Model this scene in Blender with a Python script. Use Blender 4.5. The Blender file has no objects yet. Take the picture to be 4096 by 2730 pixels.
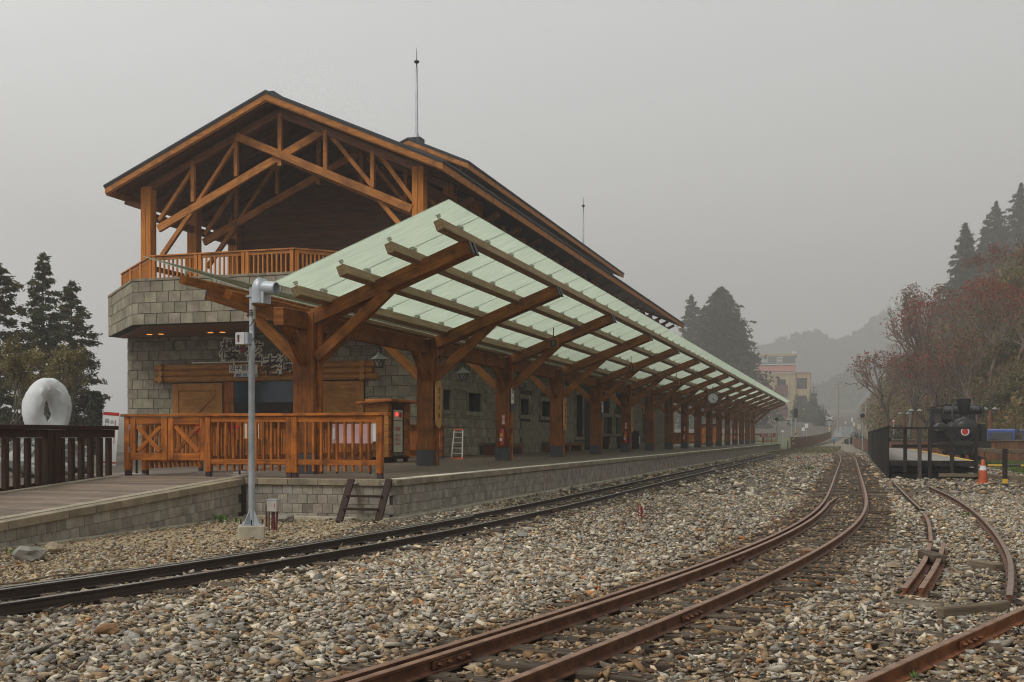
import bpy, bmesh, math, random
import numpy as np
from mathutils import Vector, Matrix, Euler

random.seed(7)
rng = np.random.default_rng(11)
S = bpy.context.scene
COL = S.collection
R = math.radians

# ------------------------------------------------------------------ camera
FPX, VX, HY = 4500.0, 3403.0, 1749.0            # focal length and platform vanishing point, in 4096 px units
CH = 1.45                                       # eye height above the rail foot
YAW = math.atan((VX - 2048.0) / FPX)
CA, SA = math.cos(YAW), math.sin(YAW)
cd = bpy.data.cameras.new('camera')
cam = bpy.data.objects.new('camera', cd)
COL.objects.link(cam)
cam.location = (0, 0, CH)
cam.rotation_euler = (R(90), 0, YAW)
cd.sensor_width = 36.0
cd.sensor_fit = 'HORIZONTAL'
cd.lens = FPX / 4096.0 * 36.0
cd.shift_y = (HY - 1365.0) / 4096.0
cd.clip_start = 0.1
cd.clip_end = 3000
S.camera = cam

# ------------------------------------------------------------------ sky, sun, exposure
w = bpy.data.worlds.new('World')
S.world = w
w.use_nodes = True
nt = w.node_tree
nt.nodes.clear()
sky = nt.nodes.new('ShaderNodeTexSky')
sky.sky_type = 'NISHITA'
sky.sun_disc = False
sky.sun_elevation = R(48)
sky.sun_rotation = R(-62)
sky.air_density = 2.0
sky.dust_density = 5.0
hs = nt.nodes.new('ShaderNodeHueSaturation')
hs.inputs['Saturation'].default_value = 0.05
mx = nt.nodes.new('ShaderNodeMix')
mx.data_type = 'RGBA'
mx.inputs[0].default_value = 0.62
mx.inputs[7].default_value = (7.0, 7.15, 7.2, 1)
bg = nt.nodes.new('ShaderNodeBackground')
bg.inputs['Strength'].default_value = 0.10
wo = nt.nodes.new('ShaderNodeOutputWorld')
nt.links.new(sky.outputs[0], hs.inputs['Color'])
nt.links.new(hs.outputs[0], mx.inputs[6])
nt.links.new(mx.outputs[2], bg.inputs[0])
nt.links.new(bg.outputs[0], wo.inputs[0])

sl = bpy.data.lights.new('sun', 'SUN')
sl.energy = 1.45
sl.angle = R(22)
sl.color = (1.0, 0.97, 0.92)
sun = bpy.data.objects.new('sun', sl)
COL.objects.link(sun)
sun.rotation_euler = Vector((0.42, 0.75, -1.0)).to_track_quat('-Z', 'Y').to_euler()

S.view_settings.view_transform = 'Standard'
S.view_settings.look = 'None'
S.view_settings.gamma = 1.0
S.view_settings.use_curve_mapping = False
S.view_settings.exposure = 0.27
S.cycles.max_bounces = 6
S.cycles.diffuse_bounces = 3
S.cycles.glossy_bounces = 2
S.cycles.transmission_bounces = 4
S.cycles.transparent_max_bounces = 12
S.cycles.volume_bounces = 1
S.cycles.use_denoising = True
S.cycles.filter_width = 1.05
S.cycles.caustics_reflective = False
S.cycles.caustics_refractive = False

# ------------------------------------------------------------------ helpers
def P(x, y, Y=None, X=None, z=None, d=None):
    """world point seen at pixel (x, y) of the 4096 px frame, on a plane Y=, X=, z= or at a depth d."""
    u = (x - 2048.0) / FPX
    v = (HY - y) / FPX
    dx, dy = -SA + u * CA, CA + u * SA
    if Y is not None: d = Y / dy
    elif X is not None: d = X / dx
    elif z is not None: d = (z - CH) / v
    return Vector((d * dx, d * dy, CH + d * v))

def sstep(a, b, t):
    t = np.clip((t - a) / (b - a), 0, 1)
    return t * t * (3 - 2 * t)

def toe(Y):
    return np.clip(13.0 - (Y - 80) * 0.15, 2.2, 13.0)

def zg(X, Y):
    """height of the ground"""
    X = np.asarray(X, float); Y = np.asarray(Y, float)
    z = np.where(Y > 130, 0.000128 * (np.clip(Y, 130, 270) - 130) ** 2 + 0.03 * np.clip(Y - 270, 0, 2000), 0.0)
    h = np.clip(X - toe(Y), 0, 110)
    z = z + np.clip(np.where(h < 58, 1.45 * h - 0.0125 * h * h, 42.05), 0, 60) * sstep(66, 84, Y)
    z = z + 0.55 * sstep(-13.7, -14.6, X) * sstep(6, 14, Y) * (1 - sstep(140, 170, Y))
    z = z - 0.30 * sstep(-40, -90, X) * np.clip(-X - 40, 0, 60) * (1 - sstep(140, 170, Y))
    return z

WM = {}
KID = {}
def link(o, parent=None, M=None):
    COL.objects.link(o)
    M = M or Matrix.Identity(4)
    WM[o] = M
    if parent is not None:
        KID.setdefault(parent, []).append(o)
        o.parent = parent
        o.matrix_parent_inverse = WM[parent].inverted()
    o.matrix_basis = M
    return o

def thing(name, label, cat, loc=(0, 0, 0), group=None, rz=0.0):
    o = bpy.data.objects.new(name, None)
    o.empty_display_size = 0.2
    link(o, None, Matrix.Translation(loc) @ Matrix.Rotation(rz, 4, 'Z'))
    return tag(o, label, cat, group)

def tag(o, label=None, cat=None, group=None, kind=None):
    if label: o['label'] = label
    if cat: o['category'] = cat
    if group: o['group'] = group
    if kind: o['kind'] = kind
    return o

def mesh(name, verts, faces, mat, parent=None, M=None, smooth=False):
    me = bpy.data.meshes.new(name)
    me.from_pydata([tuple(v) for v in verts], [], faces)
    me.materials.append(mat)
    if smooth:
        me.polygons.foreach_set('use_smooth', [True] * len(me.polygons))
        me.set_sharp_from_angle(angle=R(38))
    me.update()
    return link(bpy.data.objects.new(name, me), parent, M)

BOXC = {}
def boxmesh(sx, sy, sz, mat, bev=0.0):
    k = (round(sx, 3), round(sy, 3), round(sz, 3), mat.name, round(bev, 4))
    if k in BOXC: return BOXC[k]
    bm = bmesh.new()
    bmesh.ops.create_cube(bm, size=1.0)
    for v in bm.verts:
        v.co = Vector((v.co.x * k[0], v.co.y * k[1], v.co.z * k[2]))
    if bev > 0:
        bmesh.ops.bevel(bm, geom=list(bm.edges), offset=min(bev, min(k[:3]) * 0.3), segments=1, affect='EDGES')
    me = bpy.data.meshes.new('box')
    bm.to_mesh(me); bm.free()
    me.materials.append(mat)
    BOXC[k] = me
    return me

def box(name, parent, c, size, mat, rot=None, bev=0.0):
    M = Matrix.Translation(c)
    if rot is not None:
        M = M @ (Euler(rot).to_matrix().to_4x4() if not isinstance(rot, Matrix) else rot)
    return link(bpy.data.objects.new(name, boxmesh(*size, mat, bev)), parent, M)

def bx(name, parent, x0, x1, y0, y1, z0, z1, mat, bev=0.0):
    return box(name, parent, ((x0 + x1) / 2, (y0 + y1) / 2, (z0 + z1) / 2), (abs(x1 - x0), abs(y1 - y0), abs(z1 - z0)), mat, None, bev)

def frame(p0, p1, up=(0, 0, 1)):
    p0, p1 = Vector(p0), Vector(p1)
    x = (p1 - p0).normalized()
    up = Vector(up)
    if abs(x.dot(up)) > 0.99: up = Vector((0, 1, 0))
    y = up.cross(x).normalized()
    z = x.cross(y)
    M = Matrix((x, y, z)).transposed().to_4x4()
    M.translation = (p0 + p1) / 2
    return M, (p1 - p0).length

def beam(name, parent, p0, p1, wd, ht, mat, up=(0, 0, 1), bev=0.008):
    M, L = frame(p0, p1, up)
    if not up[2]: wd, ht = ht, wd                # ht is the face seen square on, wd the depth behind it
    return link(bpy.data.objects.new(name, boxmesh(L, wd, ht, mat, bev)), parent, M)

def lathe(prof, n=16):
    vs, fs = [], []
    for r, z in prof:
        for i in range(n):
            a = 2 * math.pi * i / n
            vs.append((r * math.cos(a), r * math.sin(a), z))
    for j in range(len(prof) - 1):
        for i in range(n):
            a, b = j * n + i, j * n + (i + 1) % n
            fs.append((a, b, b + n, a + n))
    fs.append(tuple(range(n - 1, -1, -1)))
    fs.append(tuple(range((len(prof) - 1) * n, len(prof) * n)))
    return vs, fs

def tube_vf(pts, r, n=8, closed=False):
    pts = [Vector(p) for p in pts]
    rs = r if isinstance(r, (list, tuple)) else [r] * len(pts)
    vs, fs = [], []
    prev = None
    for i, p in enumerate(pts):
        t = (pts[min(i + 1, len(pts) - 1)] - pts[max(i - 1, 0)]).normalized()
        a = prev if prev is not None else (Vector((0, 0, 1)) if abs(t.z) < 0.9 else Vector((1, 0, 0)))
        y = (a - t * a.dot(t)).normalized()
        prev = y
        x = t.cross(y)
        for k in range(n):
            q = 2 * math.pi * k / n
            vs.append(p + (x * math.cos(q) + y * math.sin(q)) * rs[i])
    m = len(pts)
    for j in range(m - 1):
        for i in range(n):
            a, b = j * n + i, j * n + (i + 1) % n
            fs.append((a, b, b + n, a + n))
    fs.append(tuple(range(n - 1, -1, -1)))
    fs.append(tuple(range((m - 1) * n, m * n)))
    return vs, fs

def tube(name, parent, pts, r, mat, n=8, smooth=True):
    v, f = tube_vf(pts, r, n)
    o = mesh(name, v, f, mat, parent, None, smooth)
    return o

def spin(name, parent, prof, mat, M, n=16, smooth=True):
    v, f = lathe(prof, n)
    return mesh(name, v, f, mat, parent, M, smooth)

def prism(name, parent, poly, depth, mat, M=None):
    """polygon in local x,z extruded along local y by depth (centred)"""
    n = len(poly)
    vs = [(x, -depth / 2, z) for x, z in poly] + [(x, depth / 2, z) for x, z in poly]
    fs = [tuple(range(n)), tuple(range(2 * n - 1, n - 1, -1))]
    fs += [(i, i + n, (i + 1) % n + n, (i + 1) % n) for i in range(n)]
    return mesh(name, vs, fs, mat, parent, M)

def merge(parts):
    vs, fs = [], []
    for v, f in parts:
        o = len(vs)
        vs += [tuple(q) for q in v]
        fs += [tuple(i + o for i in g) for g in f]
    return vs, fs

def boxvf(x0, x1, y0, y1, z0, z1):
    v = [(x, y, z) for x in (x0, x1) for y in (y0, y1) for z in (z0, z1)]
    return v, [(0, 1, 3, 2), (4, 6, 7, 5), (0, 4, 5, 1), (2, 3, 7, 6), (0, 2, 6, 4), (1, 5, 7, 3)]

def beamvf(p0, p1, wd, ht, up=(0, 0, 1)):
    M, L = frame(p0, p1, up)
    v, f = boxvf(-L / 2, L / 2, -wd / 2, wd / 2, -ht / 2, ht / 2)
    return [M @ Vector(q) for q in v], f

def text(name, parent, body, size, mat, M, extrude=0.004, offset=0.0, align='CENTER', sx=1.0, shear=0.0):
    c = bpy.data.curves.new(name, 'FONT')
    c.body = body; c.size = size; c.align_x = align; c.align_y = 'CENTER'
    c.extrude = extrude; c.offset = offset; c.shear = shear
    c.resolution_u = 3
    t = bpy.data.objects.new(name, c)
    COL.objects.link(t)
    dg = bpy.context.evaluated_depsgraph_get()
    me = bpy.data.meshes.new_from_object(t.evaluated_get(dg))
    bpy.data.objects.remove(t); bpy.data.curves.remove(c)
    me.materials.clear(); me.materials.append(mat)
    me.name = name
    return link(bpy.data.objects.new(name, me), parent, M @ Matrix.Diagonal((sx, 1, 1, 1)))

def face_cam():                      # text lying on a wall that faces -Y
    return Matrix.Rotation(R(90), 4, 'X')
def face_px():                       # text on a wall that faces +X
    return Matrix.Rotation(R(90), 4, 'Z') @ Matrix.Rotation(R(90), 4, 'X')

def copy_tree(o, parent=None, T=None, **props):
    """a thing, its parts and sub-parts, moved by the world matrix T"""
    c = o.copy()
    COL.objects.link(c)
    WM[c] = (T or Matrix.Identity(4)) @ WM[o]
    if parent: KID.setdefault(parent, []).append(c)
    c.parent = parent
    c.matrix_parent_inverse = WM[parent].inverted() if parent else Matrix.Identity(4)
    c.matrix_basis = WM[c]
    for k, v in props.items(): c[k] = v
    for ch in KIDS(o): copy_tree(ch, c, T)
    return c
def KIDS(o):
    return list(KID.get(o, []))

# ------------------------------------------------------------------ materials
def srgb(r, g, b):
    f = lambda c: (c / 255 / 12.92) if c <= 10 else ((c / 255 + 0.055) / 1.055) ** 2.4
    return (f(r), f(g), f(b), 1)

GAIN = {k: (1.62, 1.40, 0.95) for k in ('stained_timber', 'stained_timber_upright')}
GAIN.update({k: (1.65, 1.42, 0.95) for k in ('gable_timber', 'gable_timber_upright')})
GAIN.update({k: (1.35, 1.38, 1.2) for k in ('canopy_timber', 'canopy_column_timber')})
GAIN.update({'weathered_purlin': (1.20, 1.08, 0.98), 'grey_stone': (1.36, 1.29, 1.18), 'soffit_board': (2.6, 2.1, 1.4), 'pale_edge_paint': (1.35, 1.32, 1.25), 'stone_backing': (0.5, 0.48, 0.42), 'platform_stone': (1.46, 1.40, 1.32), 'coping_stone': (1.22, 1.12, 1.0),
             'deck_board': (1.35, 1.25, 1.10), 'ramp_board': (1.25, 1.15, 1.0), 'sandy_dirt': (1.35, 1.30, 1.15), 'gravelly_ground': (0.75, 0.68, 0.60), 'balcony_soffit': (1.3, 1.2, 1.0),
             'brown_wall_board': (2.7, 2.1, 1.35), 'rusty_rail_steel': (1.3, 1.2, 1.1), 'brown_rail_head': (1.45, 1.35, 1.2), 'orange_rust_rail': (1.4, 1.25, 1.0), 'sleeper_timber': (1.2, 1.12, 1.0),
             'carved_sign_wood': (1.3, 1.2, 1.0), 'concrete': (1.25, 1.22, 1.1), 'brown_fence_board': (1.4, 1.3, 1.1), 'hillside_earth': (1.5, 1.35, 1.1), 'worn_rail_head': (1.2, 1.2, 1.15)})
def mat(name, c1, c2=None, scale=4.0, stretch=(1, 1, 1), rough=0.7, bump=0.0, bscale=None, rnd=0.0, metal=0.0,
        lo=0.35, hi=0.65, detail=5, hatch=0.0, dirt=None, spec=0.5, coord='Object', hue=0.0):
    m = bpy.data.materials.new(name)
    m.use_nodes = True
    t = m.node_tree; N = t.nodes; L = t.links
    b = N['Principled BSDF']
    if 'timber' in name: rough, spec = max(rough, 0.72), 0.28
    b.inputs['Roughness'].default_value = rough
    b.inputs['Metallic'].default_value = metal
    b.inputs['Specular IOR Level'].default_value = spec
    c2 = c2 or c1
    gn = GAIN.get(name, (1, 1, 1))
    c1 = tuple(min(0.85, a * b) for a, b in zip(c1[:3], gn)); c2 = tuple(min(0.85, a * b) for a, b in zip(c2[:3], gn))
    tc = N.new('ShaderNodeTexCoord')
    oi = N.new('ShaderNodeObjectInfo')
    ml = N.new('ShaderNodeMath'); ml.operation = 'MULTIPLY'; ml.inputs[1].default_value = 37.0
    L.new(oi.outputs['Random'], ml.inputs[0])
    ad = N.new('ShaderNodeVectorMath'); ad.operation = 'ADD'
    L.new(tc.outputs[coord], ad.inputs[0]); L.new(ml.outputs[0], ad.inputs[1])
    mp = N.new('ShaderNodeMapping'); mp.inputs['Scale'].default_value = stretch
    L.new(ad.outputs[0], mp.inputs[0])
    no = N.new('ShaderNodeTexNoise'); no.inputs['Scale'].default_value = scale; no.inputs['Detail'].default_value = detail
    no.inputs['Roughness'].default_value = 0.6
    L.new(mp.outputs[0], no.inputs['Vector'])
    rp = N.new('ShaderNodeValToRGB')
    rp.color_ramp.elements[0].position = lo; rp.color_ramp.elements[0].color = c1 if len(c1) == 4 else (*c1, 1)
    rp.color_ramp.elements[1].position = hi; rp.color_ramp.elements[1].color = c2 if len(c2) == 4 else (*c2, 1)
    L.new(no.outputs['Fac'], rp.inputs[0])
    col = rp.outputs[0]
    if dirt:
        dc, amount, dscale = dirt
        n2 = N.new('ShaderNodeTexNoise'); n2.inputs['Scale'].default_value = dscale; n2.inputs['Detail'].default_value = 6
        L.new(ad.outputs[0], n2.inputs['Vector'])
        r2 = N.new('ShaderNodeValToRGB'); r2.color_ramp.elements[0].position = 0.48; r2.color_ramp.elements[1].position = 0.72
        r2.color_ramp.elements[0].color = (0, 0, 0, 1); r2.color_ramp.elements[1].color = (amount,) * 3 + (1,)
        L.new(n2.outputs['Fac'], r2.inputs[0])
        mm = N.new('ShaderNodeMix'); mm.data_type = 'RGBA'
        L.new(r2.outputs[0], mm.inputs[0]); L.new(col, mm.inputs[6]); mm.inputs[7].default_value = dc
        col = mm.outputs[2]
    if rnd > 0 or hue > 0:
        h = N.new('ShaderNodeHueSaturation')
        mr = N.new('ShaderNodeMapRange'); mr.inputs[3].default_value = 1 - rnd; mr.inputs[4].default_value = 1 + rnd
        L.new(oi.outputs['Random'], mr.inputs[0]); L.new(mr.outputs[0], h.inputs['Value'])
        if hue > 0:
            m3 = N.new('ShaderNodeMath'); m3.operation = 'MULTIPLY'; m3.inputs[1].default_value = 91.7
            m4 = N.new('ShaderNodeMath'); m4.operation = 'FRACT'
            L.new(oi.outputs['Random'], m3.inputs[0]); L.new(m3.outputs[0], m4.inputs[0])
            m5 = N.new('ShaderNodeMapRange'); m5.inputs[3].default_value = 0.5 - hue; m5.inputs[4].default_value = 0.5 + hue
            L.new(m4.outputs[0], m5.inputs[0]); L.new(m5.outputs[0], h.inputs['Hue'])
        L.new(col, h.inputs['Color']); col = h.outputs[0]
    L.new(col, b.inputs['Base Color'])
    if bump > 0 or hatch > 0:
        bn = N.new('ShaderNodeTexNoise'); bn.inputs['Scale'].default_value = bscale or scale * 6; bn.inputs['Detail'].default_value = 4
        L.new(mp.outputs[0], bn.inputs['Vector'])
        hgt = bn.outputs['Fac']
        if hatch > 0:
            wv = N.new('ShaderNodeTexWave'); wv.bands_direction = 'DIAGONAL'; wv.inputs['Scale'].default_value = hatch
            wv.inputs['Distortion'].default_value = 1.5
            L.new(tc.outputs['Object'], wv.inputs['Vector'])
            a2 = N.new('ShaderNodeMath'); a2.operation = 'ADD'
            L.new(hgt, a2.inputs[0]); L.new(wv.outputs['Fac'], a2.inputs[1]); hgt = a2.outputs[0]
        bp = N.new('ShaderNodeBump'); bp.inputs['Strength'].default_value = bump; bp.inputs['Distance'].default_value = 0.01
        L.new(hgt, bp.inputs['Height']); L.new(bp.outputs[0], b.inputs['Normal'])
    return m

G = (1.2, 14, 14)                                # wood grain along local x
GZ = (14, 14, 1.2)                               # wood grain along z
W_ORANGE = mat('stained_timber', (0.135, 0.044, 0.009), (0.265, 0.096, 0.019), 1.6, G, 0.55, 0.15, rnd=0.20, dirt=((0.06, 0.022, 0.008, 1), 0.85, 3.4))
W_ORANGEZ = mat('stained_timber_upright', (0.130, 0.042, 0.009), (0.270, 0.098, 0.019), 1.6, GZ, 0.55, 0.15, rnd=0.24, dirt=((0.06, 0.022, 0.008, 1), 0.85, 3.6))
W_GABLE = mat('gable_timber', (0.20, 0.085, 0.028), (0.33, 0.150, 0.052), 1.5, G, 0.55, 0.12, rnd=0.14, dirt=((0.13, 0.055, 0.022, 1), 0.7, 2.0))
W_GABLEZ = mat('gable_timber_upright', (0.24, 0.095, 0.020), (0.36, 0.150, 0.038), 1.5, GZ, 0.55, 0.12, rnd=0.08)
W_CANOPY = mat('canopy_timber', (0.110, 0.032, 0.006), (0.215, 0.072, 0.013), 1.6, G, 0.5, 0.15, rnd=0.18, dirt=((0.040, 0.015, 0.006, 1), 0.8, 2.4))
W_CANOPYZ = mat('canopy_column_timber', (0.105, 0.030, 0.006), (0.200, 0.064, 0.012), 1.4, GZ, 0.5, 0.15, rnd=0.14, dirt=((0.045, 0.016, 0.006, 1), 0.8, 2.2))
W_PURLIN = mat('weathered_purlin', (0.170, 0.115, 0.060), (0.300, 0.215, 0.125), 1.6, G, 0.7, 0.15, rnd=0.10)
W_DARK = mat('dark_timber', (0.020, 0.008, 0.004), (0.050, 0.019, 0.010), 1.6, GZ, 0.55, 0.15, rnd=0.18)
W_DARKX = mat('dark_timber_rail', (0.018, 0.008, 0.004), (0.040, 0.016, 0.009), 1.6, G, 0.55, 0.15, rnd=0.12)
W_BLACK = mat('tarred_timber', (0.010, 0.008, 0.007), (0.028, 0.021, 0.017), 2.0, GZ, 0.7, 0.2, rnd=0.25)
W_BLACKX = mat('tarred_timber_rail', (0.011, 0.009, 0.008), (0.030, 0.023, 0.019), 2.0, G, 0.7, 0.2, rnd=0.25)
W_SLEEPER = mat('sleeper_timber', (0.022, 0.016, 0.012), (0.085, 0.066, 0.048), 2.2, G, 0.85, 0.5, rnd=0.35, dirt=((0.13, 0.105, 0.075, 1), 0.7, 3.0))
W_PALE = mat('weathered_board', (0.10, 0.072, 0.043), (0.19, 0.145, 0.09), 2.0, G, 0.8, 0.4, rnd=0.15, dirt=((0.04, 0.025, 0.014, 1), 0.6, 3.0))
W_DECK = mat('deck_board', (0.062, 0.048, 0.038), (0.115, 0.090, 0.072), 1.2, (8, 1.0, 8), 0.6, 0.2, rnd=0.10)
W_RAMP = mat('ramp_board', (0.105, 0.080, 0.062), (0.185, 0.145, 0.112), 1.6, (1.0, 9, 9), 0.65, 0.45, rnd=0.38, hatch=26)
W_GREY = mat('grey_deck', (0.17, 0.155, 0.13), (0.29, 0.265, 0.23), 1.4, (8, 1, 8), 0.75, 0.2, rnd=0.10)
W_CEIL = mat('soffit_board', (0.035, 0.014, 0.006), (0.075, 0.028, 0.010), 1.4, (2, 10, 10), 0.6, 0.1, rnd=0.12)
W_SOFF = mat('balcony_soffit', (0.14, 0.055, 0.016), (0.22, 0.09, 0.026), 1.4, (2, 10, 10), 0.5, 0.1, rnd=0.10)
W_WALL = mat('brown_wall_board', (0.045, 0.019, 0.008), (0.085, 0.036, 0.014), 1.4, (1.2, 12, 12), 0.6, 0.1, rnd=0.18)
W_FENCE = mat('brown_fence_board', (0.075, 0.030, 0.013), (0.150, 0.062, 0.026), 1.4, GZ, 0.7, 0.1, rnd=0.25)
W_DOOR = mat('brightened_lacquer_timber', (0.34, 0.135, 0.026), (0.52, 0.235, 0.055), 1.6, G, 0.5, 0.12, rnd=0.12, dirt=((0.22, 0.075, 0.015, 1), 0.5, 2.4))  # light lacquer, colour raised further to replace light missing under the balcony
W_DOORZ = mat('brightened_lacquer_timber_upright', (0.34, 0.135, 0.026), (0.52, 0.235, 0.055), 1.6, GZ, 0.5, 0.12, rnd=0.12)  # same raised colour standing in for light, grain upright
W_OVAL = mat('carved_sign_wood', (0.30, 0.155, 0.05), (0.42, 0.23, 0.085), 2.0, GZ, 0.5, 0.1)

STONE = mat('grey_stone', (0.145, 0.130, 0.098), (0.245, 0.225, 0.175), 2.6, (1, 1, 1), 0.85, 0.45, 40, rnd=0.17, hatch=9, hue=0.018, dirt=((0.10, 0.085, 0.06, 1), 0.5, 2.2))
STONE_B = mat('stone_backing', (0.085, 0.077, 0.060), (0.120, 0.108, 0.084), 3.0, rough=0.9, bump=0.2)
STONE_P = mat('platform_stone', (0.125, 0.112, 0.090), (0.225, 0.205, 0.168), 3.2, rough=0.85, bump=0.5, bscale=40, rnd=0.18, hatch=14, hue=0.018, dirt=((0.36, 0.35, 0.32, 1), 0.55, 3.0))
COPING = mat('coping_stone', (0.165, 0.142, 0.102), (0.255, 0.224, 0.165), 2.6, rough=0.85, bump=0.3, bscale=30, rnd=0.14, dirt=((0.08, 0.07, 0.05, 1), 0.6, 1.6))
CONC = mat('concrete', (0.23, 0.21, 0.165), (0.36, 0.33, 0.27), 3.0, rough=0.9, bump=0.3, bscale=30, dirt=((0.13, 0.11, 0.08, 1), 0.6, 2.0))
EDGE = mat('pale_edge_paint', (0.42, 0.40, 0.33), (0.56, 0.53, 0.45), 2.0, rough=0.7, rnd=0.05, dirt=((0.25, 0.23, 0.18, 1), 0.5, 1.5))
PLINTH = mat('slate_grey_steel', (0.045, 0.046, 0.052), (0.062, 0.063, 0.070), 3.0, rough=0.45, metal=0.2)
STEEL = mat('dark_steel', (0.028, 0.028, 0.032), (0.045, 0.045, 0.05), 3.0, rough=0.5, metal=0.4)
MAROON = mat('maroon_foot', (0.030, 0.012, 0.013), (0.050, 0.022, 0.024), 4.0, rough=0.6)
GALV = mat('galvanised_steel', (0.33, 0.36, 0.38), (0.46, 0.49, 0.51), 5.0, rough=0.45, metal=0.25, dirt=((0.22, 0.24, 0.25, 1), 0.5, 3.0))
INOX = mat('stainless_steel', (0.45, 0.43, 0.39), (0.62, 0.60, 0.56), 4.0, rough=0.35, metal=0.6)
ROOFM = mat('dark_roof_metal', (0.022, 0.024, 0.026), (0.042, 0.044, 0.048), 1.0, rough=0.55, metal=0.2)
BLACKM = mat('black_metal', (0.008, 0.008, 0.009), (0.016, 0.016, 0.018), 3.0, rough=0.35, metal=0.1)
LOCO = mat('black_loco_paint', (0.006, 0.006, 0.007), (0.016, 0.016, 0.018), 3.0, rough=0.42, metal=0.05, spec=0.4)
LOCO2 = mat('worn_loco_paint', (0.018, 0.019, 0.021), (0.050, 0.052, 0.055), 3.0, rough=0.38, metal=0.2)
RAIL_A = mat('dark_rail_steel', (0.022, 0.014, 0.010), (0.055, 0.036, 0.026), 2.0, G, 0.55, 0.2, metal=0.2, coord='Generated')
RAIL_B = mat('rusty_rail_steel', (0.055, 0.023, 0.011), (0.130, 0.056, 0.026), 9.0, (1, 1, 1), 0.6, 0.2, metal=0.2, dirt=((0.03, 0.012, 0.007, 1), 0.6, 6.0))
RAIL_TOPA = mat('worn_rail_head', (0.12, 0.105, 0.09), (0.22, 0.20, 0.175), 6.0, rough=0.4, metal=0.5)
RAIL_TOPB = mat('brown_rail_head', (0.115, 0.062, 0.038), (0.215, 0.130, 0.085), 8.0, rough=0.42, metal=0.4)
RAIL_C = mat('orange_rust_rail', (0.075, 0.026, 0.009), (0.190, 0.072, 0.024), 7.0, rough=0.65, bump=0.2, metal=0.15, dirt=((0.04, 0.015, 0.008, 1), 0.6, 5.0))
RED = mat('red_paint', (0.42, 0.018, 0.012), (0.50, 0.026, 0.018), 3.0, rough=0.35)
ORANGE = mat('orange_plastic', (0.42, 0.07, 0.018), (0.52, 0.10, 0.03), 3.0, rough=0.5)
WHITE = mat('white_paint', (0.66, 0.66, 0.64), (0.76, 0.76, 0.74), 3.0, rough=0.6)
CREAM = mat('cream_board', (0.50, 0.46, 0.34), (0.58, 0.53, 0.41), 3.0, rough=0.6)
SIGNC = mat('sign_cream', (0.80, 0.75, 0.62), (0.85, 0.80, 0.68), 3.0, rough=0.6)
BLACK = mat('black_print', (0.010, 0.009, 0.008), None, rough=0.6)
PURPLE = mat('purple_print', (0.11, 0.012, 0.07), None, rough=0.6)
SKYBLUE = mat('blue_print', (0.03, 0.28, 0.52), None, rough=0.6)
GREENP = mat('green_print', (0.05, 0.28, 0.07), None, rough=0.6)
NAVY = mat('navy_print', (0.03, 0.03, 0.10), None, rough=0.5)
PINK = mat('pink_banner', (0.52, 0.30, 0.30), (0.62, 0.38, 0.37), 3.0, rough=0.7)
YELLOW = mat('yellow_paint', (0.60, 0.34, 0.02), (0.70, 0.42, 0.04), 4.0, rough=0.6, dirt=((0.25, 0.14, 0.03, 1), 0.5, 4.0))
BLUEP = mat('blue_car_paint', (0.025, 0.055, 0.22), (0.035, 0.075, 0.28), 2.0, rough=0.25)
NAVYCAR = mat('navy_car_paint', (0.010, 0.016, 0.05), (0.014, 0.022, 0.07), 2.0, rough=0.25)
TYRE = mat('tyre_rubber', (0.012, 0.012, 0.012), None, rough=0.9)
CARGLASS = mat('car_glass', (0.010, 0.012, 0.014), None, rough=0.08, spec=0.8)
DARKIN = mat('dark_interior', (0.006, 0.005, 0.005), (0.012, 0.010, 0.009), 3.0, rough=0.8)
PANE = mat('window_pane', (0.012, 0.015, 0.018), (0.022, 0.028, 0.034), 1.0, rough=0.08, spec=0.7)
BARK = mat('bark', (0.040, 0.030, 0.022), (0.085, 0.066, 0.048), 6.0, rough=0.9, bump=0.5)
BARKG = mat('grey_bark', (0.075, 0.062, 0.050), (0.160, 0.135, 0.108), 6.0, rough=0.9, bump=0.4)
MARBLE = mat('white_marble', (0.50, 0.51, 0.50), (0.66, 0.67, 0.66), 2.0, rough=0.7, bump=0.9, bscale=7)
BOULDER = mat('boulder_stone', (0.20, 0.215, 0.205), (0.36, 0.37, 0.35), 2.5, rough=0.85, bump=0.5, rnd=0.2)
HOTEL = mat('ochre_plaster', (0.48, 0.36, 0.20), (0.56, 0.43, 0.25), 0.6, rough=0.85, dirt=((0.30, 0.21, 0.10, 1), 0.5, 0.5))
HOTELR = mat('maroon_panel', (0.13, 0.032, 0.028), (0.17, 0.045, 0.038), 1.0, rough=0.7)
HROOF = mat('faded_red_roof', (0.34, 0.14, 0.11), (0.42, 0.18, 0.145), 1.0, rough=0.7)
HSIGN = mat('grey_sign_board', (0.13, 0.15, 0.15), (0.20, 0.22, 0.22), 1.0, rough=0.7)
ROAD = mat('asphalt_road', (0.16, 0.16, 0.155), (0.24, 0.24, 0.23), 1.5, rough=0.8)
LEAFC = mat('leaf_dark', (0.010, 0.020, 0.008), (0.034, 0.048, 0.016), 0.9, rough=0.7, rnd=0.10, coord='Object')
CLAY = mat('red_pipe', (0.075, 0.014, 0.012), (0.11, 0.022, 0.018), 3.0, rough=0.5)
HAIRG = mat('lamp_shade_green', (0.16, 0.17, 0.14), (0.23, 0.24, 0.20), 3.0, rough=0.5)
FROST = mat('frosted_glass', (0.42, 0.41, 0.38), None, rough=0.4)

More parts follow.
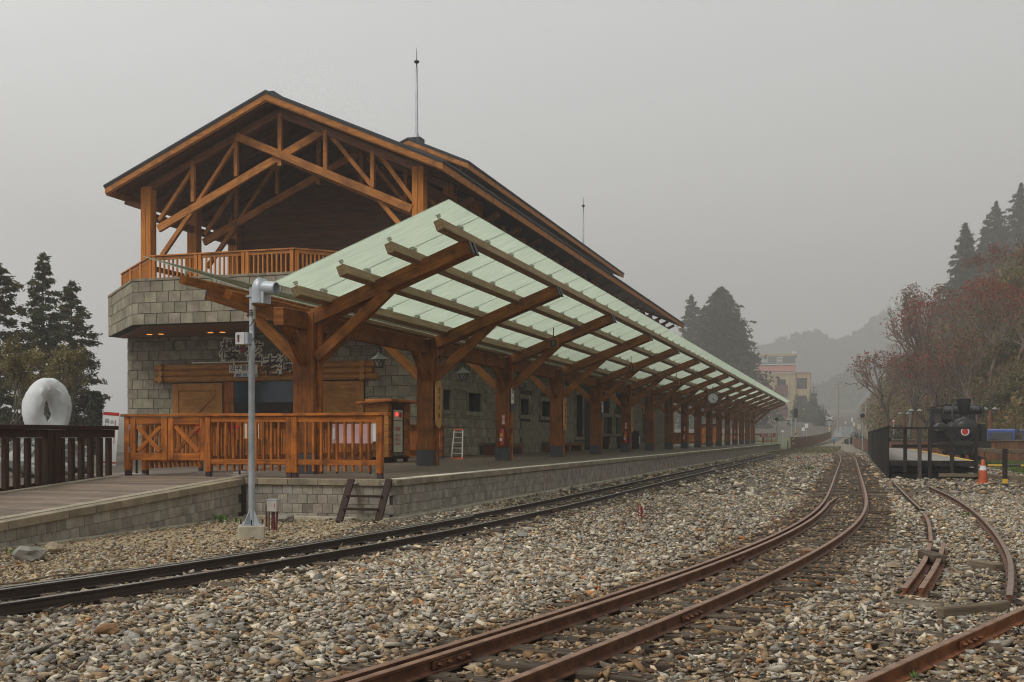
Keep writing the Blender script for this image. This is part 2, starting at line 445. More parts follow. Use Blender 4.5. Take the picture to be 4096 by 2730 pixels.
def attr_mat(name, rough=0.9, bump=0.3, bscale=30, transl=0.0, spec=0.3, mottle=0.25):
    m = bpy.data.materials.new(name); m.use_nodes = True
    t = m.node_tree; N = t.nodes; L = t.links; b = N['Principled BSDF']
    b.inputs['Roughness'].default_value = rough; b.inputs['Specular IOR Level'].default_value = spec
    a = N.new('ShaderNodeAttribute'); a.attribute_name = 'Col'
    tc = N.new('ShaderNodeTexCoord')
    n = N.new('ShaderNodeTexNoise'); n.inputs['Scale'].default_value = bscale; n.inputs['Detail'].default_value = 4
    L.new(tc.outputs['Object'], n.inputs['Vector'])
    mr = N.new('ShaderNodeMapRange'); mr.inputs[1].default_value = 0.3; mr.inputs[2].default_value = 0.7
    mr.inputs[3].default_value = 1 - mottle; mr.inputs[4].default_value = 1 + mottle
    L.new(n.outputs['Fac'], mr.inputs[0])
    h = N.new('ShaderNodeHueSaturation'); L.new(mr.outputs[0], h.inputs['Value']); L.new(a.outputs['Color'], h.inputs['Color'])
    L.new(h.outputs[0], b.inputs['Base Color'])
    if bump > 0:
        bp = N.new('ShaderNodeBump'); bp.inputs['Strength'].default_value = bump; bp.inputs['Distance'].default_value = 0.006
        L.new(n.outputs['Fac'], bp.inputs['Height']); L.new(bp.outputs[0], b.inputs['Normal'])
    if transl > 0:
        tr = N.new('ShaderNodeBsdfTranslucent'); L.new(h.outputs[0], tr.inputs['Color'])
        mxs = N.new('ShaderNodeMixShader'); mxs.inputs[0].default_value = transl
        L.new(b.outputs[0], mxs.inputs[1]); L.new(tr.outputs[0], mxs.inputs[2])
        L.new(mxs.outputs[0], N['Material Output'].inputs[0])
    return m
PEBBLE = attr_mat('ballast_stone', 0.85, 0.5, 60)
LEAF = attr_mat('foliage', 0.65, 0.0, 1.5, 0.25, mottle=0.3)

def glass_mat():
    m = bpy.data.materials.new('canopy_glass'); m.use_nodes = True
    t = m.node_tree; N = t.nodes; L = t.links; N.remove(N['Principled BSDF'])
    tc = N.new('ShaderNodeTexCoord'); oi = N.new('ShaderNodeObjectInfo')
    ml = N.new('ShaderNodeMath'); ml.operation = 'MULTIPLY'; ml.inputs[1].default_value = 50
    L.new(oi.outputs['Random'], ml.inputs[0])
    ad = N.new('ShaderNodeVectorMath'); ad.operation = 'ADD'; L.new(tc.outputs['Object'], ad.inputs[0]); L.new(ml.outputs[0], ad.inputs[1])
    mp = N.new('ShaderNodeMapping'); mp.inputs['Scale'].default_value = (0.8, 9, 9); L.new(ad.outputs[0], mp.inputs[0])
    n = N.new('ShaderNodeTexNoise'); n.inputs['Scale'].default_value = 2.2; n.inputs['Detail'].default_value = 5; L.new(mp.outputs[0], n.inputs['Vector'])
    rp = N.new('ShaderNodeValToRGB')
    rp.color_ramp.elements[0].position = 0.36; rp.color_ramp.elements[0].color = (0.60, 0.63, 0.54, 1)
    rp.color_ramp.elements[1].position = 0.66; rp.color_ramp.elements[1].color = (0.76, 0.80, 0.70, 1)
    L.new(n.outputs['Fac'], rp.inputs[0])
    tl = N.new('ShaderNodeBsdfTranslucent'); L.new(rp.outputs[0], tl.inputs['Color'])
    tp = N.new('ShaderNodeBsdfTransparent'); tp.inputs['Color'].default_value = (0.80, 0.90, 0.82, 1)
    gl = N.new('ShaderNodeBsdfGlossy'); gl.inputs['Roughness'].default_value = 0.08; gl.inputs['Color'].default_value = (0.8, 0.9, 0.82, 1)
    m1 = N.new('ShaderNodeMixShader'); m1.inputs[0].default_value = 0.36
    L.new(tl.outputs[0], m1.inputs[1]); L.new(tp.outputs[0], m1.inputs[2])
    m2 = N.new('ShaderNodeMixShader'); m2.inputs[0].default_value = 0.07; L.new(m1.outputs[0], m2.inputs[1]); L.new(gl.outputs[0], m2.inputs[2])
    L.new(m2.outputs[0], N['Material Output'].inputs[0])
    return m
GLASS = glass_mat()

def emis(name, c, s):
    m = bpy.data.materials.new(name); m.use_nodes = True
    b = m.node_tree.nodes['Principled BSDF']; b.inputs['Base Color'].default_value = (*c, 1)
    b.inputs['Emission Color'].default_value = (*c, 1); b.inputs['Emission Strength'].default_value = s
    return m
LAMPRED = emis('lit_red_lamp', (1.0, 0.03, 0.02), 3.0)
LAMPWARM = emis('lit_downlight', (1.0, 0.42, 0.08), 0.9)

def ground_mat():
    m = mat('gravelly_ground', (0.070, 0.056, 0.040), (0.140, 0.116, 0.086), 9.0, rough=0.95, bump=0.8, bscale=45, coord='Object', detail=8, dirt=((0.16, 0.15, 0.13, 1), 0.7, 25))
    return m
GROUND = ground_mat()
DIRT = mat('sandy_dirt', (0.165, 0.125, 0.075), (0.27, 0.215, 0.140), 5.0, rough=0.95, bump=0.8, bscale=45, detail=8)
HILLM = mat('hillside_earth', (0.050, 0.040, 0.018), (0.115, 0.085, 0.040), 0.5, rough=0.95, bump=0.6, bscale=4, detail=8, dirt=((0.045, 0.060, 0.018, 1), 0.9, 0.35))
GRASSM = mat('grass_turf', (0.045, 0.070, 0.014), (0.10, 0.125, 0.030), 1.5, rough=0.95, bump=0.5, bscale=25, dirt=((0.16, 0.14, 0.07, 1), 0.6, 1.0))

# ================================================================== THE SETTING
ZP = 0.70                                        # platform surface
XE, YF, YEND = -7.62, 18.30, 131.5               # platform edge line, near end, far end
XW = -14.82                                      # long wall of the station building
def axis(segs):
    out = []
    for a, b, s in segs: out += list(np.arange(a, b, s))
    return np.array(out + [segs[-1][1]])
gx = axis([(-900, -100, 60), (-100, -20, 8), (-20, -13, 0.5), (-13, 30, 1.0), (30, 80, 3), (80, 900, 60)])
gy = axis([(-60, 0, 10), (0, 60, 2), (60, 150, 2), (150, 300, 6), (300, 1740, 60)])
GXX, GYY = np.meshgrid(gx, gy)
GZ_ = zg(GXX, GYY) - 0.045 - 0.9 * np.clip((GXX - toe(GYY)) * 0.6, 0, 1) * sstep(70, 90, GYY)
nv = len(gx)
vs = np.stack([GXX.ravel(), GYY.ravel(), GZ_.ravel()], 1)
fs = [(j * nv + i, j * nv + i + 1, (j + 1) * nv + i + 1, (j + 1) * nv + i) for j in range(len(gy) - 1) for i in range(nv - 1)]
g = mesh('ground', vs, fs, GROUND); tag(g, 'gravelly brown ground of the railway yard', 'ground', kind='structure')

def sheet(name, x0, x1, y0, y1, m, label, cat, dz, nx=20, ny=40, jag=0.0):
    xs = np.linspace(x0, x1, nx + 1); ys = np.linspace(y0, y1, ny + 1)
    A, B = np.meshgrid(xs, ys)
    if jag:
        A = A + jag * np.sin(B * 1.7) * (np.abs(A - (x0 + x1) / 2) > abs(x1 - x0) * 0.45) + jag * 0.5 * np.sin(B * 4.1 + 1)
    Z = zg(A, B) + dz
    v = np.stack([A.ravel(), B.ravel(), Z.ravel()], 1); n = nx + 1
    f = [(j * n + i, j * n + i + 1, (j + 1) * n + i + 1, (j + 1) * n + i) for j in range(ny) for i in range(nx)]
    return tag(mesh(name, v, f, m), label, cat, kind='structure')
sheet('dirt_path', -13.4, -7.75, 4, 18.2, DIRT, 'sandy strip of ground beside the ramp', 'ground', -0.033, 10, 30, 0.2)
sheet('grass_verge', 6.6, 11.0, 46, 74, GRASSM, 'strip of grass beside the brown fence', 'grass', -0.030, 10, 40, 0.3)
sheet('gravel_yard', -7.5, 1.2, 92, 232, mat('fine_pale_gravel', (0.17, 0.145, 0.105), (0.30, 0.265, 0.205), 7.0, rough=0.95, bump=0.8, bscale=30, detail=8, dirt=((0.13, 0.13, 0.045, 1), 0.55, 0.5)), 'fine pale gravel and dry weeds of the far yard', 'gravel', -0.030, 10, 60, 0.3)
sheet('hillside', 2.0, 112, 71, 420, HILLM, 'brown hillside rising on the right', 'hill', -0.05, 110, 160)
sheet('road', -3.6, 0.6, 232, 330, ROAD, 'pale road climbing away beyond the crossing', 'road', 0.05, 4, 20)
sheet('hotel_forecourt', -60, -8.0, 150, 230, GRASSM, 'grass in front of the hotel', 'grass', 0.0, 20, 20)

# ---- station platform
plat = tag(mesh('platform', *boxvf(XW, XE - 0.08, YF + 0.08, YEND, -0.15, ZP - 0.045), STONE_B),
           'long stone platform beside the track', 'platform', kind='structure')
bxd = 0.15
k = 0
x = XW + 0.02
while x < XE - 0.36:                                 # deck boards along the platform
    bx('deck_board', plat, x, min(x + bxd - 0.006, XE - 0.335), YF + 0.33, YEND - 0.05, ZP - 0.044, ZP, W_DECK)
    x += bxd
cl = 0.6
y = YF
i = 0
while y < YEND - 0.1:                                # coping along the track
    L = cl if y > YF else 0.62
    if y < 70:
        bx('coping_stone', plat, XE - 0.33, XE - random.uniform(0, 0.006), y + 0.003, min(y + L, YEND) - 0.003, ZP - 0.115, ZP - 0.004 - random.uniform(0, 0.003), COPING, 0.006)
        y += L
    else:
        bx('coping_stone', plat, XE - 0.33, XE, y + 0.003, YEND, ZP - 0.115, ZP - 0.005, COPING); break
x = XE - 0.33
while x > -10.6:                                     # coping along the near end
    x0 = max(x - 0.6, -10.62)
    bx('coping_stone', plat, x0 + 0.003, x - 0.003, YF + random.uniform(0, 0.005), YF + 0.33, ZP - 0.115, ZP - 0.003 - random.uniform(0, 0.003), COPING, 0.006)
    x -= 0.6
bx('edge_line', plat, XE - 0.30, XE - 0.03, YF + 0.45, YEND - 0.02, ZP - 0.002, ZP + 0.004, EDGE)
rows = [(0.417, 0.582), (0.249, 0.413), (0.081, 0.245), (-0.05, 0.077)]
for r, (z0, z1) in enumerate(rows):
    x = XE - 0.06 - (0.1 if r % 2 else 0)
    bxp = XE - 0.06
    while x > -10.6:                                 # blocks of the near end
        x0 = max(x - 0.2, -10.62)
        bx('stone_block', plat, x0 + 0.002, min(x, XE - 0.062) - 0.002, YF + 0.055 - random.uniform(0, 0.008), YF + 0.1, z0, z1, STONE_P, 0.006)
        x -= 0.2
    y = YF + 0.06 + (0.1 if r % 2 else 0)
    bx('stone_block', plat, XE - 0.1, XE - 0.06, YF + 0.062, y - 0.002, z0, z1, STONE_P) if r % 2 else None
    while y < YF + 10:                               # blocks along the track, near part
        bx('stone_block', plat, XE - 0.1, XE - 0.055 + random.uniform(-0.004, 0.006), y + 0.002, y + 0.198, z0, z1, STONE_P, 0.006)
        y += 0.2
parts = []
for r, (z0, z1) in enumerate(rows):                  # the same blocks farther away
    y = YF + 10.06 + (0.1 if r % 2 else 0)
    while y < 75:
        o = random.uniform(-0.004, 0.006)
        parts.append(boxvf(XE - 0.1, XE - 0.055 + o, y + 0.002, y + 0.198, z0, z1)); y += 0.2
o = mesh('far_stone_blocks', *merge(parts), STONE_P, plat); tag(o, kind='stuff')
bx('far_wall_face', plat, XE - 0.1, XE - 0.056, 75.2, YEND, -0.1, 0.582, STONE_P)
bx('footing', plat, XE - 0.1, XE + 0.10, YF - 0.08, YEND, -0.15, 0.045, CONC, 0.01)
bx('footing', plat, -10.6, XE - 0.1, YF - 0.085, YF + 0.06, -0.15, 0.03, CONC, 0.01)

# ---- ramp down to the left
RX0, RX1, SL = -13.62, -10.62, 0.058
def zr(Y): return ZP - SL * (YF + 0.1 - Y)
ya, yb = 6.0, YF + 0.32
v = []
for X in (RX0, RX1 - 0.09):
    for Y in (ya, yb):
        v += [(X, Y, -0.15), (X, Y, zr(Y) - 0.05 if Y == ya else ZP - 0.05)]
ramp = tag(mesh('ramp', v, [(0, 1, 3, 2), (4, 6, 7, 5), (0, 4, 5, 1), (2, 3, 7, 6), (0, 2, 6, 4), (1, 5, 7, 3)], STONE_B),
           'boarded ramp sloping down from the platform end', 'ramp', kind='structure')
ang = math.atan(SL)
RT = Matrix.Rotation(ang, 4, 'X')
y = yb - 0.07
while y > ya:
    box('ramp_board', ramp, ((RX0 + RX1) / 2 - 0.05, y, zr(y) - 0.022), (RX1 - RX0 - 0.62, 0.124, 0.03), W_RAMP, RT)
    y -= 0.142
RIB = mat('tan_ribbed_strip', (0.25, 0.21, 0.145), (0.36, 0.31, 0.22), 3.0, rough=0.8, bump=0.3)
for X in (RX0 + 0.11, RX1 - 0.31):
    for q in range(3):                               # ribbed pale strips along both sides
        yc = (ya + yb) / 2
        box('edge_strip', ramp, (X + (q - 1) * 0.065, yc, zr(yc) - 0.012), (0.058, yb - ya, 0.035), RIB, RT)
y = YF - 0.02
while y > ya:
    box('coping_stone', ramp, (RX1 - 0.1, y - 0.3, zr(y - 0.3) - 0.06), (0.2, 0.594, 0.115), COPING, RT, 0.006)
    for r in range(4):
        zc = zr(y - 0.3) - 0.2 - r * 0.166
        for q in range(3):
            yy = y - 0.1 - q * 0.2 - (0.1 if r % 2 else 0)
            if zr(yy) - 0.2 - r * 0.166 > -0.10 and yy < YF - 0.08:
                box('stone_block', ramp, (RX1 - 0.10 + random.uniform(-0.004, 0.006), yy, zr(yy) - 0.2 - r * 0.166), (0.09, 0.196, 0.162), STONE_P, RT, 0.006)
    y -= 0.6
bx('footing', ramp, RX1 - 0.1, RX1 + 0.06, ya, YF + 0.02, -0.15, 0.0, CONC, 0.01)

# ---- dark fence on the left side of the ramp
fd = thing('ramp_fence', 'dark brown slatted fence along the left side of the ramp', 'fence', (RX0 - 0.1, 12, 0.3))
XF = RX0 - 0.10
TOPZ = 1.665
bx('top_rail', fd, XF - 0.09, XF + 0.09, 9.0, 18.75, TOPZ - 0.075, TOPZ, W_DARK, 0.008)
bx('upper_rail', fd, XF - 0.03, XF + 0.03, 9.0, 18.70, TOPZ - 0.225, TOPZ - 0.078, W_DARK, 0.005)
beam('lower_rail', fd, (XF - 0.06, 9.0, zr(9.0) - 0.02), (XF - 0.06, 17.0, zr(17.0) - 0.02), 0.06, 0.13, W_DARK)
y = 18.55
n = 0
while y > 9.1:
    if n in (6, 15, 24, 33):
        for dy in (-0.1, 0.1):
            bx('post', fd, XF - 0.07, XF + 0.07, y + dy - 0.07, y + dy + 0.07, zr(y) - 0.02, TOPZ - 0.08, W_DARK, 0.006)
        y -= 0.34
    else:
        bx('slat', fd, XF - 0.045, XF + 0.045, y - 0.048, y + 0.048, zr(y) + 0.0, TOPZ - 0.23, W_DARK, 0.005)
        y -= 0.27
    n += 1

# ---- fence across the platform end, with two gate leaves
def rail_fence(name, label, p0, p1, npan, z0, z1, group=None, slat=0.062, nsl=9, cap=True, base=True, post=0.115, mz=W_ORANGEZ, mxr=W_ORANGE, skip_caps=False):
    """panels between posts from p0 to p1 (plan points) with balusters hanging below the lower rail"""
    p0, p1 = Vector((*p0, 0)), Vector((*p1, 0))
    D = (p1 - p0); Lt = D.length; D.normalize()
    t = thing(name, label, 'fence', (p0.x, p0.y, z0), group)
    RZ = math.atan2(D.y, D.x)
    up = Vector((0, 0, 1))
    pl = Lt / npan
    def bar(nm, s0, s1, za, zb, th, m):
        c = p0 + D * ((s0 + s1) / 2) + up * ((za + zb) / 2)
        return box(nm, t, c, (s1 - s0, th, zb - za), m, (0, 0, RZ), 0.006)
    if cap: bar('top_rail', -0.12, Lt + 0.12, z1 - 0.052, z1, 0.16, mxr)
    for k in range(npan):
        a, b = k * pl, (k + 1) * pl
        for s in (a + post / 2, b - post / 2):
            c = p0 + D * s
            box('post', t, c + up * ((z0 + 0.09 + z1 - 0.055) / 2), (post, post, z1 - 0.055 - z0 - 0.09), mz, (0, 0, RZ), 0.008)
            if base: box('post_foot', t, c + up * (z0 + 0.046), (post * 0.82, post * 0.82, 0.092), MAROON, (0, 0, RZ))
        bar('upper_rail', a + post, b - post, z1 - 0.165, z1 - 0.058, 0.065, mxr)
        bar('lower_rail', a + post, b - post, z0 + 0.235, z0 + 0.335, 0.065, mxr)
        for q in range(nsl):
            s = a + post + (b - a - 2 * post) * (q + 1) / (nsl + 1)
            c = p0 + D * s + up * ((z0 + 0.12 + z1 - 0.168) / 2)
            box('baluster', t, c, (slat * 0.62, slat, z1 - 0.168 - z0 - 0.12), mz, (0, 0, RZ))
    return t
ZF = ZP + 1.19
rail_fence('platform_fence', 'orange stained timber fence with balusters across the near platform end', (-11.68, 18.72), (-8.06, 18.72), 2, ZP, ZF)
rail_fence('platform_fence', 'timber fence running back from the gates towards the building', (-13.42, 19.25), (-13.42, 36.3), 8, ZP, ZF - 0.04, nsl=11)

gt = thing('platform_gate', 'pair of timber gate leaves with crossed braces at the ramp top', 'gate', (-12.6, 18.8, ZP))
gx0, gx1, gyy = -13.48, -11.70, 18.80
bx('gate_post', gt, gx0 - 0.06, gx0 + 0.06, gyy - 0.02, gyy + 0.10, ZP + 0.10, ZF - 0.05, W_ORANGEZ, 0.008)
bx('post_foot', gt, gx0 - 0.05, gx0 + 0.05, gyy - 0.01, gyy + 0.09, ZP, ZP + 0.10, MAROON)
bx('top_rail', gt, gx0 - 0.12, gx1 - 0.02, gyy - 0.06, gyy + 0.12, ZF - 0.045, ZF + 0.005, W_ORANGE, 0.008)
lw = (gx1 - gx0 - 0.10) / 2
for q in range(2):
    a = gx0 + 0.075 + q * (lw + 0.006); b = a + lw - 0.006
    lf = bx('gate_leaf', gt, a, a + 0.13, gyy - 0.03, gyy + 0.02, ZP + 0.30, ZF - 0.06, W_ORANGEZ, 0.006)
    bx('stile', lf, b - 0.13, b, gyy - 0.03, gyy + 0.02, ZP + 0.30, ZF - 0.06, W_ORANGEZ, 0.006)
    bx('cross_rail', lf, a + 0.132, b - 0.132, gyy - 0.028, gyy + 0.018, ZF - 0.20, ZF - 0.062, W_ORANGE, 0.005)
    bx('cross_rail', lf, a + 0.132, b - 0.132, gyy - 0.028, gyy + 0.018, ZP + 0.302, ZP + 0.44, W_ORANGE, 0.005)
    za, zb = ZP + 0.47, ZF - 0.23
    beam('cross_brace', lf, (a + 0.16, gyy - 0.012, zb), (b - 0.16, gyy - 0.012, za), 0.03, 0.085, W_ORANGE, (0, 1, 0))
    beam('cross_brace', lf, (a + 0.16, gyy + 0.012, za), (b - 0.16, gyy + 0.012, zb), 0.03, 0.085, W_ORANGE, (0, 1, 0))
    for hz in (ZP + 0.5, ZF - 0.25):
        bx('hinge', lf, (a - 0.014 if q == 0 else b + 0.002), (a - 0.002 if q == 0 else b + 0.014), gyy - 0.034, gyy - 0.02, hz - 0.06, hz + 0.06, GALV)
for q, (X, lab) in enumerate(((-13.1, 'red notice strip behind the left gate leaf'), (-12.22, 'red notice strip behind the right gate leaf'))):
    t = thing('queue_stand', lab, 'barrier', (X, 20.9, ZP))
    bx('notice_strip', t, X - 0.22, X + 0.22, 20.89, 20.91, ZF - 0.36, ZF - 0.10, RED)
    bx('stand_post', t, X - 0.02, X + 0.02, 20.92, 20.96, ZP + 0.02, ZF - 0.15, GALV)
    spin('stand_base', t, [(0.17, 0), (0.17, 0.012), (0.05, 0.03)], INOX, Matrix.Translation((X, 20.94, ZP)), 20)
for X, lab in ((-13.55, 'chrome disc foot of a barrier stand beside the gate post'), (-11.25, 'chrome disc foot of a barrier stand behind the fence')):
    t = thing('barrier_stand', lab, 'stand', (X, 19.2, ZP))
    spin('foot_disc', t, [(0.19, 0.001), (0.19, 0.02), (0.06, 0.035)], INOX, Matrix.Translation((X, 19.2, ZP)), 24)
    spin('stand_pole', t, [(0.022, 0.03), (0.022, 0.95)], W_BLACK, Matrix.Translation((X, 19.2, ZP)), 8)
t = thing('banner_board', 'pink banner board standing behind the platform fence', 'banner', (-9.6, 21.0, ZP))
bx('banner', t, -10.17, -9.28, 21.0, 21.02, ZP + 0.62, ZP + 1.02, PINK)
bx('white_edge', t, -9.27, -9.2, 20.99, 21.02, ZP + 0.66, ZP + 1.02, WHITE)
bx('white_tag', t, -10.15, -10.11, 20.985, 20.998, ZP + 0.70, ZP + 0.94, WHITE)
bx('leg', t, -10.1, -10.06, 21.03, 21.06, ZP, ZP + 1.0, W_BLACK); bx('leg', t, -9.36, -9.32, 21.03, 21.06, ZP, ZP + 1.0, W_BLACK)
t = thing('notice_board', 'small cream notice behind the fence near the gates', 'notice', (-11.25, 20.2, ZP))
bx('paper', t, -11.72, -11.58, 20.2, 20.21, ZP + 0.72, ZP + 1.02, CREAM); bx('paper', t, -11.44, -11.40, 20.2, 20.21, ZP + 0.72, ZP + 1.02, CREAM)
bx('backboard', t, -11.95, -11.2, 20.215, 20.235, ZP + 0.70, ZP + 1.06, W_ORANGE); bx('leg', t, -11.6, -11.55, 20.24, 20.28, ZP, ZP + 1.0, W_DARK)
bx('red_tag', t, -11.93, -11.86, 20.2, 20.212, ZP + 0.92, ZP + 0.99, RED)

# ---- wooden steps leaning on the platform end
st = thing('platform_steps', 'reddish brown timber steps leaning against the platform end', 'steps', (-8.1, 17.9, 0))
for X in (-8.46, -7.74):
    beam('stringer', st, (X, YF - 0.56, -0.02), (X, YF - 0.06, ZP + 0.005), 0.045, 0.13, W_DARKX, (0, 1, 0))
for q in (0.29, 0.60):
    yy = YF - 0.56 + 0.5 * q
    bx('tread', st, -8.435, -7.765, yy - 0.07, yy + 0.07, ZP * q - 0.02, ZP * q + 0.018, W_DARKX, 0.004)
for X in (-8.40, -7.80):
    bx('bracket', st, X - 0.05, X + 0.05, YF - 0.10, YF - 0.001, ZP - 0.075, ZP - 0.055, GALV)

# ================================================================== STATION BUILDING
YWL = 37.8                                        # ground floor front wall
XL = -27.1                                        # its left corner
XC = -20.43                                       # roof ridge line
YR0, YR1 = 36.7, 95.7                             # roof ends
ZR, ZE, HW = 14.11, 11.10, 6.87                   # ridge, eaves, half width
sb = thing('station_building', 'two storey stone and timber station with a broad open gable', 'station', (XC, 60, ZP))
ZS = 5.29                                         # underside of the balcony
# ground floor front wall as blocks
fw = bx('front_wall', sb, XL + 0.03, XW - 0.03, YWL + 0.03, YWL + 0.33, ZP, ZS + 1.2, STONE_B)
ch_, bl_ = 0.372, 0.475
DOOR0, DOOR1, DZ = -25.03, -16.98, 3.60
def blocks(parent, org, ux, length, z0, nrow, holes, thick=0.06, nm='stone_block', ztop=99, limit=10 ** 6):
    ux = Vector(ux).normalized(); n = 0
    RZ = math.atan2(ux.y, ux.x)
    nrm = Vector((ux.y, -ux.x, 0))
    for r in range(nrow):
        s = -(bl_ / 2 if r % 2 else 0)
        za = z0 + r * ch_; zb = min(za + ch_, ztop)
        while s < length - 0.01:
            a, b = max(s, 0), min(s + bl_, length)
            s += bl_
            if b - a < 0.03 or zb - za < 0.03: continue
            for (ra, rb, rza, rzb) in cut((a, b, za, zb), holes):
                if rb - ra < 0.04 or rzb - rza < 0.04 or n >= limit: continue
                pm = Vector(org) + ux * ((ra + rb) / 2)
                c = pm + Vector((0, 0, (rza + rzb) / 2)) - nrm * (thick / 2 - 0.03 - random.uniform(-0.004, 0.012))
                box(nm, parent, c, (rb - ra - 0.016, thick, rzb - rza - 0.016), STONE, (0, 0, RZ), 0.006)
                n += 1
def cut(r, holes):
    """rectangle r minus the openings"""
    out = [r]
    for (h0, h1, g0, g1) in holes or ():
        nxt = []
        for (a, b, za, zb) in out:
            if b <= h0 or a >= h1 or zb <= g0 or za >= g1: nxt.append((a, b, za, zb)); continue
            if za < g0: nxt.append((a, b, za, g0))
            if zb > g1: nxt.append((a, b, g1, zb))
            m0, m1 = max(za, g0), min(zb, g1)
            if a < h0: nxt.append((a, h0, m0, m1))
            if b > h1: nxt.append((h1, b, m0, m1))
        out = nxt
    return out
blocks(fw, (XL, YWL + 0.03, 0), (1, 0, 0), XW - XL, ZP, 13, [(DOOR0 - XL, DOOR1 - XL, ZP - 1, DZ)], ztop=ZS + 0.02)
lw_ = bx('left_wall', sb, XL, XL + 0.3, YWL + 0.34, YR1 - 1, ZP, ZS + 1.2, STONE_B)
bw_ = bx('back_wall', sb, XL + 0.3, XW - 0.3, YR1 - 1.3, YR1 - 1, ZP, ZS + 1.2, STONE_B)
# long side wall with openings: backing pieces between the openings
sw_open = []
def win(x0, x1, y0, y1):
    a, b = P(x0, y0, X=XW), P(x1, y1, X=XW)
    sw_open.append((a.y, b.y, P(x0, y1, X=XW).z, a.z))
win(1769, 1800, 1558, 1639); win(1872, 1922, 1570, 1646); win(2081, 2116, 1594.6, 1660); win(2165, 2203, 1604, 1666)
win(2302.7, 2331, 1578, 1748); win(2412, 2450, 1667, 1736); win(2461, 2495, 1670, 1736)
sw_open.append((64.0, 70.5, ZP, 3.9)); sw_open.append((73.5, 78.0, ZP, 3.9)); sw_open.append((83.0, 84.6, 1.6, 3.2))
sw_open.sort()
ZT = 4.72
sdw = bx('side_wall', sb, XW - 0.33, XW - 0.03, YWL + 0.34, sw_open[0][0] - 0.001, ZP, ZT, STONE_B)
for q, (a, b, z0, z1) in enumerate(sw_open):
    z0 = max(z0, ZP)
    if z0 > ZP + 0.05: bx('wall_below', sdw, XW - 0.33, XW - 0.03, a, b, ZP, z0, STONE_B)
    bx('wall_above', sdw, XW - 0.33, XW - 0.03, a, b, z1, ZT, STONE_B)
    nb = sw_open[q + 1][0] if q + 1 < len(sw_open) else YR1 - 1.0
    bx('wall_pier', sdw, XW - 0.33, XW - 0.03, b + 0.001, nb - 0.001, ZP, ZT, STONE_B)
    wi = bx('window', sb, XW - 0.32, XW - 0.27, a, b, z0, z1, PANE if z1 - z0 < 2 else DARKIN)
    if z0 > ZP + 0.05:
        bx('window_sill', wi, XW - 0.26, XW + 0.055, a - 0.22, b + 0.22, z0 - 0.17, z0, STONE, 0.006)
        for yy in (a - 0.2, b + 0.002): bx('window_jamb', wi, XW - 0.26, XW + 0.048, yy, yy + 0.198, z0, z1, STONE, 0.005)
        bx('window_head', wi, XW - 0.26, XW + 0.052, a - 0.2, b + 0.2, z1, z1 + 0.2, STONE, 0.005)
        bx('window_bar', wi, XW - 0.265, XW - 0.245, (a + b) / 2 - 0.02, (a + b) / 2 + 0.02, z0, z1, W_DARK)
def skips(p, za, zb, a, b):
    for (y0, y1, z0, z1) in sw_open:
        if p.y + (b - a) / 2 > y0 - 0.2 and p.y - (b - a) / 2 < y1 + 0.2 and zb > z0 - 0.17 and za < z1 + 0.2: return True
    return False
blocks(sdw, (XW - 0.03, YWL + 0.06, 0), (0, 1, 0), 12.6, ZP, 11, [(y0 - 0.2 - YWL - 0.06, y1 + 0.2 - YWL - 0.06, z0 - 0.17, z1 + 0.2) for (y0, y1, z0, z1) in sw_open], ztop=ZT, limit=295)
bl_old = bl_
parts = []
for r in range(11):
    y = YWL + 12.7 + (bl_ / 2 if r % 2 else 0)
    while y < YR1 - 1.4:
        z0 = ZP + r * ch_; z1 = min(z0 + ch_, ZT)
        if not skips(Vector((XW, y + bl_ / 2, 0)), z0, z1, 0, bl_):
            parts.append(boxvf(XW - 0.06, XW + random.uniform(0, 0.008), y + 0.005, y + bl_ - 0.005, z0 + 0.005, z1 - 0.005))
        y += bl_
o = mesh('far_wall_blocks', *merge(parts), STONE, sdw); tag(o, kind='stuff')
# eaves boards over the platform side, upper storey timber wall
bx('eaves_soffit', sb, XW - 0.3, XW + 0.9, YWL + 2.0, YR1 - 1, ZT + 0.001, ZT + 0.12, W_SOFF)

# balcony band (octagonal front)
bp = [Vector((-27.3, 36.9, 0)), Vector((-23.6, 33.2, 0)), Vector((-17.2, 33.2, 0)), Vector((-13.5, 36.9, 0))]
ZB = 6.78
def band(inner, z0, z1, m, name):
    off = inner
    pts = [p.copy() for p in bp]
    q = [Vector((-27.3 + off, 36.9 + off * 0.41, 0)), Vector((-23.6 + off * 0.41, 33.2 + off, 0)), Vector((-17.2 - off * 0.41, 33.2 + off, 0)), Vector((-13.5 - off, 36.9 + off * 0.41, 0))]
    return q
q1 = band(0.03, 0, 0, None, ''); q2 = band(0.35, 0, 0, None, '')
vs, fs = [], []
for a in (q1, q2):
    for z in (ZS, ZB):
        vs += [(p.x, p.y, z) for p in a]
for i in range(3):
    fs += [(i, i + 1, i + 5, i + 4), (8 + i, 12 + i, 13 + i, 9 + i), (4 + i, 5 + i, 13 + i, 12 + i), (i, 8 + i, 9 + i, i + 1)]
bal = mesh('balcony', vs, fs, STONE_B, sb)
for i in range(3):
    a, b = bp[i], bp[i + 1]
    d = (b - a).normalized(); nrm = Vector((d.y, -d.x, 0))
    blocks(bal, a - nrm * 0.03, d, (b - a).length, ZS, 4, None)
    L = (b - a).length; nn = int(round(L / 0.62)); RZ = math.atan2(d.y, d.x)
    for k in range(nn):
        c = a + d * (L * (k + 0.5) / nn) - nrm * 0.12 + Vector((0, 0, ZB + 0.045))
        box('coping_stone', bal, c, (L / nn - 0.01, 0.30, 0.09), COPING, (0, 0, RZ), 0.006)
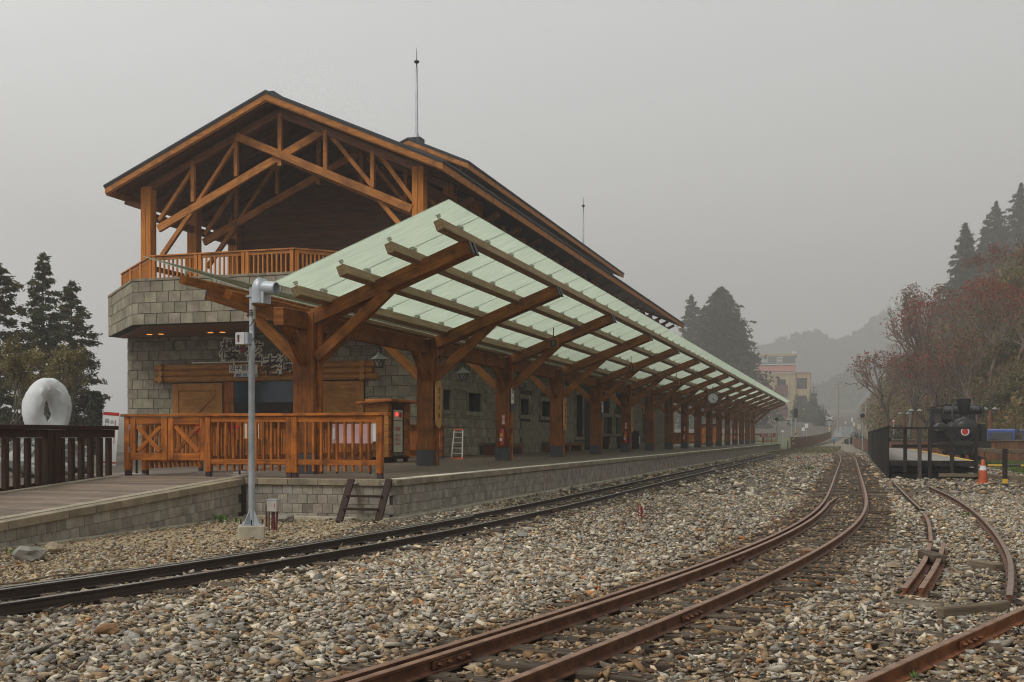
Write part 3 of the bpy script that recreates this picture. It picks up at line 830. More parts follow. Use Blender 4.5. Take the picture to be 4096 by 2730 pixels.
# balcony soffit and floor
vs = [(p.x, p.y, ZS + 0.015) for p in q1] + [(-13.53, YWL + 0.02, ZS + 0.015), (-27.27, YWL + 0.02, ZS + 0.015)]
vs = [(-27.27, YWL + 0.02, ZS + 0.015)] + vs[:4] + [vs[4]]
n = len(vs)
o = mesh('balcony_soffit', vs + [(a, b, c + 0.12) for a, b, c in vs], [tuple(range(n)), tuple(range(2 * n - 1, n - 1, -1))] + [(i, (i + 1) % n, (i + 1) % n + n, i + n) for i in range(n)], W_SOFF, sb)
o = mesh('balcony_floor', [(a, b, c + 0.95) for a, b, c in vs] + [(a, b, c + 1.05) for a, b, c in vs], [tuple(range(n)), tuple(range(2 * n - 1, n - 1, -1))] + [(i, (i + 1) % n, (i + 1) % n + n, i + n) for i in range(n)], W_DECK, sb)
bx('gallery_floor', sb, XL + 0.3, XW, YWL + 0.04, YR1 - 1.5, ZS + 0.97, ZS + 1.07, W_DECK)
for X in (-25.2, -24.7, -22.6, -22.1):
    spin('downlight', sb, [(0.11, 0.0), (0.09, 0.012)], LAMPWARM, Matrix.Translation((X, 36.5, ZS - 0.0)), 14)
# balcony railing
rp = [Vector((-26.55, 36.75, 0)), Vector((-22.96, 33.42, 0)), Vector((-17.55, 33.42, 0)), Vector((-14.3, 36.7, 0))]
ZRL0, ZRL1 = ZB + 0.02, 7.68
rl = bpy.data.objects.new('balcony_railing', None); link(rl, sb, Matrix.Translation((-20.4, 33.4, ZRL0)))
for i, npn in ((0, 3), (1, 3), (2, 3)):
    a, b = rp[i], rp[i + 1]
    d = (b - a); L = d.length; d.normalize(); RZ = math.atan2(d.y, d.x)
    def rb(nm, s0, s1, za, zb, th, m):
        c = a + d * ((s0 + s1) / 2) + Vector((0, 0, (za + zb) / 2)); box(nm, rl, c, (s1 - s0, th, zb - za), m, (0, 0, RZ), 0.005)
    rb('top_rail', -0.04, L + 0.04, ZRL1 - 0.05, ZRL1, 0.15, W_GABLE)
    for k in range(npn):
        s0, s1 = L * k / npn, L * (k + 1) / npn
        for s in (s0 + 0.08, s1 - 0.08): rb('post', s - 0.06, s + 0.06, ZRL0 - 0.02, ZRL1 - 0.052, 0.12, W_GABLEZ)
        rb('upper_rail', s0 + 0.142, s1 - 0.142, ZRL1 - 0.17, ZRL1 - 0.055, 0.06, W_GABLE)
        for q in range(8):
            s = s0 + 0.14 + (s1 - s0 - 0.28) * (q + 1) / 9
            rb('baluster', s - 0.026, s + 0.026, ZRL0, ZRL1 - 0.172, 0.06, W_GABLEZ)

# log lintel and barn doors
dl = thing('log_door_surround', 'stacked round logs over the wide shop doorway', 'door surround', (-21, YWL, ZP))
LR = 0.118
for k, z in enumerate((4.115, 3.885, 3.655)):
    tube('log', dl, [(-25.72 + (0.10 if k == 1 else 0) , YWL - 0.13, z), (-21.0, YWL - 0.13, z + 0.005), (-16.42 - (0.18 if k == 1 else 0), YWL - 0.13, z)], LR, W_DOOR, 14)
for X in (-25.42, -16.98):
    for z, rr, l in ((4.12, 0.125, 0.36), (3.885, 0.118, 0.30), (3.65, 0.125, 0.36)):
        v, f = tube_vf([(X + (0.06 if z > 3.8 and z < 4 else 0), YWL + 0.0, z), (X, YWL - l, z)], rr, 14)
        mesh('log_end', v, f, W_DOORZ, dl, None, False)
for q, (a, b) in enumerate(((-25.0, -22.83), (-19.17, -17.0))):
    d0 = thing('barn_door', ('plank barn door with a diagonal brace left of the shop doorway', 'plank barn door with a diagonal brace right of the shop doorway')[q], 'door', ((a + b) / 2, YWL - 0.1, ZP))
    nb = 9
    hgt = 3.5 - ZP - 0.02
    for k in range(nb):
        bx('plank', d0, a + 0.02, b - 0.02, YWL - 0.075, YWL - 0.045, ZP + 0.02 + hgt * k / nb, ZP + 0.02 + hgt * (k + 1) / nb - 0.006, W_DOOR)
    for x0, x1 in ((a, a + 0.26), (b - 0.26, b)): bx('stile', d0, x0, x1, YWL - 0.115, YWL - 0.078, ZP + 0.02, 3.5, W_DOORZ, 0.006)
    for z0, z1 in ((ZP + 0.02, ZP + 0.26), (3.24, 3.5)): bx('cross_rail', d0, a + 0.262, b - 0.262, YWL - 0.113, YWL - 0.078, z0, z1, W_DOOR, 0.006)
    p, r = ((a + 0.28, ZP + 1.0), (b - 0.28, 3.2)) if q == 0 else ((b - 0.28, ZP + 1.0), (a + 0.28, 3.2))
    beam('brace', d0, (p[0], YWL - 0.097, p[1]), (r[0], YWL - 0.097, r[1]), 0.034, 0.2, W_DOOR, (0, 1, 0))
bx('door_jamb', sb, -22.83, -22.4, YWL - 0.02, YWL + 0.35, ZP, 3.54, W_ORANGEZ, 0.006)
bx('door_jamb', sb, -19.6, -19.17, YWL - 0.02, YWL + 0.35, ZP, 3.54, W_ORANGEZ, 0.006)
bx('shop_interior', sb, -22.4, -19.6, YWL + 0.028, YWL + 0.031, ZP, 3.54, DARKIN)
bx('shop_glass', sb, -22.39, -19.61, YWL - 0.01, YWL + 0.0, 2.75, 3.53, mat('shop_blue_glass', (0.010, 0.018, 0.024), (0.02, 0.06, 0.11), 0.7, rough=0.1))
bx('shop_counter', sb, -21.2, -20.0, YWL - 0.02, YWL + 0.02, 1.4, 2.6, W_DARK)

# upper storey posts, trusses, wood wall, roof
YT = (37.72, 40.9, 44.1)
def T2(x, y, Y=37.6): return P(x, y, Y=Y)
def post(X, Y, z0, z1, name='roof_post'):
    p = bx(name, sb, X, X + 0.215, Y - 0.2, Y + 0.2, z0, z1, W_GABLEZ, 0.008)
    bx('post_half', p, X + 0.225, X + 0.44, Y - 0.2, Y + 0.2, z0, z1, W_GABLEZ, 0.008)
def zroof(X): return ZR - (ZR - ZE) / HW * abs(X - XC)
TH = 0.40                                         # roof build-up
mem = [((627, 914), (1300, 516), 0.29, 0), ((950, 548), (1650, 838), 0.29, -0.16), ((1117.5, 452), (1117.5, 664), 0.16, -0.05),
       ((941.5, 560), (941.5, 706), 0.15, -0.05), ((769, 645), (769, 808), 0.15, -0.05), ((1299, 520), (1299, 680), 0.15, -0.05), ((1488, 598), (1488, 752), 0.15, -0.05),
       ((936, 570), (783, 808), 0.13, 0.02), ((760, 683), (630, 880), 0.15, 0.02), ((1311, 530), (1486, 745), 0.16, 0.02), ((1500, 600), (1650, 800), 0.16, 0.02),
       ((757, 850), (640, 1022), 0.17, 0.02), ((1511, 798), (1610, 915), 0.17, 0.02)]
for ti, Y in enumerate(YT[:2]):
    tr = bpy.data.objects.new('roof_truss', None); link(tr, sb, Matrix.Translation((XC, Y, 9)))
    for (a, b, t, dy) in mem:
        A, B = T2(*a), T2(*b)
        A.y = B.y = Y + dy
        beam('truss_member', tr, A, B, 0.15, t, W_GABLE if a[0] != b[0] else W_GABLE, (0, 1, 0) if abs(a[0] - b[0]) > 2 else (0, 1, 0))
    for s in (-1, 1):                             # principal rafters under the roof
        beam('principal_rafter', tr, (XC, Y, ZR - TH - 0.16), (XC + s * 5.9, Y, zroof(XC + s * 5.9) - TH - 0.16), 0.2, 0.28, W_WALL, (0, 1, 0))
for Y in YT[:2]:
    for X in (-26.3, -15.04):
        post(X, Y, 6.3, zroof(X + (0 if X < XC else 0.44)) - TH - 0.02)
bwl = bx('gallery_back_wall', sb, -26.0, -14.9, 44.3, 44.4, 6.3, 11.2, W_WALL)
prism('gallery_gable', sb, [(-25.9, 11.2), (-14.95, 11.2), (XC + 3.2, zroof(XC + 3.2) - TH - 0.2), (XC, ZR - TH - 0.2), (XC - 3.2, zroof(XC - 3.2) - TH - 0.2)], 0.1, W_WALL, Matrix.Translation((0, 44.35, 0)))
for k in range(26):                                # boards of the gallery wall
    z = 6.35 + k * 0.19
    zz = z + 0.18
    lim = min(5.5, max(0.4, (ZR - TH - 0.25 - zz) / 0.438))
    bx('wall_board', bwl, XC - min(lim, 5.5), XC + min(lim, 5.45), 44.24 - random.uniform(0, 0.006), 44.29, z, zz, W_WALL)
for X in (-26.3, -15.04): post(X, 44.1, 6.3, zroof(X + (0 if X < XC else 0.44)) - TH - 0.02)
sdl = bx('gallery_side_beam', sb, -26.2, -25.95, 38.0, 44.0, 9.9, 10.15, W_WALL)
bx('gallery_side_beam', sb, -26.2, -25.95, 38.0, 44.0, 7.95, 8.1, W_WALL)
bx('gallery_side_rail', sb, -26.45, -26.3, 37.95, 44.0, 7.55, 7.68, W_GABLE)
for X0 in (-26.3, -14.85):                          # upper side walls beyond the gallery
    bx('upper_side_wall', sb, X0, X0 + 0.15, 44.35, YR1 - 1.2, 6.3, 10.3, W_WALL)
hv = bx('air_unit', sb, -19.2, -18.2, 38.6, 39.1, 6.45, 7.25, WHITE)
bx('vent_grille', sb, -21.6, -20.2, 38.0, 38.1, 6.5, 6.95, W_BLACK)
bx('parapet', sb, -23.4, -17.6, 38.2, 38.4, 6.36, 7.35, STONE)
y = 47.3                                            # posts and V braces along the platform side
while y < YR1 - 1.6:
    post(-15.04, y, 6.3, 10.75, 'side_post')
    for s in (-1, 1):
        beam('eaves_brace', sb, (-14.55, y + 0.25 * s, 9.1), (-14.55, y + 1.0 * s, 10.3), 0.1, 0.13, W_WALL, (1, 0, 0))
    beam('eaves_bracket', sb, (-14.6, y, 10.25), (-13.85, y, 10.60), 0.18, 0.2, W_WALL, (0, 1, 0))
    y += 3.2
for y in (40.9, 44.1): beam('eaves_bracket', sb, (-14.6, y, 10.25), (-13.85, y, 10.60), 0.18, 0.2, W_WALL, (0, 1, 0))
for y in (37.72, 40.9, 44.1): beam('eaves_bracket', sb, (-26.3, y, 10.35), (-27.1, y, 10.62), 0.18, 0.2, W_WALL, (0, 1, 0))
bx('eaves_beam', sb, -14.95, -14.65, 37.9, YR1 - 1.2, 10.3, 10.6, W_WALL)

def gable_roof(x0, zr, ze, hw, y0, y1, parent, seams):
    sl = (zr - ze) / hw
    def slab(t0, t1, ya, yb, nm, m, par, ex=0.0):     # t measured down from the roof top
        vs = []
        for Y in (ya, yb):
            for X, s in ((-hw - ex, 1), (0, 0), (hw + ex, 1)):
                vs += [(x0 + X, Y, zr - sl * abs(X) - t0), (x0 + X, Y, zr - sl * abs(X) - t1)]
        f = [(0, 2, 8, 6), (2, 4, 10, 8), (1, 7, 9, 3), (3, 9, 11, 5), (0, 1, 3, 2), (2, 3, 5, 4), (6, 8, 9, 7), (8, 10, 11, 9), (0, 6, 7, 1), (4, 5, 11, 10)]
        return mesh(nm, vs, f, m, par)
    rf = slab(0.0, 0.075, y0 - 0.04, y1 + 0.04, 'roof', ROOFM, parent, 0.05)
    slab(0.076, 0.14, y0 - 0.02, y1 + 0.02, 'roof_trim', ROOFM, rf, 0.02)
    slab(0.142, 0.20, y0 + 0.10, y1 - 0.10, 'roof_soffit', W_CEIL, rf, -0.12)
    for s in (-1, 1):
        for Y in (y0, y1 - 0.06):                   # barge boards
            vs = []
            for yy in (Y, Y + 0.06):
                for X in (0, hw):
                    for t in (0.141, 0.36): vs.append((x0 + s * X, yy, zr - sl * X - t))
            mesh('barge_board', vs, [(0, 1, 3, 2), (4, 6, 7, 5), (0, 4, 5, 1), (2, 3, 7, 6), (0, 2, 6, 4), (1, 5, 7, 3)], W_GABLE, rf)
            vs = []
            for yy in (Y + 0.05, Y + 0.09):
                for X in (0.0, hw - 0.03):
                    for t in (0.30, 0.405): vs.append((x0 + s * X, yy, zr - sl * X - t))
            mesh('barge_moulding', vs, [(0, 1, 3, 2), (4, 6, 7, 5), (0, 4, 5, 1), (2, 3, 7, 6), (0, 2, 6, 4), (1, 5, 7, 3)], W_GABLE, rf)
        X = hw
        bx('eaves_fascia', rf, x0 + s * (X - 0.06), x0 + s * X, y0 + 0.06, y1 - 0.06, ze - 0.40, ze - 0.145, W_GABLE)
    for k in range(seams):                           # raised seams of the sheet roof
        Y = y0 + (y1 - y0) * (k + 0.5) / seams
        for s in (-1, 1):
            beam('roof_seam', rf, (x0, Y, zr + 0.012), (x0 + s * hw, Y, ze + 0.012), 0.03, 0.03, ROOFM, (0, 1, 0), 0)
    bx('ridge_cap', rf, x0 - 0.14, x0 + 0.14, y0 + 0.3, y1 - 0.3, zr - 0.03, zr + 0.05, ROOFM)
    return rf
gable_roof(XC, ZR, ZE, HW, YR0, YR1, sb, 40)
mon = bx('monitor_wall', sb, XC - 2.4, XC + 2.4, 51.5, 87.7, 12.4, 14.6, W_WALL)
gable_roof(XC, 15.9, 14.57, 3.05, 50.5, 88.7, sb, 24)
k = 0
for Y in np.arange(46.8, 52, 1.4):                    # boards under the deep roof, ceiling of the gallery
    pass
y = 37.0
while y < 44.2:
    for s in (-1, 1):
        beam('common_rafter', sb, (XC, y, ZR - 0.30), (XC + s * 6.6, y, zroof(XC + 6.6) - 0.30), 0.09, 0.18, W_CEIL, (0, 1, 0))
    y += 1.06
for Y, lab in ((51.6, 'tall lightning rod on the near end of the upper roof'), (87.6, 'lightning rod on the far end of the upper roof')):
    t = thing('lightning_rod', lab, 'lightning rod', (XC, Y, 15.9))
    bx('base_block', t, XC - 0.3, XC + 0.3, Y - 0.3, Y + 0.3, 15.7, 16.12, ROOFM)
    spin('mast', t, [(0.2, 16.1), (0.075, 16.4), (0.065, 18.6), (0.05, 18.62), (0.05, 19.6), (0.03, 19.62)], GALV, Matrix.Translation((XC, Y, 0)), 10)
    spin('rod_head', t, [(0.03, 19.6), (0.03, 19.8), (0.12, 19.85), (0.14, 19.92), (0.05, 19.97), (0.02, 20.0), (0.012, 20.55)], STEEL, Matrix.Translation((XC, Y, 0)), 10)

# ---- signs over the doorway
sg = thing('shop_sign', 'cut out cream sign with black brush characters and a red blossom over the doorway', 'sign', (-20.9, YWL - 0.25, 4.3))
YS = 37.42
def on(x, y): return P(x, y, Y=YS)
def ch2(c, x, y, size, sx=1.0, rot=0.0):
    p = on(x, y)
    M = Matrix.Translation(p) @ face_cam() @ Matrix.Rotation(rot, 4, 'Z')
    o = text('character_board', sg, c, size, SIGNC, M, 0.02, 0.055 * size / 0.9, sx=sx, shear=0.12)
    M2 = Matrix.Translation(p + Vector((0, -0.023, 0))) @ face_cam() @ Matrix.Rotation(rot, 4, 'Z')
    text('brush_strokes', sg, c, size, BLACK, M2, 0.003, -0.003, sx=sx, shear=0.12)
ch2('櫻', 917, 1405, 0.86); ch2('花', 1013, 1412, 0.74); ch2('老', 1082, 1470, 0.84, 1.0, 0.06); ch2('街', 1152, 1462, 0.74)
pc = on(973, 1398) + Vector((0, -0.05, 0))
for q in range(5):
    a = q * 2 * math.pi / 5 + math.pi / 2
    vs = []
    for r, t in ((0.03, 0), (0.10, -0.38), (0.145, -0.2), (0.125, 0), (0.145, 0.2), (0.10, 0.38)):
        vs.append((r * math.cos(a + t), r * math.sin(a + t)))
    prism('petal', sg, vs, 0.015, RED, Matrix.Translation(pc))
bx('mounting_bar', sg, -24.0, -18.9, YS + 0.03, YS + 0.06, 4.25, 4.29, SIGNC)
bx('sign_hanger', sg, on(935, 1450).x - 0.02, on(935, 1450).x + 0.02, YS + 0.0, YS + 0.03, on(935, 1465).z, on(935, 1440).z, SIGNC)
ss = thing('station_name_sign', 'small white station name sign hung below the shop sign', 'sign', on(960, 1480))
a, b = on(917, 1461), on(1029, 1490)
bx('name_board', ss, a.x, b.x, YS - 0.01, YS + 0.03, b.z, a.z, SIGNC)
m = (a + b) / 2
text('name_lettering', ss, '沼平車站', 0.245, BLACK, Matrix.Translation((on(965, 1475).x, YS - 0.014, m.z)) @ face_cam(), 0.002, 0.004, sx=0.98)
a, b = on(937, 1491), on(1030, 1508)
bx('brand_board', ss, a.x, b.x, YS - 0.01, YS + 0.03, b.z, a.z, WHITE)
zc = (a.z + b.z) / 2
for s, x, mm in (('mi', 954, PURPLE), ('m', 981, SKYBLUE), ('u', 1023, GREENP)):
    text('brand_lettering', ss, s, 0.20, mm, Matrix.Translation((on(x, 1498).x, YS - 0.014, zc - 0.005)) @ face_cam(), 0.002, 0.008)

# ================================================================== PLATFORM CANOPY
NC, YC0, DYC = 17, 20.83, 6.8
XA, XB = -10.85, -10.40
XM = (XA + XB) / 2
cn = thing('platform_canopy', 'butterfly platform canopy of orange timber columns carrying green glass', 'canopy', (XM, 75, ZP))
def zr_right(X): return 5.31 + 0.383 * (X + 7.10)     # top of the right hand rafters
def zr_left(X): return 4.05 - 0.323 * (X + 11.19)
for i in range(NC):
    Y = YC0 + DYC * i
    c = bx('column', cn, XA, XB, Y - 0.225, Y - 0.07, ZP + 0.41, 3.98, W_CANOPYZ, 0.01)
    bx('column_back', c, XA, XB, Y + 0.07, Y + 0.225, ZP + 0.41, 3.98, W_CANOPYZ, 0.01)
    bx('column_core', c, XA + 0.03, XB + 0.045, Y - 0.05, Y + 0.05, ZP, 4.0, W_ORANGEZ, 0.006)
    bx('column_foot', c, XA - 0.006, XB + 0.006, Y - 0.232, Y - 0.062, ZP, ZP + 0.41, PLINTH)
    bx('column_foot', c, XA - 0.006, XB + 0.006, Y + 0.062, Y + 0.232, ZP, ZP + 0.41, PLINTH)
    ra = bpy.data.objects.new('rafter_pair', None); link(ra, cn, Matrix.Translation((XM, Y, 4.2)))
    for dy in (-0.135, 0.135):
        beam('rafter', ra, (XM - 0.12, Y + dy, zr_right(XM - 0.12) - 0.15), (-7.08, Y + dy, zr_right(-7.08) - 0.15), 0.13, 0.29, W_CANOPY, (0, 0, 1))
        beam('rafter', ra, (-12.86, Y + dy, zr_left(-12.86) - 0.14), (XM + 0.1, Y + dy, zr_left(XM + 0.1) - 0.14), 0.125, 0.26, W_CANOPY, (0, 0, 1))
        M, _ = frame((-8, Y + dy, zr_right(-8)), (-7, Y + dy, zr_right(-7)))
        M.translation = (-7.075, Y + dy, zr_right(-7.075) - 0.15)
        link(bpy.data.objects.new('rafter_end_cap', boxmesh(0.03, 0.14, 0.33, STEEL)), ra, M)
        M, _ = frame((-12, Y + dy, zr_left(-12)), (-13, Y + dy, zr_left(-13)))
        M.translation = (-12.865, Y + dy, zr_left(-12.865) - 0.14)
        link(bpy.data.objects.new('rafter_end_cap', boxmesh(0.03, 0.135, 0.28, STEEL)), ra, M)
    beam('brace', ra, (XB + 0.0, Y, 3.02), (-8.72, Y, zr_right(-8.72) - 0.20), 0.11, 0.24, W_CANOPY, (0, 1, 0))
    beam('brace', ra, (XB + 0.02, Y - 0.14, 3.05), (-8.80, Y - 0.14, zr_right(-8.8) - 0.32), 0.10, 0.2, W_CANOPY, (0, 1, 0)) if i == 0 else None
    beam('brace', ra, (XA - 0.0, Y, 3.02), (-11.95, Y, zr_left(-11.95) - 0.24), 0.12, 0.22, W_GABLE, (0, 1, 0))
    for s in (-1, 1):
        if (i == 0 and s < 0) or s < 0 or i < NC - 1:
            beam('long_brace', ra, (XM, Y + s * 0.2, 2.98), (XM, Y + s * 1.0, 3.72), 0.15, 0.2, W_CANOPY, (1, 0, 0))
    y0 = Y - 1.25 if i == 0 else Y - DYC + 0.235
    bx('long_beam', cn, XM - 0.11, XM + 0.11, y0, Y - 0.235, 3.62, 3.97, W_CANOPY, 0.01)
    if i: bx('upper_long_beam', cn, XM - 0.05, XM + 0.25, y0, Y - 0.235, 4.02, 4.10, W_PURLIN, 0.006)
sR = 0.383
PX = (-7.20, -8.17, -9.15, -10.10)
aR, aL = math.atan(0.383), math.atan(0.323)
for i in range(NC + 1):
    ya = (19.28 if i == 0 else YC0 + DYC * (i - 1)) + 0.002
    yb = (YC0 + DYC * i if i < NC else YC0 + DYC * (NC - 1) + 2.2) - 0.002
    for X in PX:
        M = Matrix.Translation((X, (ya + yb) / 2, zr_right(X) + 0.055)) @ Matrix.Rotation(R(90), 4, 'Z') @ Matrix.Rotation(aR, 4, 'X')
        M = Matrix.Translation((X, (ya + yb) / 2, zr_right(X) + 0.055)) @ Matrix.Rotation(-aR, 4, 'Y') @ Matrix.Rotation(R(90), 4, 'Z')
        link(bpy.data.objects.new('purlin', boxmesh(yb - ya, 0.165, 0.20, W_PURLIN, 0.008)), cn, M)
    for X in (-12.55, -11.55):
        M = Matrix.Translation((X, (ya + yb) / 2, zr_left(X) + 0.05)) @ Matrix.Rotation(aL, 4, 'Y') @ Matrix.Rotation(R(90), 4, 'Z')
        link(bpy.data.objects.new('purlin', boxmesh(yb - ya, 0.16, 0.18, W_ORANGE, 0.008)), cn, M)
GO = 0.275
npan = 69
for k in range(npan):
    ya, yb = 18.85 + 1.7 * k, 18.85 + 1.7 * (k + 1)
    xm = (-6.85 - 10.36) / 2; ln = 3.51 / math.cos(aR)
    M = Matrix.Translation((xm, (ya + yb) / 2, zr_right(xm) + GO)) @ Matrix.Rotation(-aR, 4, 'Y')
    link(bpy.data.objects.new('glass_pane', boxmesh(ln, 1.68, 0.018, GLASS)), cn, M)
    if k: box('pane_joint', cn, (xm, ya, zr_right(xm) + GO), (ln, 0.018, 0.014), STEEL, Matrix.Rotation(-aR, 4, 'Y'))
    xm = (-13.15 - 10.95) / 2; ln = 2.2 / math.cos(aL)
    M = Matrix.Translation((xm, (ya + yb) / 2, zr_left(xm) + GO)) @ Matrix.Rotation(aL, 4, 'Y')
    link(bpy.data.objects.new('glass_pane', boxmesh(ln, 1.69, 0.018, GLASS)), cn, M)
cv, cf = merge([lathe([(0.022, 0.0), (0.022, 0.07)], 8), lathe([(0.042, 0.07), (0.042, 0.085)], 10), lathe([(0.03, 0.085), (0.03, 0.105)], 10), lathe([(0.045, 0.105), (0.045, 0.125)], 10)])
me = bpy.data.meshes.new('glass_clamp'); me.from_pydata(cv, [], cf); me.materials.append(INOX)
ncl = 0
for k in range(0, 34):
    for X in PX:
        for dy in ((0.5,) if k == 0 else (-0.08, 0.08)):
            if ncl >= 290: continue
            link(bpy.data.objects.new('glass_clamp', me), cn, Matrix.Translation((X, 18.85 + 1.7 * k + dy, zr_right(X) + 0.14)) @ Matrix.Rotation(-aR, 4, 'Y')); ncl += 1
    if k < 4:
        for dy in ((0.5,) if k == 0 else (-0.09, 0.09)):
            link(bpy.data.objects.new('glass_clamp', me), cn, Matrix.Translation((-12.55, 18.85 + 1.7 * k + dy, zr_left(-12.55) + 0.14)) @ Matrix.Rotation(aL, 4, 'Y'))

ORD = ('nearest', 'second', 'third', 'fourth', 'fifth', 'sixth', 'seventh', 'eighth', 'ninth', 'tenth')
# ---- hanging lanterns on the building side of the columns
def lantern(k, Y):
    X = -12.3
    t = thing('platform_lantern', f'{ORD[k]} wire caged hanging lantern under the canopy, counted from the shop doorway' if k else 'nearest wire caged hanging lantern, just right of the shop logs', 'lantern', (X, Y, 3.4), 'lanterns hanging under the canopy')
    bx('hanger', t, X - 0.02, X + 0.02, Y - 0.02, Y + 0.02, 3.86, 4.32, BLACKM)
    tube('swivel', t, [(X, Y, 3.92), (X + 0.05, Y, 3.84), (X + 0.04, Y, 3.76), (X, Y, 3.72)], 0.035, BLACKM, 8)
    spin('shade', t, [(0.04, 3.76), (0.06, 3.70), (0.235, 3.57), (0.235, 3.555)], HAIRG, Matrix.Translation((X, Y, 0)), 18)
    spin('globe', t, [(0.11, 3.55), (0.11, 3.42), (0.07, 3.36)], FROST, Matrix.Translation((X, Y, 0)), 12)
    pv = []
    for q in range(8):
        a = q * math.pi / 4
        for tw in (-0.7, 0.7):
            pv.append(tube_vf([(X + 0.15 * math.cos(a), Y + 0.15 * math.sin(a), 3.55), (X + 0.135 * math.cos(a + tw / 2), Y + 0.135 * math.sin(a + tw / 2), 3.44), (X + 0.095 * math.cos(a + tw), Y + 0.095 * math.sin(a + tw), 3.335)], 0.008, 5))
    mesh('wire_cage', *merge(pv), BLACKM, t)
    spin('cage_ring', t, [(0.10, 3.325), (0.10, 3.345)], BLACKM, Matrix.Translation((X, Y, 0)), 14)
for k in range(7): lantern(k, 28.3 + 6.95 * k)

# ---- numbered hanging car stop signs
for k in range(8):
    Y, X = 32.9 + 12.55 * k, -8.6
    t = thing('car_number_sign', f'{ORD[k]} square wooden number sign hanging under the glass' if k else 'nearest square wooden number sign hanging under the glass, reading 1', 'sign', (X, Y, 4.3), 'number signs hanging under the canopy')
    bx('sign_frame', t, X - 0.16, X + 0.16, Y - 0.025, Y + 0.025, 4.12, 4.44, W_ORANGE, 0.03)
    bx('sign_face', t, X - 0.105, X + 0.105, Y - 0.031, Y - 0.026, 4.17, 4.39, BLACK)
    bx('hanging_rod', t, X - 0.012, X + 0.012, Y - 0.01, Y + 0.01, 4.44, zr_right(X) + 0.02, BLACKM)
    bx('rod_collar', t, X - 0.05, X + 0.05, Y - 0.02, Y + 0.02, 4.44, 4.475, BLACKM)
    if k < 3: text('number', t, str(k + 1), 0.2, W_OVAL, Matrix.Translation((X, Y - 0.034, 4.28)) @ face_cam(), 0.002)
# ---- clock
t = thing('platform_clock', 'round white faced station clock hanging under the canopy', 'clock', (-8.6, 74, 3.97))
MC = Matrix.Translation((-8.6, 74, 3.97)) @ Matrix.Rotation(R(90), 4, 'X')
spin('clock_case', t, [(0.36, -0.08), (0.38, -0.05), (0.38, 0.05), (0.33, 0.07)], BLACKM, MC, 28)
spin('clock_face', t, [(0.325, 0.065), (0.325, 0.078)], WHITE, MC, 28)
for q in range(12):
    a = q * math.pi / 6
    p = Vector((-8.6 + 0.265 * math.sin(a), 73.915, 3.97 + 0.265 * math.cos(a)))
    box('hour_mark', t, p, (0.045, 0.008, 0.045), BLACK)
for a, l, wd in ((R(142), 0.17, 0.035), (R(155), 0.27, 0.025)):
    e = Vector((math.sin(a), 0, math.cos(a)))
    beam('clock_hand', t, Vector((-8.6, 73.912, 3.97)) - e * 0.04, Vector((-8.6, 73.912, 3.97)) + e * l, 0.006, wd, BLACK, (0, 1, 0))
bx('hanging_rod', t, -8.63, -8.57, 73.97, 74.03, 4.34, 4.74, BLACKM)

# ---- things on the columns
def YCi(i): return YC0 + DYC * (i - 1)
for k, i in enumerate((3, 6, 9, 14)):
    Y = YCi(i) - 0.30
    X = XM + 0.02
    t = thing('fire_extinguisher', ('red fire extinguisher with labels on the third canopy column', 'red fire extinguisher on the sixth canopy column', 'red fire extinguisher on the ninth canopy column', 'small red fire extinguisher far down the row of columns')[k], 'fire extinguisher', (X, Y, 1.15), 'fire extinguishers on the canopy columns')
    spin('cylinder', t, [(0.055, 1.18), (0.075, 1.20), (0.075, 1.60), (0.06, 1.66), (0.03, 1.70), (0.03, 1.73)], RED, Matrix.Translation((X, Y, 0)), 16)
    bx('valve_handle', t, X - 0.015, X + 0.06, Y - 0.02, Y + 0.02, 1.73, 1.78, BLACKM)
    tube('hose', t, [(X - 0.02, Y - 0.02, 1.74), (X - 0.10, Y - 0.02, 1.68), (X - 0.11, Y - 0.02, 1.5), (X - 0.10, Y - 0.02, 1.32)], 0.012, BLACKM, 6)
    bx('label', t, X - 0.055, X + 0.02, Y - 0.084, Y - 0.07, 1.32, 1.42, WHITE)
    bx('label', t, X - 0.055, X + 0.05, Y - 0.082, Y - 0.065, 1.46, 1.56, YELLOW)
    bx('strap', t, X - 0.078, X + 0.078, Y - 0.06, Y + 0.073, 1.30, 1.315, BLACKM)
    bx('wall_plate', t, X - 0.03, X + 0.03, Y + 0.06, YCi(i) - 0.226, 1.25, 1.6, BLACKM)
    s = thing('extinguisher_notice', ('red notice above the fire extinguisher on the third column', 'red notice above the fire extinguisher on the sixth column', 'red notice above the fire extinguisher on the ninth column', 'red notice above the far fire extinguisher')[k], 'notice', (X + 0.02, YCi(i) - 0.23, 1.98), 'notices above the fire extinguishers')
    bx('notice_plate', s, X - 0.035, X + 0.085, YCi(i) - 0.24, YCi(i) - 0.226, 1.83, 2.16, RED)
    for q, c in enumerate('滅火器'): text('notice_lettering', s, c, 0.09, WHITE, Matrix.Translation((X + 0.025, YCi(i) - 0.243, 2.09 - 0.095 * q)) @ face_cam(), 0.001, 0.002)
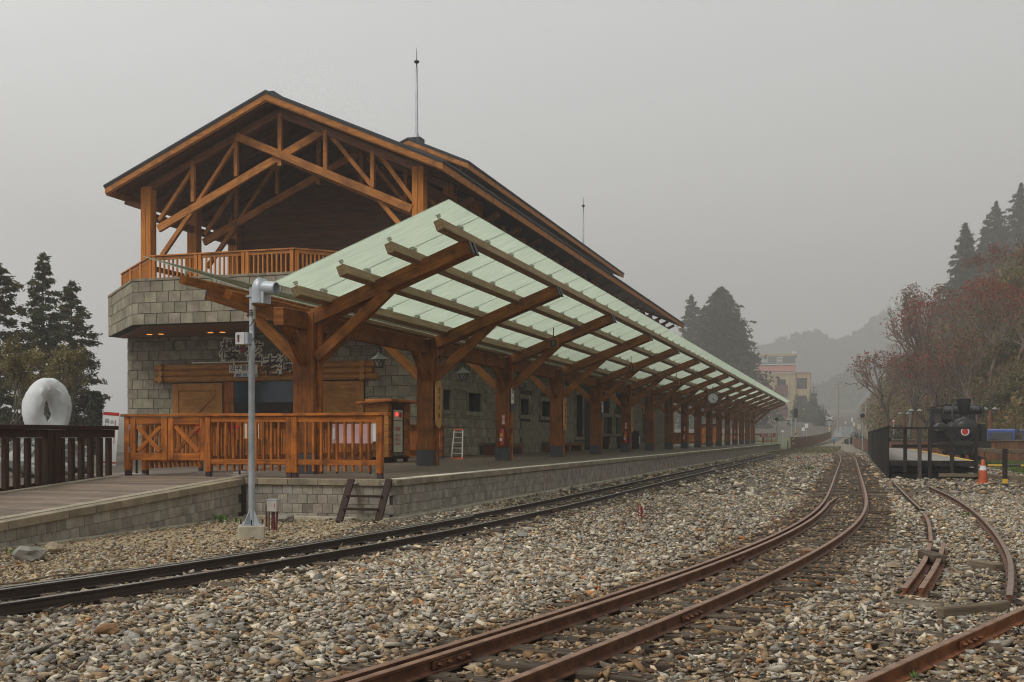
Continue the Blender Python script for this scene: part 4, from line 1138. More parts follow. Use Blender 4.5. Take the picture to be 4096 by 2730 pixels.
for k, i in enumerate((2, 4, 6, 8)):
    Y = YCi(i)
    t = thing('station_name_plaque', f'oval carved wooden name plaque on the {("second", "fourth", "sixth", "eighth")[k]} canopy column', 'plaque', (XB + 0.1, Y, 2.2), 'oval name plaques on the canopy columns')
    poly = [(0.19 * math.copysign(abs(math.cos(a)) ** 0.7, math.cos(a)), 0.62 * math.copysign(abs(math.sin(a)) ** 0.45, math.sin(a))) for a in np.linspace(0, 2 * math.pi, 28, endpoint=False)]
    vv = [(0.0, x, z) for x, z in poly] + [(0.05, x * 1.0, z) for x, z in poly]
    n = len(poly)
    mesh('plaque_board', vv, [tuple(range(n - 1, -1, -1)), tuple(range(n, 2 * n))] + [(q, (q + 1) % n, (q + 1) % n + n, q + n) for q in range(n)], W_OVAL, t, Matrix.Translation((XB + 0.05, Y - 0.02, 2.30)))
    for q, c in enumerate('沼平車站'): text('plaque_lettering', t, c, 0.15, W_DARK, Matrix.Translation((XB + 0.103, Y - 0.02, 2.66 - 0.22 * q)) @ face_px(), 0.002)
for k, i in enumerate((3, 5)):
    Y = YCi(i)
    t = thing('column_notice', ('white notice with a navy foot on the third column edge', 'white notice with a navy foot on the fifth column edge')[k], 'notice', (XB + 0.06, Y, 2.8), 'white notices on the column edges')
    bx('white_plate', t, XB + 0.05, XB + 0.062, Y - 0.16, Y + 0.12, 2.52, 3.0, WHITE); bx('navy_plate', t, XB + 0.05, XB + 0.062, Y - 0.16, Y + 0.12, 2.30, 2.515, NAVY)
    text('notice_lettering', t, '列車', 0.10, NAVY, Matrix.Translation((XB + 0.064, Y - 0.02, 2.87)) @ face_px(), 0.001); text('notice_lettering', t, '月台', 0.10, NAVY, Matrix.Translation((XB + 0.064, Y - 0.02, 2.68)) @ face_px(), 0.001)

# ---- cabinet with a red lamp, benches, ladder, bin
kb = thing('hydrant_cabinet', 'small wooden cabinet with sloping roof and red lamp panel', 'cabinet', (-13.2, 31, ZP))
x0, x1, y0, y1 = -13.62, -12.87, 30.3, 31.95
bx('cabinet_body', kb, x0 + 0.02, x1 - 0.02, y0 + 0.02, y1 - 0.02, ZP + 0.12, 2.42, W_DARK)
for k in range(9):
    z = ZP + 0.16 + k * 0.19
    bx('cladding_board', kb, x0, x1 - 0.021, y0 - 0.005, y0 + 0.018, z, z + 0.184, W_DOOR, 0.004)
    bx('cladding_board', kb, x1 - 0.018, x1 + 0.006, y0, y0 + 0.2, z, z + 0.184, W_ORANGE, 0.004)
    bx('cladding_board', kb, x1 - 0.018, x1 + 0.006, y1 - 0.5, y1, z, z + 0.184, W_ORANGE, 0.004)
beam('cabinet_roof', kb, (x0 - 0.2, (y0 + y1) / 2, 2.44), (x1 + 0.22, (y0 + y1) / 2, 2.52), y1 - y0 + 0.5, 0.07, W_ORANGE, (0, 0, 1))
bx('hydrant_panel', kb, x1 - 0.01, x1 + 0.012, y0 + 0.30, y1 - 0.62, ZP + 0.30, 2.25, CREAM)
bx('panel_frame', kb, x1 - 0.005, x1 + 0.03, y0 + 0.22, y0 + 0.298, ZP + 0.28, 2.28, W_DARK); bx('panel_frame', kb, x1 - 0.005, x1 + 0.03, y1 - 0.615, y1 - 0.53, ZP + 0.28, 2.28, W_DARK)
bx('panel_frame', kb, x1 - 0.005, x1 + 0.05, y0 + 0.2, y1 - 0.5, ZP + 0.20, ZP + 0.28, W_PALE)
spin('red_lamp', kb, [(0.05, 0), (0.05, 0.03), (0.03, 0.05)], LAMPRED, Matrix.Translation((x1 + 0.012, y0 + 0.55, 2.12)) @ Matrix.Rotation(R(90), 4, 'Y'), 14)
spin('alarm_disc', kb, [(0.085, 0), (0.085, 0.015)], RED, Matrix.Translation((x1 + 0.012, y0 + 0.85, 2.10)) @ Matrix.Rotation(R(90), 4, 'Y'), 16)
bx('panel_slot', kb, x1 + 0.008, x1 + 0.016, y0 + 0.33, y1 - 0.65, 1.93, 1.95, BLACK)
text('panel_lettering', kb, '消防栓', 0.14, RED, Matrix.Translation((x1 + 0.016, y0 + 0.66, 1.68)) @ face_px(), 0.001)
for q in range(3): text('panel_small_print', kb, '使用方法', 0.10, RED, Matrix.Translation((x1 + 0.016, y0 + 0.66, 1.50 - q * 0.13)) @ face_px(), 0.0005)
for yy in (y0 + 0.1, y1 - 0.1):
    for xx in (x0 + 0.1, x1 - 0.1): bx('foot', kb, xx - 0.06, xx + 0.06, yy - 0.06, yy + 0.06, ZP, ZP + 0.12, W_BLACK)
for k, (ya, yb) in enumerate(((44.4, 48.6), (54.2, 60.2))):
    t = thing('platform_bench', ('heavy timber bench against the stone wall, nearer one', 'heavy timber bench against the stone wall, farther one')[k], 'bench', (-14.2, (ya + yb) / 2, ZP))
    bx('seat', t, -14.72, -14.05, ya, yb, ZP + 0.40, ZP + 0.50, W_PALE, 0.01); bx('apron', t, -14.1, -14.06, ya + 0.05, yb - 0.05, ZP + 0.28, ZP + 0.398, W_WALL)
    for yy in (ya + 0.1, (ya + yb) / 2, yb - 0.3): bx('leg', t, -14.65, -14.11, yy, yy + 0.2, ZP, ZP + 0.398, W_WALL)
t = thing('folding_stand', 'aluminium folding ladder stand with red caps behind the second column', 'ladder', (-12.9, 36.0, ZP))
for dx in (0.0, 0.38): beam('side_rail', t, (-12.95 + dx, 35.9, ZP + 0.05), (-12.9 + dx * 0.8, 36.05, ZP + 1.0), 0.05, 0.03, INOX)
for q in range(5): bx('rung', t, -12.94, -12.58, 35.93 + q * 0.028, 35.97 + q * 0.028, ZP + 0.18 + q * 0.18, ZP + 0.21 + q * 0.18, INOX)
bx('cap', t, -12.96, -12.52, 35.87, 35.93, ZP, ZP + 0.06, ORANGE); bx('cap', t, -12.92, -12.57, 36.02, 36.08, ZP + 0.98, ZP + 1.03, ORANGE)
t = thing('litter_bin', 'tall black litter bin by the eighth column', 'bin', (-13.2, 71, ZP))
bx('bin_body', t, -13.5, -12.9, 70.7, 71.3, ZP, ZP + 1.15, BLACKM, 0.03); bx('bin_label', t, -12.899, -12.89, 70.85, 71.15, ZP + 0.3, ZP + 0.8, WHITE)
for z0, z1 in ((0.1, 0.2), (0.9, 1.05)): bx('bin_slot', t, -13.3, -13.1, 70.69, 70.699, ZP + z0, ZP + z1, STEEL)

# ---- far platform end fence and notice
rail_fence('platform_end_fence', 'low timber fence closing the far platform end', (XW + 0.5, YEND - 0.4), (XE - 0.35, YEND - 0.4), 4, ZP, ZP + 1.15, nsl=10, base=False)
rail_fence('back_fence', 'timber fence along the rear of the far platform', (XW + 0.2, YR1 + 1.2), (XW + 0.2, YEND - 0.8), 10, ZP, ZP + 1.15, nsl=10, base=False)
t = thing('warning_sign', 'red warning sign with white characters at the far platform end', 'sign', (-8.6, YEND - 0.55, ZP + 0.9))
bx('sign_plate', t, -9.95, -8.25, YEND - 0.58, YEND - 0.55, ZP + 0.75, ZP + 1.10, RED)
text('sign_lettering', t, '禁止通行', 0.34, WHITE, Matrix.Translation((-9.1, YEND - 0.585, ZP + 0.925)) @ face_cam(), 0.001, 0.006)
bx('leg', t, -9.6, -9.55, YEND - 0.545, YEND - 0.5, ZP, ZP + 0.8, W_ORANGE); bx('leg', t, -8.65, -8.6, YEND - 0.545, YEND - 0.5, ZP, ZP + 0.8, W_ORANGE)
t = thing('orange_booth', 'small orange timber booth standing behind the far columns', 'booth', (-13.4, 112, ZP))
bx('booth_body', t, -14.3, -12.6, 111, 113, ZP + 0.1, 2.6, W_ORANGEZ, 0.02); bx('booth_roof', t, -14.5, -12.4, 110.8, 113.2, 2.6, 2.7, W_DARK); bx('booth_base', t, -14.2, -12.7, 111.1, 112.9, ZP, ZP + 0.1, W_BLACK)

# ================================================================== TRACKS
ZRT = 0.10                                           # rail top
def plan(pts, z=ZRT): return [P(x, y, z=z) for x, y in pts]
def resample(pts, step=0.25):
    pts = [Vector((p[0], p[1], 0)) for p in pts]
    q = [pts[0] * 2 - pts[1]] + pts + [pts[-1] * 2 - pts[-2]]
    out = []
    for i in range(1, len(q) - 2):
        p0, p1, p2, p3 = q[i - 1], q[i], q[i + 1], q[i + 2]
        n = max(2, int((p2 - p1).length / 0.1))
        for k in range(n):
            t = k / n
            out.append(0.5 * ((2 * p1) + (p2 - p0) * t + (2 * p0 - 5 * p1 + 4 * p2 - p3) * t * t + (3 * p1 - p0 - 3 * p2 + p3) * t ** 3))
    out.append(pts[-1])
    A = np.array([[p.x, p.y] for p in out])
    for _ in range(30):
        A[1:-1] = 0.25 * A[:-2] + 0.5 * A[1:-1] + 0.25 * A[2:]
    s = np.concatenate([[0], np.cumsum(np.hypot(*np.diff(A, axis=0).T))])
    u = np.arange(0, s[-1], step)
    return np.stack([np.interp(u, s, A[:, 0]), np.interp(u, s, A[:, 1])], 1)
def smooth(C, n):
    C = C.copy()
    for _ in range(n): C[1:-1] = 0.25 * C[:-2] + 0.5 * C[1:-1] + 0.25 * C[2:]
    return C
def normals(C):
    t = np.gradient(C, axis=0); t /= np.linalg.norm(t, axis=1)[:, None]
    return t, np.stack([t[:, 1], -t[:, 0]], 1)        # tangent, right hand normal
def offset(C, d):
    return C + normals(C)[1] * d
PROF = [(-0.052, 0.0), (0.052, 0.0), (0.052, 0.010), (0.012, 0.022), (0.010, 0.070), (0.027, 0.078), (0.027, 0.096), (0.021, 0.10), (-0.021, 0.10), (-0.027, 0.096), (-0.027, 0.078), (-0.010, 0.070), (-0.012, 0.022), (-0.052, 0.010)]
RAILS = []                                            # footprints for the ballast mask
def rail(parent, C, m, mtop, z0=0.0, name='rail', zoff=None, roll=0.0):
    RAILS.append(C)
    t, nn = normals(C)
    zz = zg(C[:, 0], C[:, 1]) + z0
    n, k = len(C), len(PROF)
    pr = np.array(PROF)
    if roll:
        c, s = math.cos(roll), math.sin(roll); pr = np.stack([pr[:, 0] * c - pr[:, 1] * s, pr[:, 0] * s + pr[:, 1] * c], 1); pr[:, 1] -= pr[:, 1].min()
    V = np.zeros((n, k, 3))
    V[:, :, :2] = C[:, None, :] + nn[:, None, :] * pr[None, :, 0:1]
    V[:, :, 2] = zz[:, None] + pr[None, :, 1]
    f = [(i * k + j, i * k + (j + 1) % k, (i + 1) * k + (j + 1) % k, (i + 1) * k + j) for i in range(n - 1) for j in range(k)]
    mi = [1 if j in (6, 7, 8) else 0 for i in range(n - 1) for j in range(k)] + [0, 0]
    f += [tuple(range(k - 1, -1, -1)), tuple((n - 1) * k + j for j in range(k))]
    o = mesh(name, V.reshape(-1, 3), f, m, parent)
    o.data.materials.append(mtop)
    o.data.polygons.foreach_set('material_index', mi)
    return o
SLEEP = []
def sleepers(parent, C, pitch, length, wd, lim, jit=0.05, over=None, start=0.3, cover=1):
    t, nn = normals(C)
    s = np.concatenate([[0], np.cumsum(np.hypot(*np.diff(C, axis=0).T))])
    u = start; n = 0
    while u < s[-1] and n < lim:
        c = np.array([np.interp(u, s, C[:, 0]), np.interp(u, s, C[:, 1])]); i = int(np.searchsorted(s, u)); i = min(i, len(C) - 1)
        a = math.atan2(nn[i, 1], nn[i, 0]) + random.uniform(-0.03, 0.03)
        L = length + random.uniform(-0.06, 0.06); off = random.uniform(-jit, jit)
        if over: L2, o2 = over(c, u); L += L2; off += o2
        cc = c + nn[i] * off
        z = float(zg(cc[0], cc[1]))
        box('sleeper', parent, (cc[0], cc[1], z - 0.052 + random.uniform(-0.012, 0.0)), (L, wd, 0.13), W_SLEEPER, (random.uniform(-0.01, 0.01), 0, a), 0.01)
        SLEEP.append((cc[0], cc[1], a, L, wd, cover)); u += pitch * random.uniform(0.93, 1.07); n += 1
def bolts(parent, C, i, m, side=1):
    """fishplate with bolts at sample i of the rail line C"""
    t, nn = normals(C)
    c = C[i]; a = math.atan2(t[i, 1], t[i, 0]); z = float(zg(c[0], c[1]))
    p = c + nn[i] * 0.022 * side
    fp = box('fishplate', parent, (p[0], p[1], z + 0.046), (0.46, 0.018, 0.052), m, (0, 0, a), 0.003)
    for q in (-0.17, -0.06, 0.06, 0.17):
        b = c + nn[i] * 0.045 * side + t[i] * q
        spin('bolt', fp, [(0.016, 0), (0.016, 0.022), (0.009, 0.025), (0.009, 0.035)], m, Matrix.Translation((b[0] - nn[i, 0] * 0.02 * side, b[1] - nn[i, 1] * 0.02 * side, z + 0.047)) @ Vector((nn[i, 0] * side, nn[i, 1] * side, 0)).to_track_quat('Z', 'Y').to_matrix().to_4x4(), 6, False)
GA = 0.43
# track A beside the platform (centre line from both measured rails)
fa = plan([(0, 2362), (400, 2309), (1000, 2218), (1400, 2148), (1700, 2097), (2200, 1999), (2700, 1893), (3000, 1832)])
na = plan([(0, 2410), (400, 2354), (1000, 2260), (1400, 2194), (1700, 2137), (2200, 2035), (2700, 1917), (3000, 1847)])
ca = [((p + q) / 2) for p, q in zip(fa, na)]
d0 = (ca[0] - ca[1]).normalized()
ca = [(ca[0] + d0 * 5)[:2]] + [p[:2] for p in ca]
xt = float(ca[-1][0])
ca += [(xt + 0.02, 120), (xt + 0.15, 140), (xt + 1.0, 170), (-3.2, 200), (-1.9, 225), (-0.6, 250), (1.2, 275)]
CAc = smooth(resample(ca, 0.5), 60)
ta = thing('platform_track', 'narrow gauge track with dark rails beside the platform', 'railway track', (-6, 40, 0))
rail(ta, offset(CAc, -GA), RAIL_A, RAIL_TOPA); rail(ta, offset(CAc, GA), RAIL_A, RAIL_TOPA)
ic = int(np.argmin(np.hypot(CAc[:, 0] - P(1923, 2056, z=0.1).x, CAc[:, 1] - P(1923, 2056, z=0.1).y)))
rail(ta, offset(CAc[:ic], -GA + 0.115), RAIL_A, RAIL_TOPA, 0.0, 'check_rail')
sleepers(ta, CAc, 0.62, 1.62, 0.19, 190)
RA = offset(CAc, GA)
for Y in (21.0, 33.5): bolts(ta, RA, int(np.argmin(abs(RA[:, 1] - Y))), RAIL_B)
# track B curving through the yard
rb = plan([(2027, 2727), (2600, 2510), (3000, 2351), (3153, 2267), (3306, 2190), (3402, 2129), (3451, 2079), (3472, 2033), (3468, 1991), (3455, 1942), (3440, 1892), (3424, 1838)])
d0 = (rb[0] - rb[1]).normalized()
rb = [(rb[0] + d0 * 3)[:2]] + [p[:2] for p in rb]
RB = resample(rb, 0.25)
RB = smooth(RB, 160)
CB = offset(RB, -GA)
tl = CB[-1]; tg = (CB[-1] - CB[-6]); tg /= np.linalg.norm(tg)
ext = [tuple(p) for p in CB[::8]]
jx, jy = np.interp(196, CAc[:, 1], CAc[:, 0]), 196
ext += [(tl[0] - 0.15, tl[1] + 12), (tl[0] - 0.55, tl[1] + 28), (tl[0] - 1.2, tl[1] + 50), (jx + 0.55, 178), (jx, jy)]
CBx = smooth(resample(ext, 0.3), 120)
tb = thing('yard_track', 'rusty brown track curving across the yard to the far junction', 'railway track', (0, 20, 0))
rail(tb, offset(CBx, -GA), RAIL_B, RAIL_TOPB); rail(tb, offset(CBx, GA), RAIL_B, RAIL_TOPB)
gz = P(3338, 1986, z=0.1); ig = int(np.argmin(np.hypot(CBx[:, 0] - gz.x, CBx[:, 1] - gz.y)))
gr_ = offset(CBx[:ig], -GA + 0.12); gr_[-8:] = gr_[-8:] + normals(gr_)[1][-8:] * np.linspace(0, 0.09, 8)[:, None]
rail(tb, gr_, RAIL_B, RAIL_TOPB, 0.0, 'guard_rail')
def longer(c, u):
    return (0.75, 0.34) if 10.5 < c[1] < 21 else (0.15, 0.05)
sleepers(tb, CBx, 0.50, 1.65, 0.18, 200, over=longer)
LB, RBx = offset(CBx, -GA + 0.12), offset(CBx, GA)
bolts(tb, LB, int(np.argmin(abs(LB[:, 1] - 6.6))), RAIL_B); bolts(tb, RBx, int(np.argmin(abs(RBx[:, 1] - 8.9))), RAIL_B); bolts(tb, LB, int(np.argmin(abs(LB[:, 1] - 13.2))), RAIL_B)
c = P(3232, 2215, z=0.03); box('rail_chair', tb, (c.x, c.y, 0.03), (0.16, 0.15, 0.12), RAIL_TOPB, (0, 0, 0.3), 0.02)
# track C, near right corner
rc = plan([(3428, 2730), (3760, 2578), (4096, 2430)])
d0 = (rc[0] - rc[2]).normalized()
CC0 = resample([(rc[0] + d0 * 3)[:2], rc[0][:2], rc[1][:2], rc[2][:2], (rc[2] - d0 * 6)[:2]], 0.25)
tcx = thing('side_track', 'orange rusted track crossing the near right corner', 'railway track', (1, 8, 0))
rail(tcx, CC0, RAIL_C, RAIL_TOPB); rail(tcx, offset(CC0, 2 * GA), RAIL_C, RAIL_TOPB)
CCc = offset(CC0, GA)
sleepers(tcx, CCc, 0.52, 2.3, 0.17, 22, over=lambda c, u: (random.choice([0, 0.3, 0.6]), -0.45), start=0.2, cover=3)
bolts(tcx, CC0, int(np.argmin(abs(CC0[:, 1] - P(3885, 2530, z=0.1).y))), RAIL_C)
# loose rails lying in the ballast
def loose(label, pts, z0, m=RAIL_C, mt=RAIL_TOPB, sm=20, z=0.06):
    C = smooth(resample([p[:2] for p in plan(pts, z)], 0.15), sm)
    o = rail(None, C, m, mt, z0, 'loose_rail'); tag(o, label, 'rail', 'loose rails in the ballast'); return C
loose('left of two cut rail ends lying side by side', [(3616, 2368), (3660, 2310), (3700, 2253), (3722, 2180)], -0.005)
loose('right of two cut rail ends lying side by side', [(3684, 2368), (3722, 2310), (3757, 2249), (3775, 2180)], -0.005)
loose('half buried rail running from the loading dock', [(3574, 1930), (3627, 1984), (3685, 2038)], -0.05, RAIL_A, RAIL_TOPB, z=0.04)
loose('short half buried rail bending towards the cut rail ends', [(3696, 2052), (3715, 2088), (3722, 2134), (3724, 2168)], -0.06, z=0.04)
loose('long bent pale brown rail curving down the right side', [(3717, 1950), (3815, 1996), (3901, 2055), (3967, 2121), (4013, 2186), (4042, 2252), (4045, 2331), (4036, 2403)], -0.01, RAIL_B, mat('pale_brown_rail', (0.13, 0.085, 0.058), (0.21, 0.15, 0.11), 5.0, rough=0.6))
def timber(label, a, b, wd, ht, m, z=0.0, name='timber_baulk', tilt=0):
    A, B = P(*a, z=z), P(*b, z=z)
    A.z = B.z = z + ht / 2 - 0.03
    M, L = frame(A, B); M = M @ Matrix.Rotation(tilt, 4, 'X')
    o = link(bpy.data.objects.new(name, boxmesh(L, wd, ht, m, 0.012)), None, M); tag(o, label, 'timber')
    SLEEP.append((M.translation.x, M.translation.y, math.atan2(B.y - A.y, B.x - A.x), L, wd, 4))
    return o
timber('weathered timber baulk beside the near right rail', (3758, 2470), (4030, 2440), 0.07, 0.11, W_PALE)
timber('split timber block lying in the ballast on the right', (3900, 2268), (3995, 2284), 0.14, 0.11, W_PALE)
timber('black timber wedge lying across the cut rails', (3692, 2222), (3760, 2246), 0.13, 0.10, W_SLEEPER, 0.06)
timber('thin iron tie bar across the two cut rails', (3708, 2202), (3780, 2206), 0.05, 0.06, RAIL_A, 0.06, 'tie_bar')
timber('thin iron tie bar behind the half buried rail', (3672, 2040), (3716, 2043), 0.05, 0.05, RAIL_A, 0.0, 'tie_bar')
timber('pale weathered sleeper half buried in front of the cut rails', (3560, 2415), (3760, 2440), 0.2, 0.07, W_PALE, -0.03)
for k, (x, y0, y1, lab) in enumerate(((2561, 2026, 2077, 'short red marker post lettered in white beside the platform track'), (3191, 1827, 1842, 'small red marker post far down the platform track'))):
    b = P(x, y1, z=0.0); h = (y1 - y0) / FPX * (b.y / (CA + (x - 2048) / FPX * SA)); r = 0.038
    t = thing('marker_post', lab, 'marker post', b, 'red marker posts')
    spin('post_shaft', t, [(r * 0.9, -0.05), (r, 0.0), (r, h * 0.48), (r * 1.15, h * 0.5), (r * 1.15, h - 0.01), (r * 0.9, h)], RED if k else mat('dull_red_paint', (0.20, 0.022, 0.018), (0.27, 0.035, 0.028), 4.0, rough=0.6), Matrix.Translation(b), 12)
    if k == 0:
        for q, c in enumerate('1K+0'): text('marker_lettering', t, c, h * 0.28, WHITE, Matrix.Translation((b.x, b.y - r * 1.2, h * (0.85 - q * 0.24))) @ face_cam(), 0.001)

# ================================================================== NEAR YARD OBJECTS
# ---- warning horn on a pole
pb = P(1007, 2100, z=0.17)
sp = thing('warning_horn_pole', 'grey steel pole with warning horn on a concrete block beside the steps', 'signal pole', (pb.x, pb.y, 0))
MR = Matrix.Translation((pb.x, pb.y, 0)) @ Matrix.Rotation(R(28), 4, 'Z')
def lbox(nm, x0, x1, y0, y1, z0, z1, m, bev=0.0, MM=None, par=None):
    return link(bpy.data.objects.new(nm, boxmesh(x1 - x0, y1 - y0, z1 - z0, m, bev)), par or sp, (MM or MR) @ Matrix.Translation(((x0 + x1) / 2, (y0 + y1) / 2, (z0 + z1) / 2)))
lbox('concrete_base', -0.19, 0.19, -0.19, 0.19, -0.1, 0.165, CONC, 0.015)
lbox('base_plate', -0.14, 0.14, -0.14, 0.14, 0.166, 0.18, GALV)
dp = pb.y / (CA + (1007 - 2048) / FPX * SA)
def zat(y): return CH + (HY - y) / FPX * dp
zt = zat(1152)
spin('pole', sp, [(0.047, 0.18), (0.047, zat(1410)), (0.052, zat(1408)), (0.052, zat(1385)), (0.036, zat(1370)), (0.034, zt)], GALV, Matrix.Translation((pb.x, pb.y, 0)), 20)
for a in range(4):
    M4 = MR @ Matrix.Rotation(a * math.pi / 2 + math.pi / 4, 4, 'Z')
    prism('gusset', sp, [(0.045, 0.18), (0.16, 0.18), (0.05, 0.38)], 0.01, GALV, M4)
    spin('anchor_bolt', sp, [(0.012, 0.18), (0.012, 0.25)], STEEL, MR @ Matrix.Rotation(a * math.pi / 2, 4, 'Z') @ Matrix.Translation((0.155, 0, 0)), 6, False)
MB_ = Matrix.Translation((pb.x, pb.y, 0)) @ Matrix.Rotation(R(-4), 4, 'Z')
s1 = dp / FPX
lbox('control_box', (961 - 1007) * s1, (1003 - 1007) * s1 + 0.0, -0.17, -0.045, zat(1381), zat(1334), INOX, 0.004, MB_)
lbox('box_switch', (972 - 1007) * s1, (980 - 1007) * s1, -0.176, -0.169, zat(1371), zat(1344), BLACKM, 0, MB_); lbox('box_lamp', (973 - 1007) * s1, (979 - 1007) * s1, -0.178, -0.175, zat(1366), zat(1360), RED, 0, MB_)
lbox('box_side', (1003 - 1007) * s1 + 0.002, (1018 - 1007) * s1, -0.165, -0.05, zat(1380), zat(1335), GALV, 0.003, MB_)
# horn body: domed box facing right, with a cylindrical mouth
x0, x1 = (1012 - 1007) * s1, (1076 - 1007) * s1
zb, zm, zt2 = zat(1216), zat(1168), zat(1114)
hc, hr = (x0 + x1) / 2, (x1 - x0) / 2
spin('horn_body', sp, [(hr, zb), (hr, zm)] + [(hr * math.cos(a), zm + (zt2 - zm) * math.sin(a)) for a in np.linspace(0.15, 1.5, 9)], GALV, MB_ @ Matrix.Translation((hc, 0, 0)), 28)
prism('horn_flange', sp, [(x1 - 0.03, zb - 0.008), (x1 + 0.012, zb - 0.008), (x1 + 0.012, zm), (x1 - 0.01, zm + 0.10), (x1 - 0.06, zt2 - 0.01), (x1 - 0.09, zt2 - 0.012), (x1 - 0.05, zm + 0.08), (x1 - 0.03, zm)], 0.2, GALV, MB_)
MH = MB_ @ Matrix.Translation((x1 - 0.02, -0.02, zat(1156))) @ Matrix.Rotation(R(95), 4, 'Y')
spin('horn_mouth', sp, [(0.10, 0.0), (0.10, 0.03), (0.095, 0.19), (0.085, 0.20), (0.085, 0.12), (0.02, 0.10)], GALV, MH, 32)
lbox('clamp', -0.07, 0.09, -0.05, 0.05, zat(1190), zat(1184), GALV, 0.002, MB_); lbox('bracket', 0.02, x0 + 0.03, -0.04, 0.04, zat(1203), zat(1175), INOX, 0.002, MB_)
spin('cable_gland', sp, [(0.026, 0), (0.026, 0.1), (0.03, 0.11), (0.03, 0.18), (0.022, 0.2)], CONC, MB_ @ Matrix.Translation((0.055, -0.02, zat(1280))), 10)
for z in (1244, 1254, 1262): spin('cable_tie', sp, [(0.062, 0), (0.062, 0.006)], BLACKM, MB_ @ Matrix.Translation((0.02, 0, zat(z))), 14)
tube('cable', sp, [MB_ @ Vector(q) for q in ((0.06, -0.02, zat(1280)), (0.03, -0.06, zat(1300)), (-0.045, -0.06, zat(1318)), (-0.06, -0.08, zat(1334)))], 0.006, BLACKM, 6)
tube('cable', sp, [MB_ @ Vector(q) for q in ((0.06, 0.0, zat(1290)), (0.085, 0.0, zat(1315)), (0.08, -0.03, zat(1350)), (0.03, -0.06, zat(1370)))], 0.006, BLACKM, 6)
# ---- junction box on a stake with red conduits
jb = P(1085, 2118, z=0.0)
t = thing('junction_box', 'small metal junction box with dark red conduits beside the horn pole', 'junction box', jb)
sj = (jb.y / (CA + (1085 - 2048) / FPX * SA)) / FPX
zj = lambda y: CH + (HY - y) * sj
jx_ = lambda x: jb.x + (x - 1085) * sj
bx('box_body', t, jx_(1074), jx_(1118), jb.y - 0.07, jb.y + 0.07, zj(2046), zj(2000), INOX, 0.004)
bx('box_lid', t, jx_(1073), jx_(1119), jb.y - 0.076, jb.y + 0.076, zj(2000), zj(1997), GALV)
bx('box_label', t, jx_(1107), jx_(1110), jb.y - 0.072, jb.y - 0.0705, zj(2030), zj(2012), RED)
bx('stake', t, jx_(1064), jx_(1072), jb.y + 0.02, jb.y + 0.05, -0.05, zj(2010), W_PALE)
for x in (1091, 1098): tube('conduit', t, [(jx_(x), jb.y, zj(2046)), (jx_(x), jb.y - 0.01, 0.05), (jx_(x + 1), jb.y - 0.02, -0.06)], 0.018, CLAY, 10)
tube('conduit', t, [(jx_(1112), jb.y, zj(2046)), (jx_(1112), jb.y, 0.25), (jx_(1108), jb.y - 0.02, -0.05)], 0.018, CLAY, 10)
tube('conduit', t, [(jx_(1073), jb.y + 0.03, zj(2014)), (jx_(1062), jb.y + 0.06, zj(2016)), (jx_(1050), jb.y + 0.10, zj(2028)), (jx_(1047), jb.y + 0.12, zj(2050)), (jx_(1046), jb.y + 0.13, -0.05)], 0.018, CLAY, 10)
o = tube('cable', None, [P(x, y, z=0.015) for x, y in ((0, 2338), (90, 2330), (170, 2312), (240, 2300), (330, 2296), (430, 2282), (520, 2276), (640, 2280), (720, 2262))], 0.011, W_PALE, 6); tag(o, 'thin brown cable lying across the sandy ground', 'cable')
# ---- a few singled out stones
def rock(name, label, c, sx, sy, sz, m, seed, parent=None, sub=2, rough=0.22, M=None):
    bm = bmesh.new(); bmesh.ops.create_icosphere(bm, subdivisions=sub, radius=1.0)
    r = random.Random(seed); ph = [r.uniform(0, 6.28) for _ in range(9)]
    for v in bm.verts:
        p = v.co
        k = 1 + rough * (math.sin(p.x * 2.3 + ph[0]) * math.sin(p.y * 2.7 + ph[1]) + 0.6 * math.sin(p.z * 4.1 + ph[2] + p.x * 3) + 0.4 * math.sin(p.y * 6.3 + ph[3]))
        v.co = Vector((p.x * k * sx, p.y * k * sy, p.z * k * sz))
    me = bpy.data.meshes.new(name); bm.to_mesh(me); bm.free(); me.materials.append(m)
    o = link(bpy.data.objects.new(name, me), parent, M or Matrix.Translation(c) @ Matrix.Rotation(r.uniform(0, 6), 4, 'Z'))
    if label: tag(o, label, 'stone', 'larger stones on the ballast')
    return o
TAN = mat('tan_rock', (0.20, 0.155, 0.095), (0.30, 0.24, 0.155), 6.0, rough=0.9, bump=0.5)
BRN = mat('brown_rock', (0.16, 0.080, 0.035), (0.26, 0.140, 0.065), 6.0, rough=0.9, bump=0.5)
GRYR = mat('grey_rock', (0.15, 0.14, 0.12), (0.24, 0.225, 0.19), 6.0, rough=0.9, bump=0.5)
for k, (x, y, s, m, lab) in enumerate(((434, 2535, 0.075, BRN, 'smooth orange brown stone among grey ballast on the left'), (1528, 2108, 0.095, TAN, 'round tan boulder at the platform corner'),
        (215, 2206, 0.11, TAN, 'rounded tan stone at the foot of the ramp wall'), (120, 2236, 0.17, GRYR, 'flat grey stone slab left of the ramp foot'), (1140, 2085, 0.13, GRYR, 'angular grey stone behind the junction box'),
        (3575, 2275, 0.075, TAN, 'pale yellowish stone left of the cut rails'), (2090, 2150, 0.085, GRYR, 'flat brown stone near the platform track'))):
    p = P(x, y, z=0.0); rock('large_stone', lab, (p.x, p.y, s * 0.35), s * 1.25, s, s * 0.62, m, k + 5)
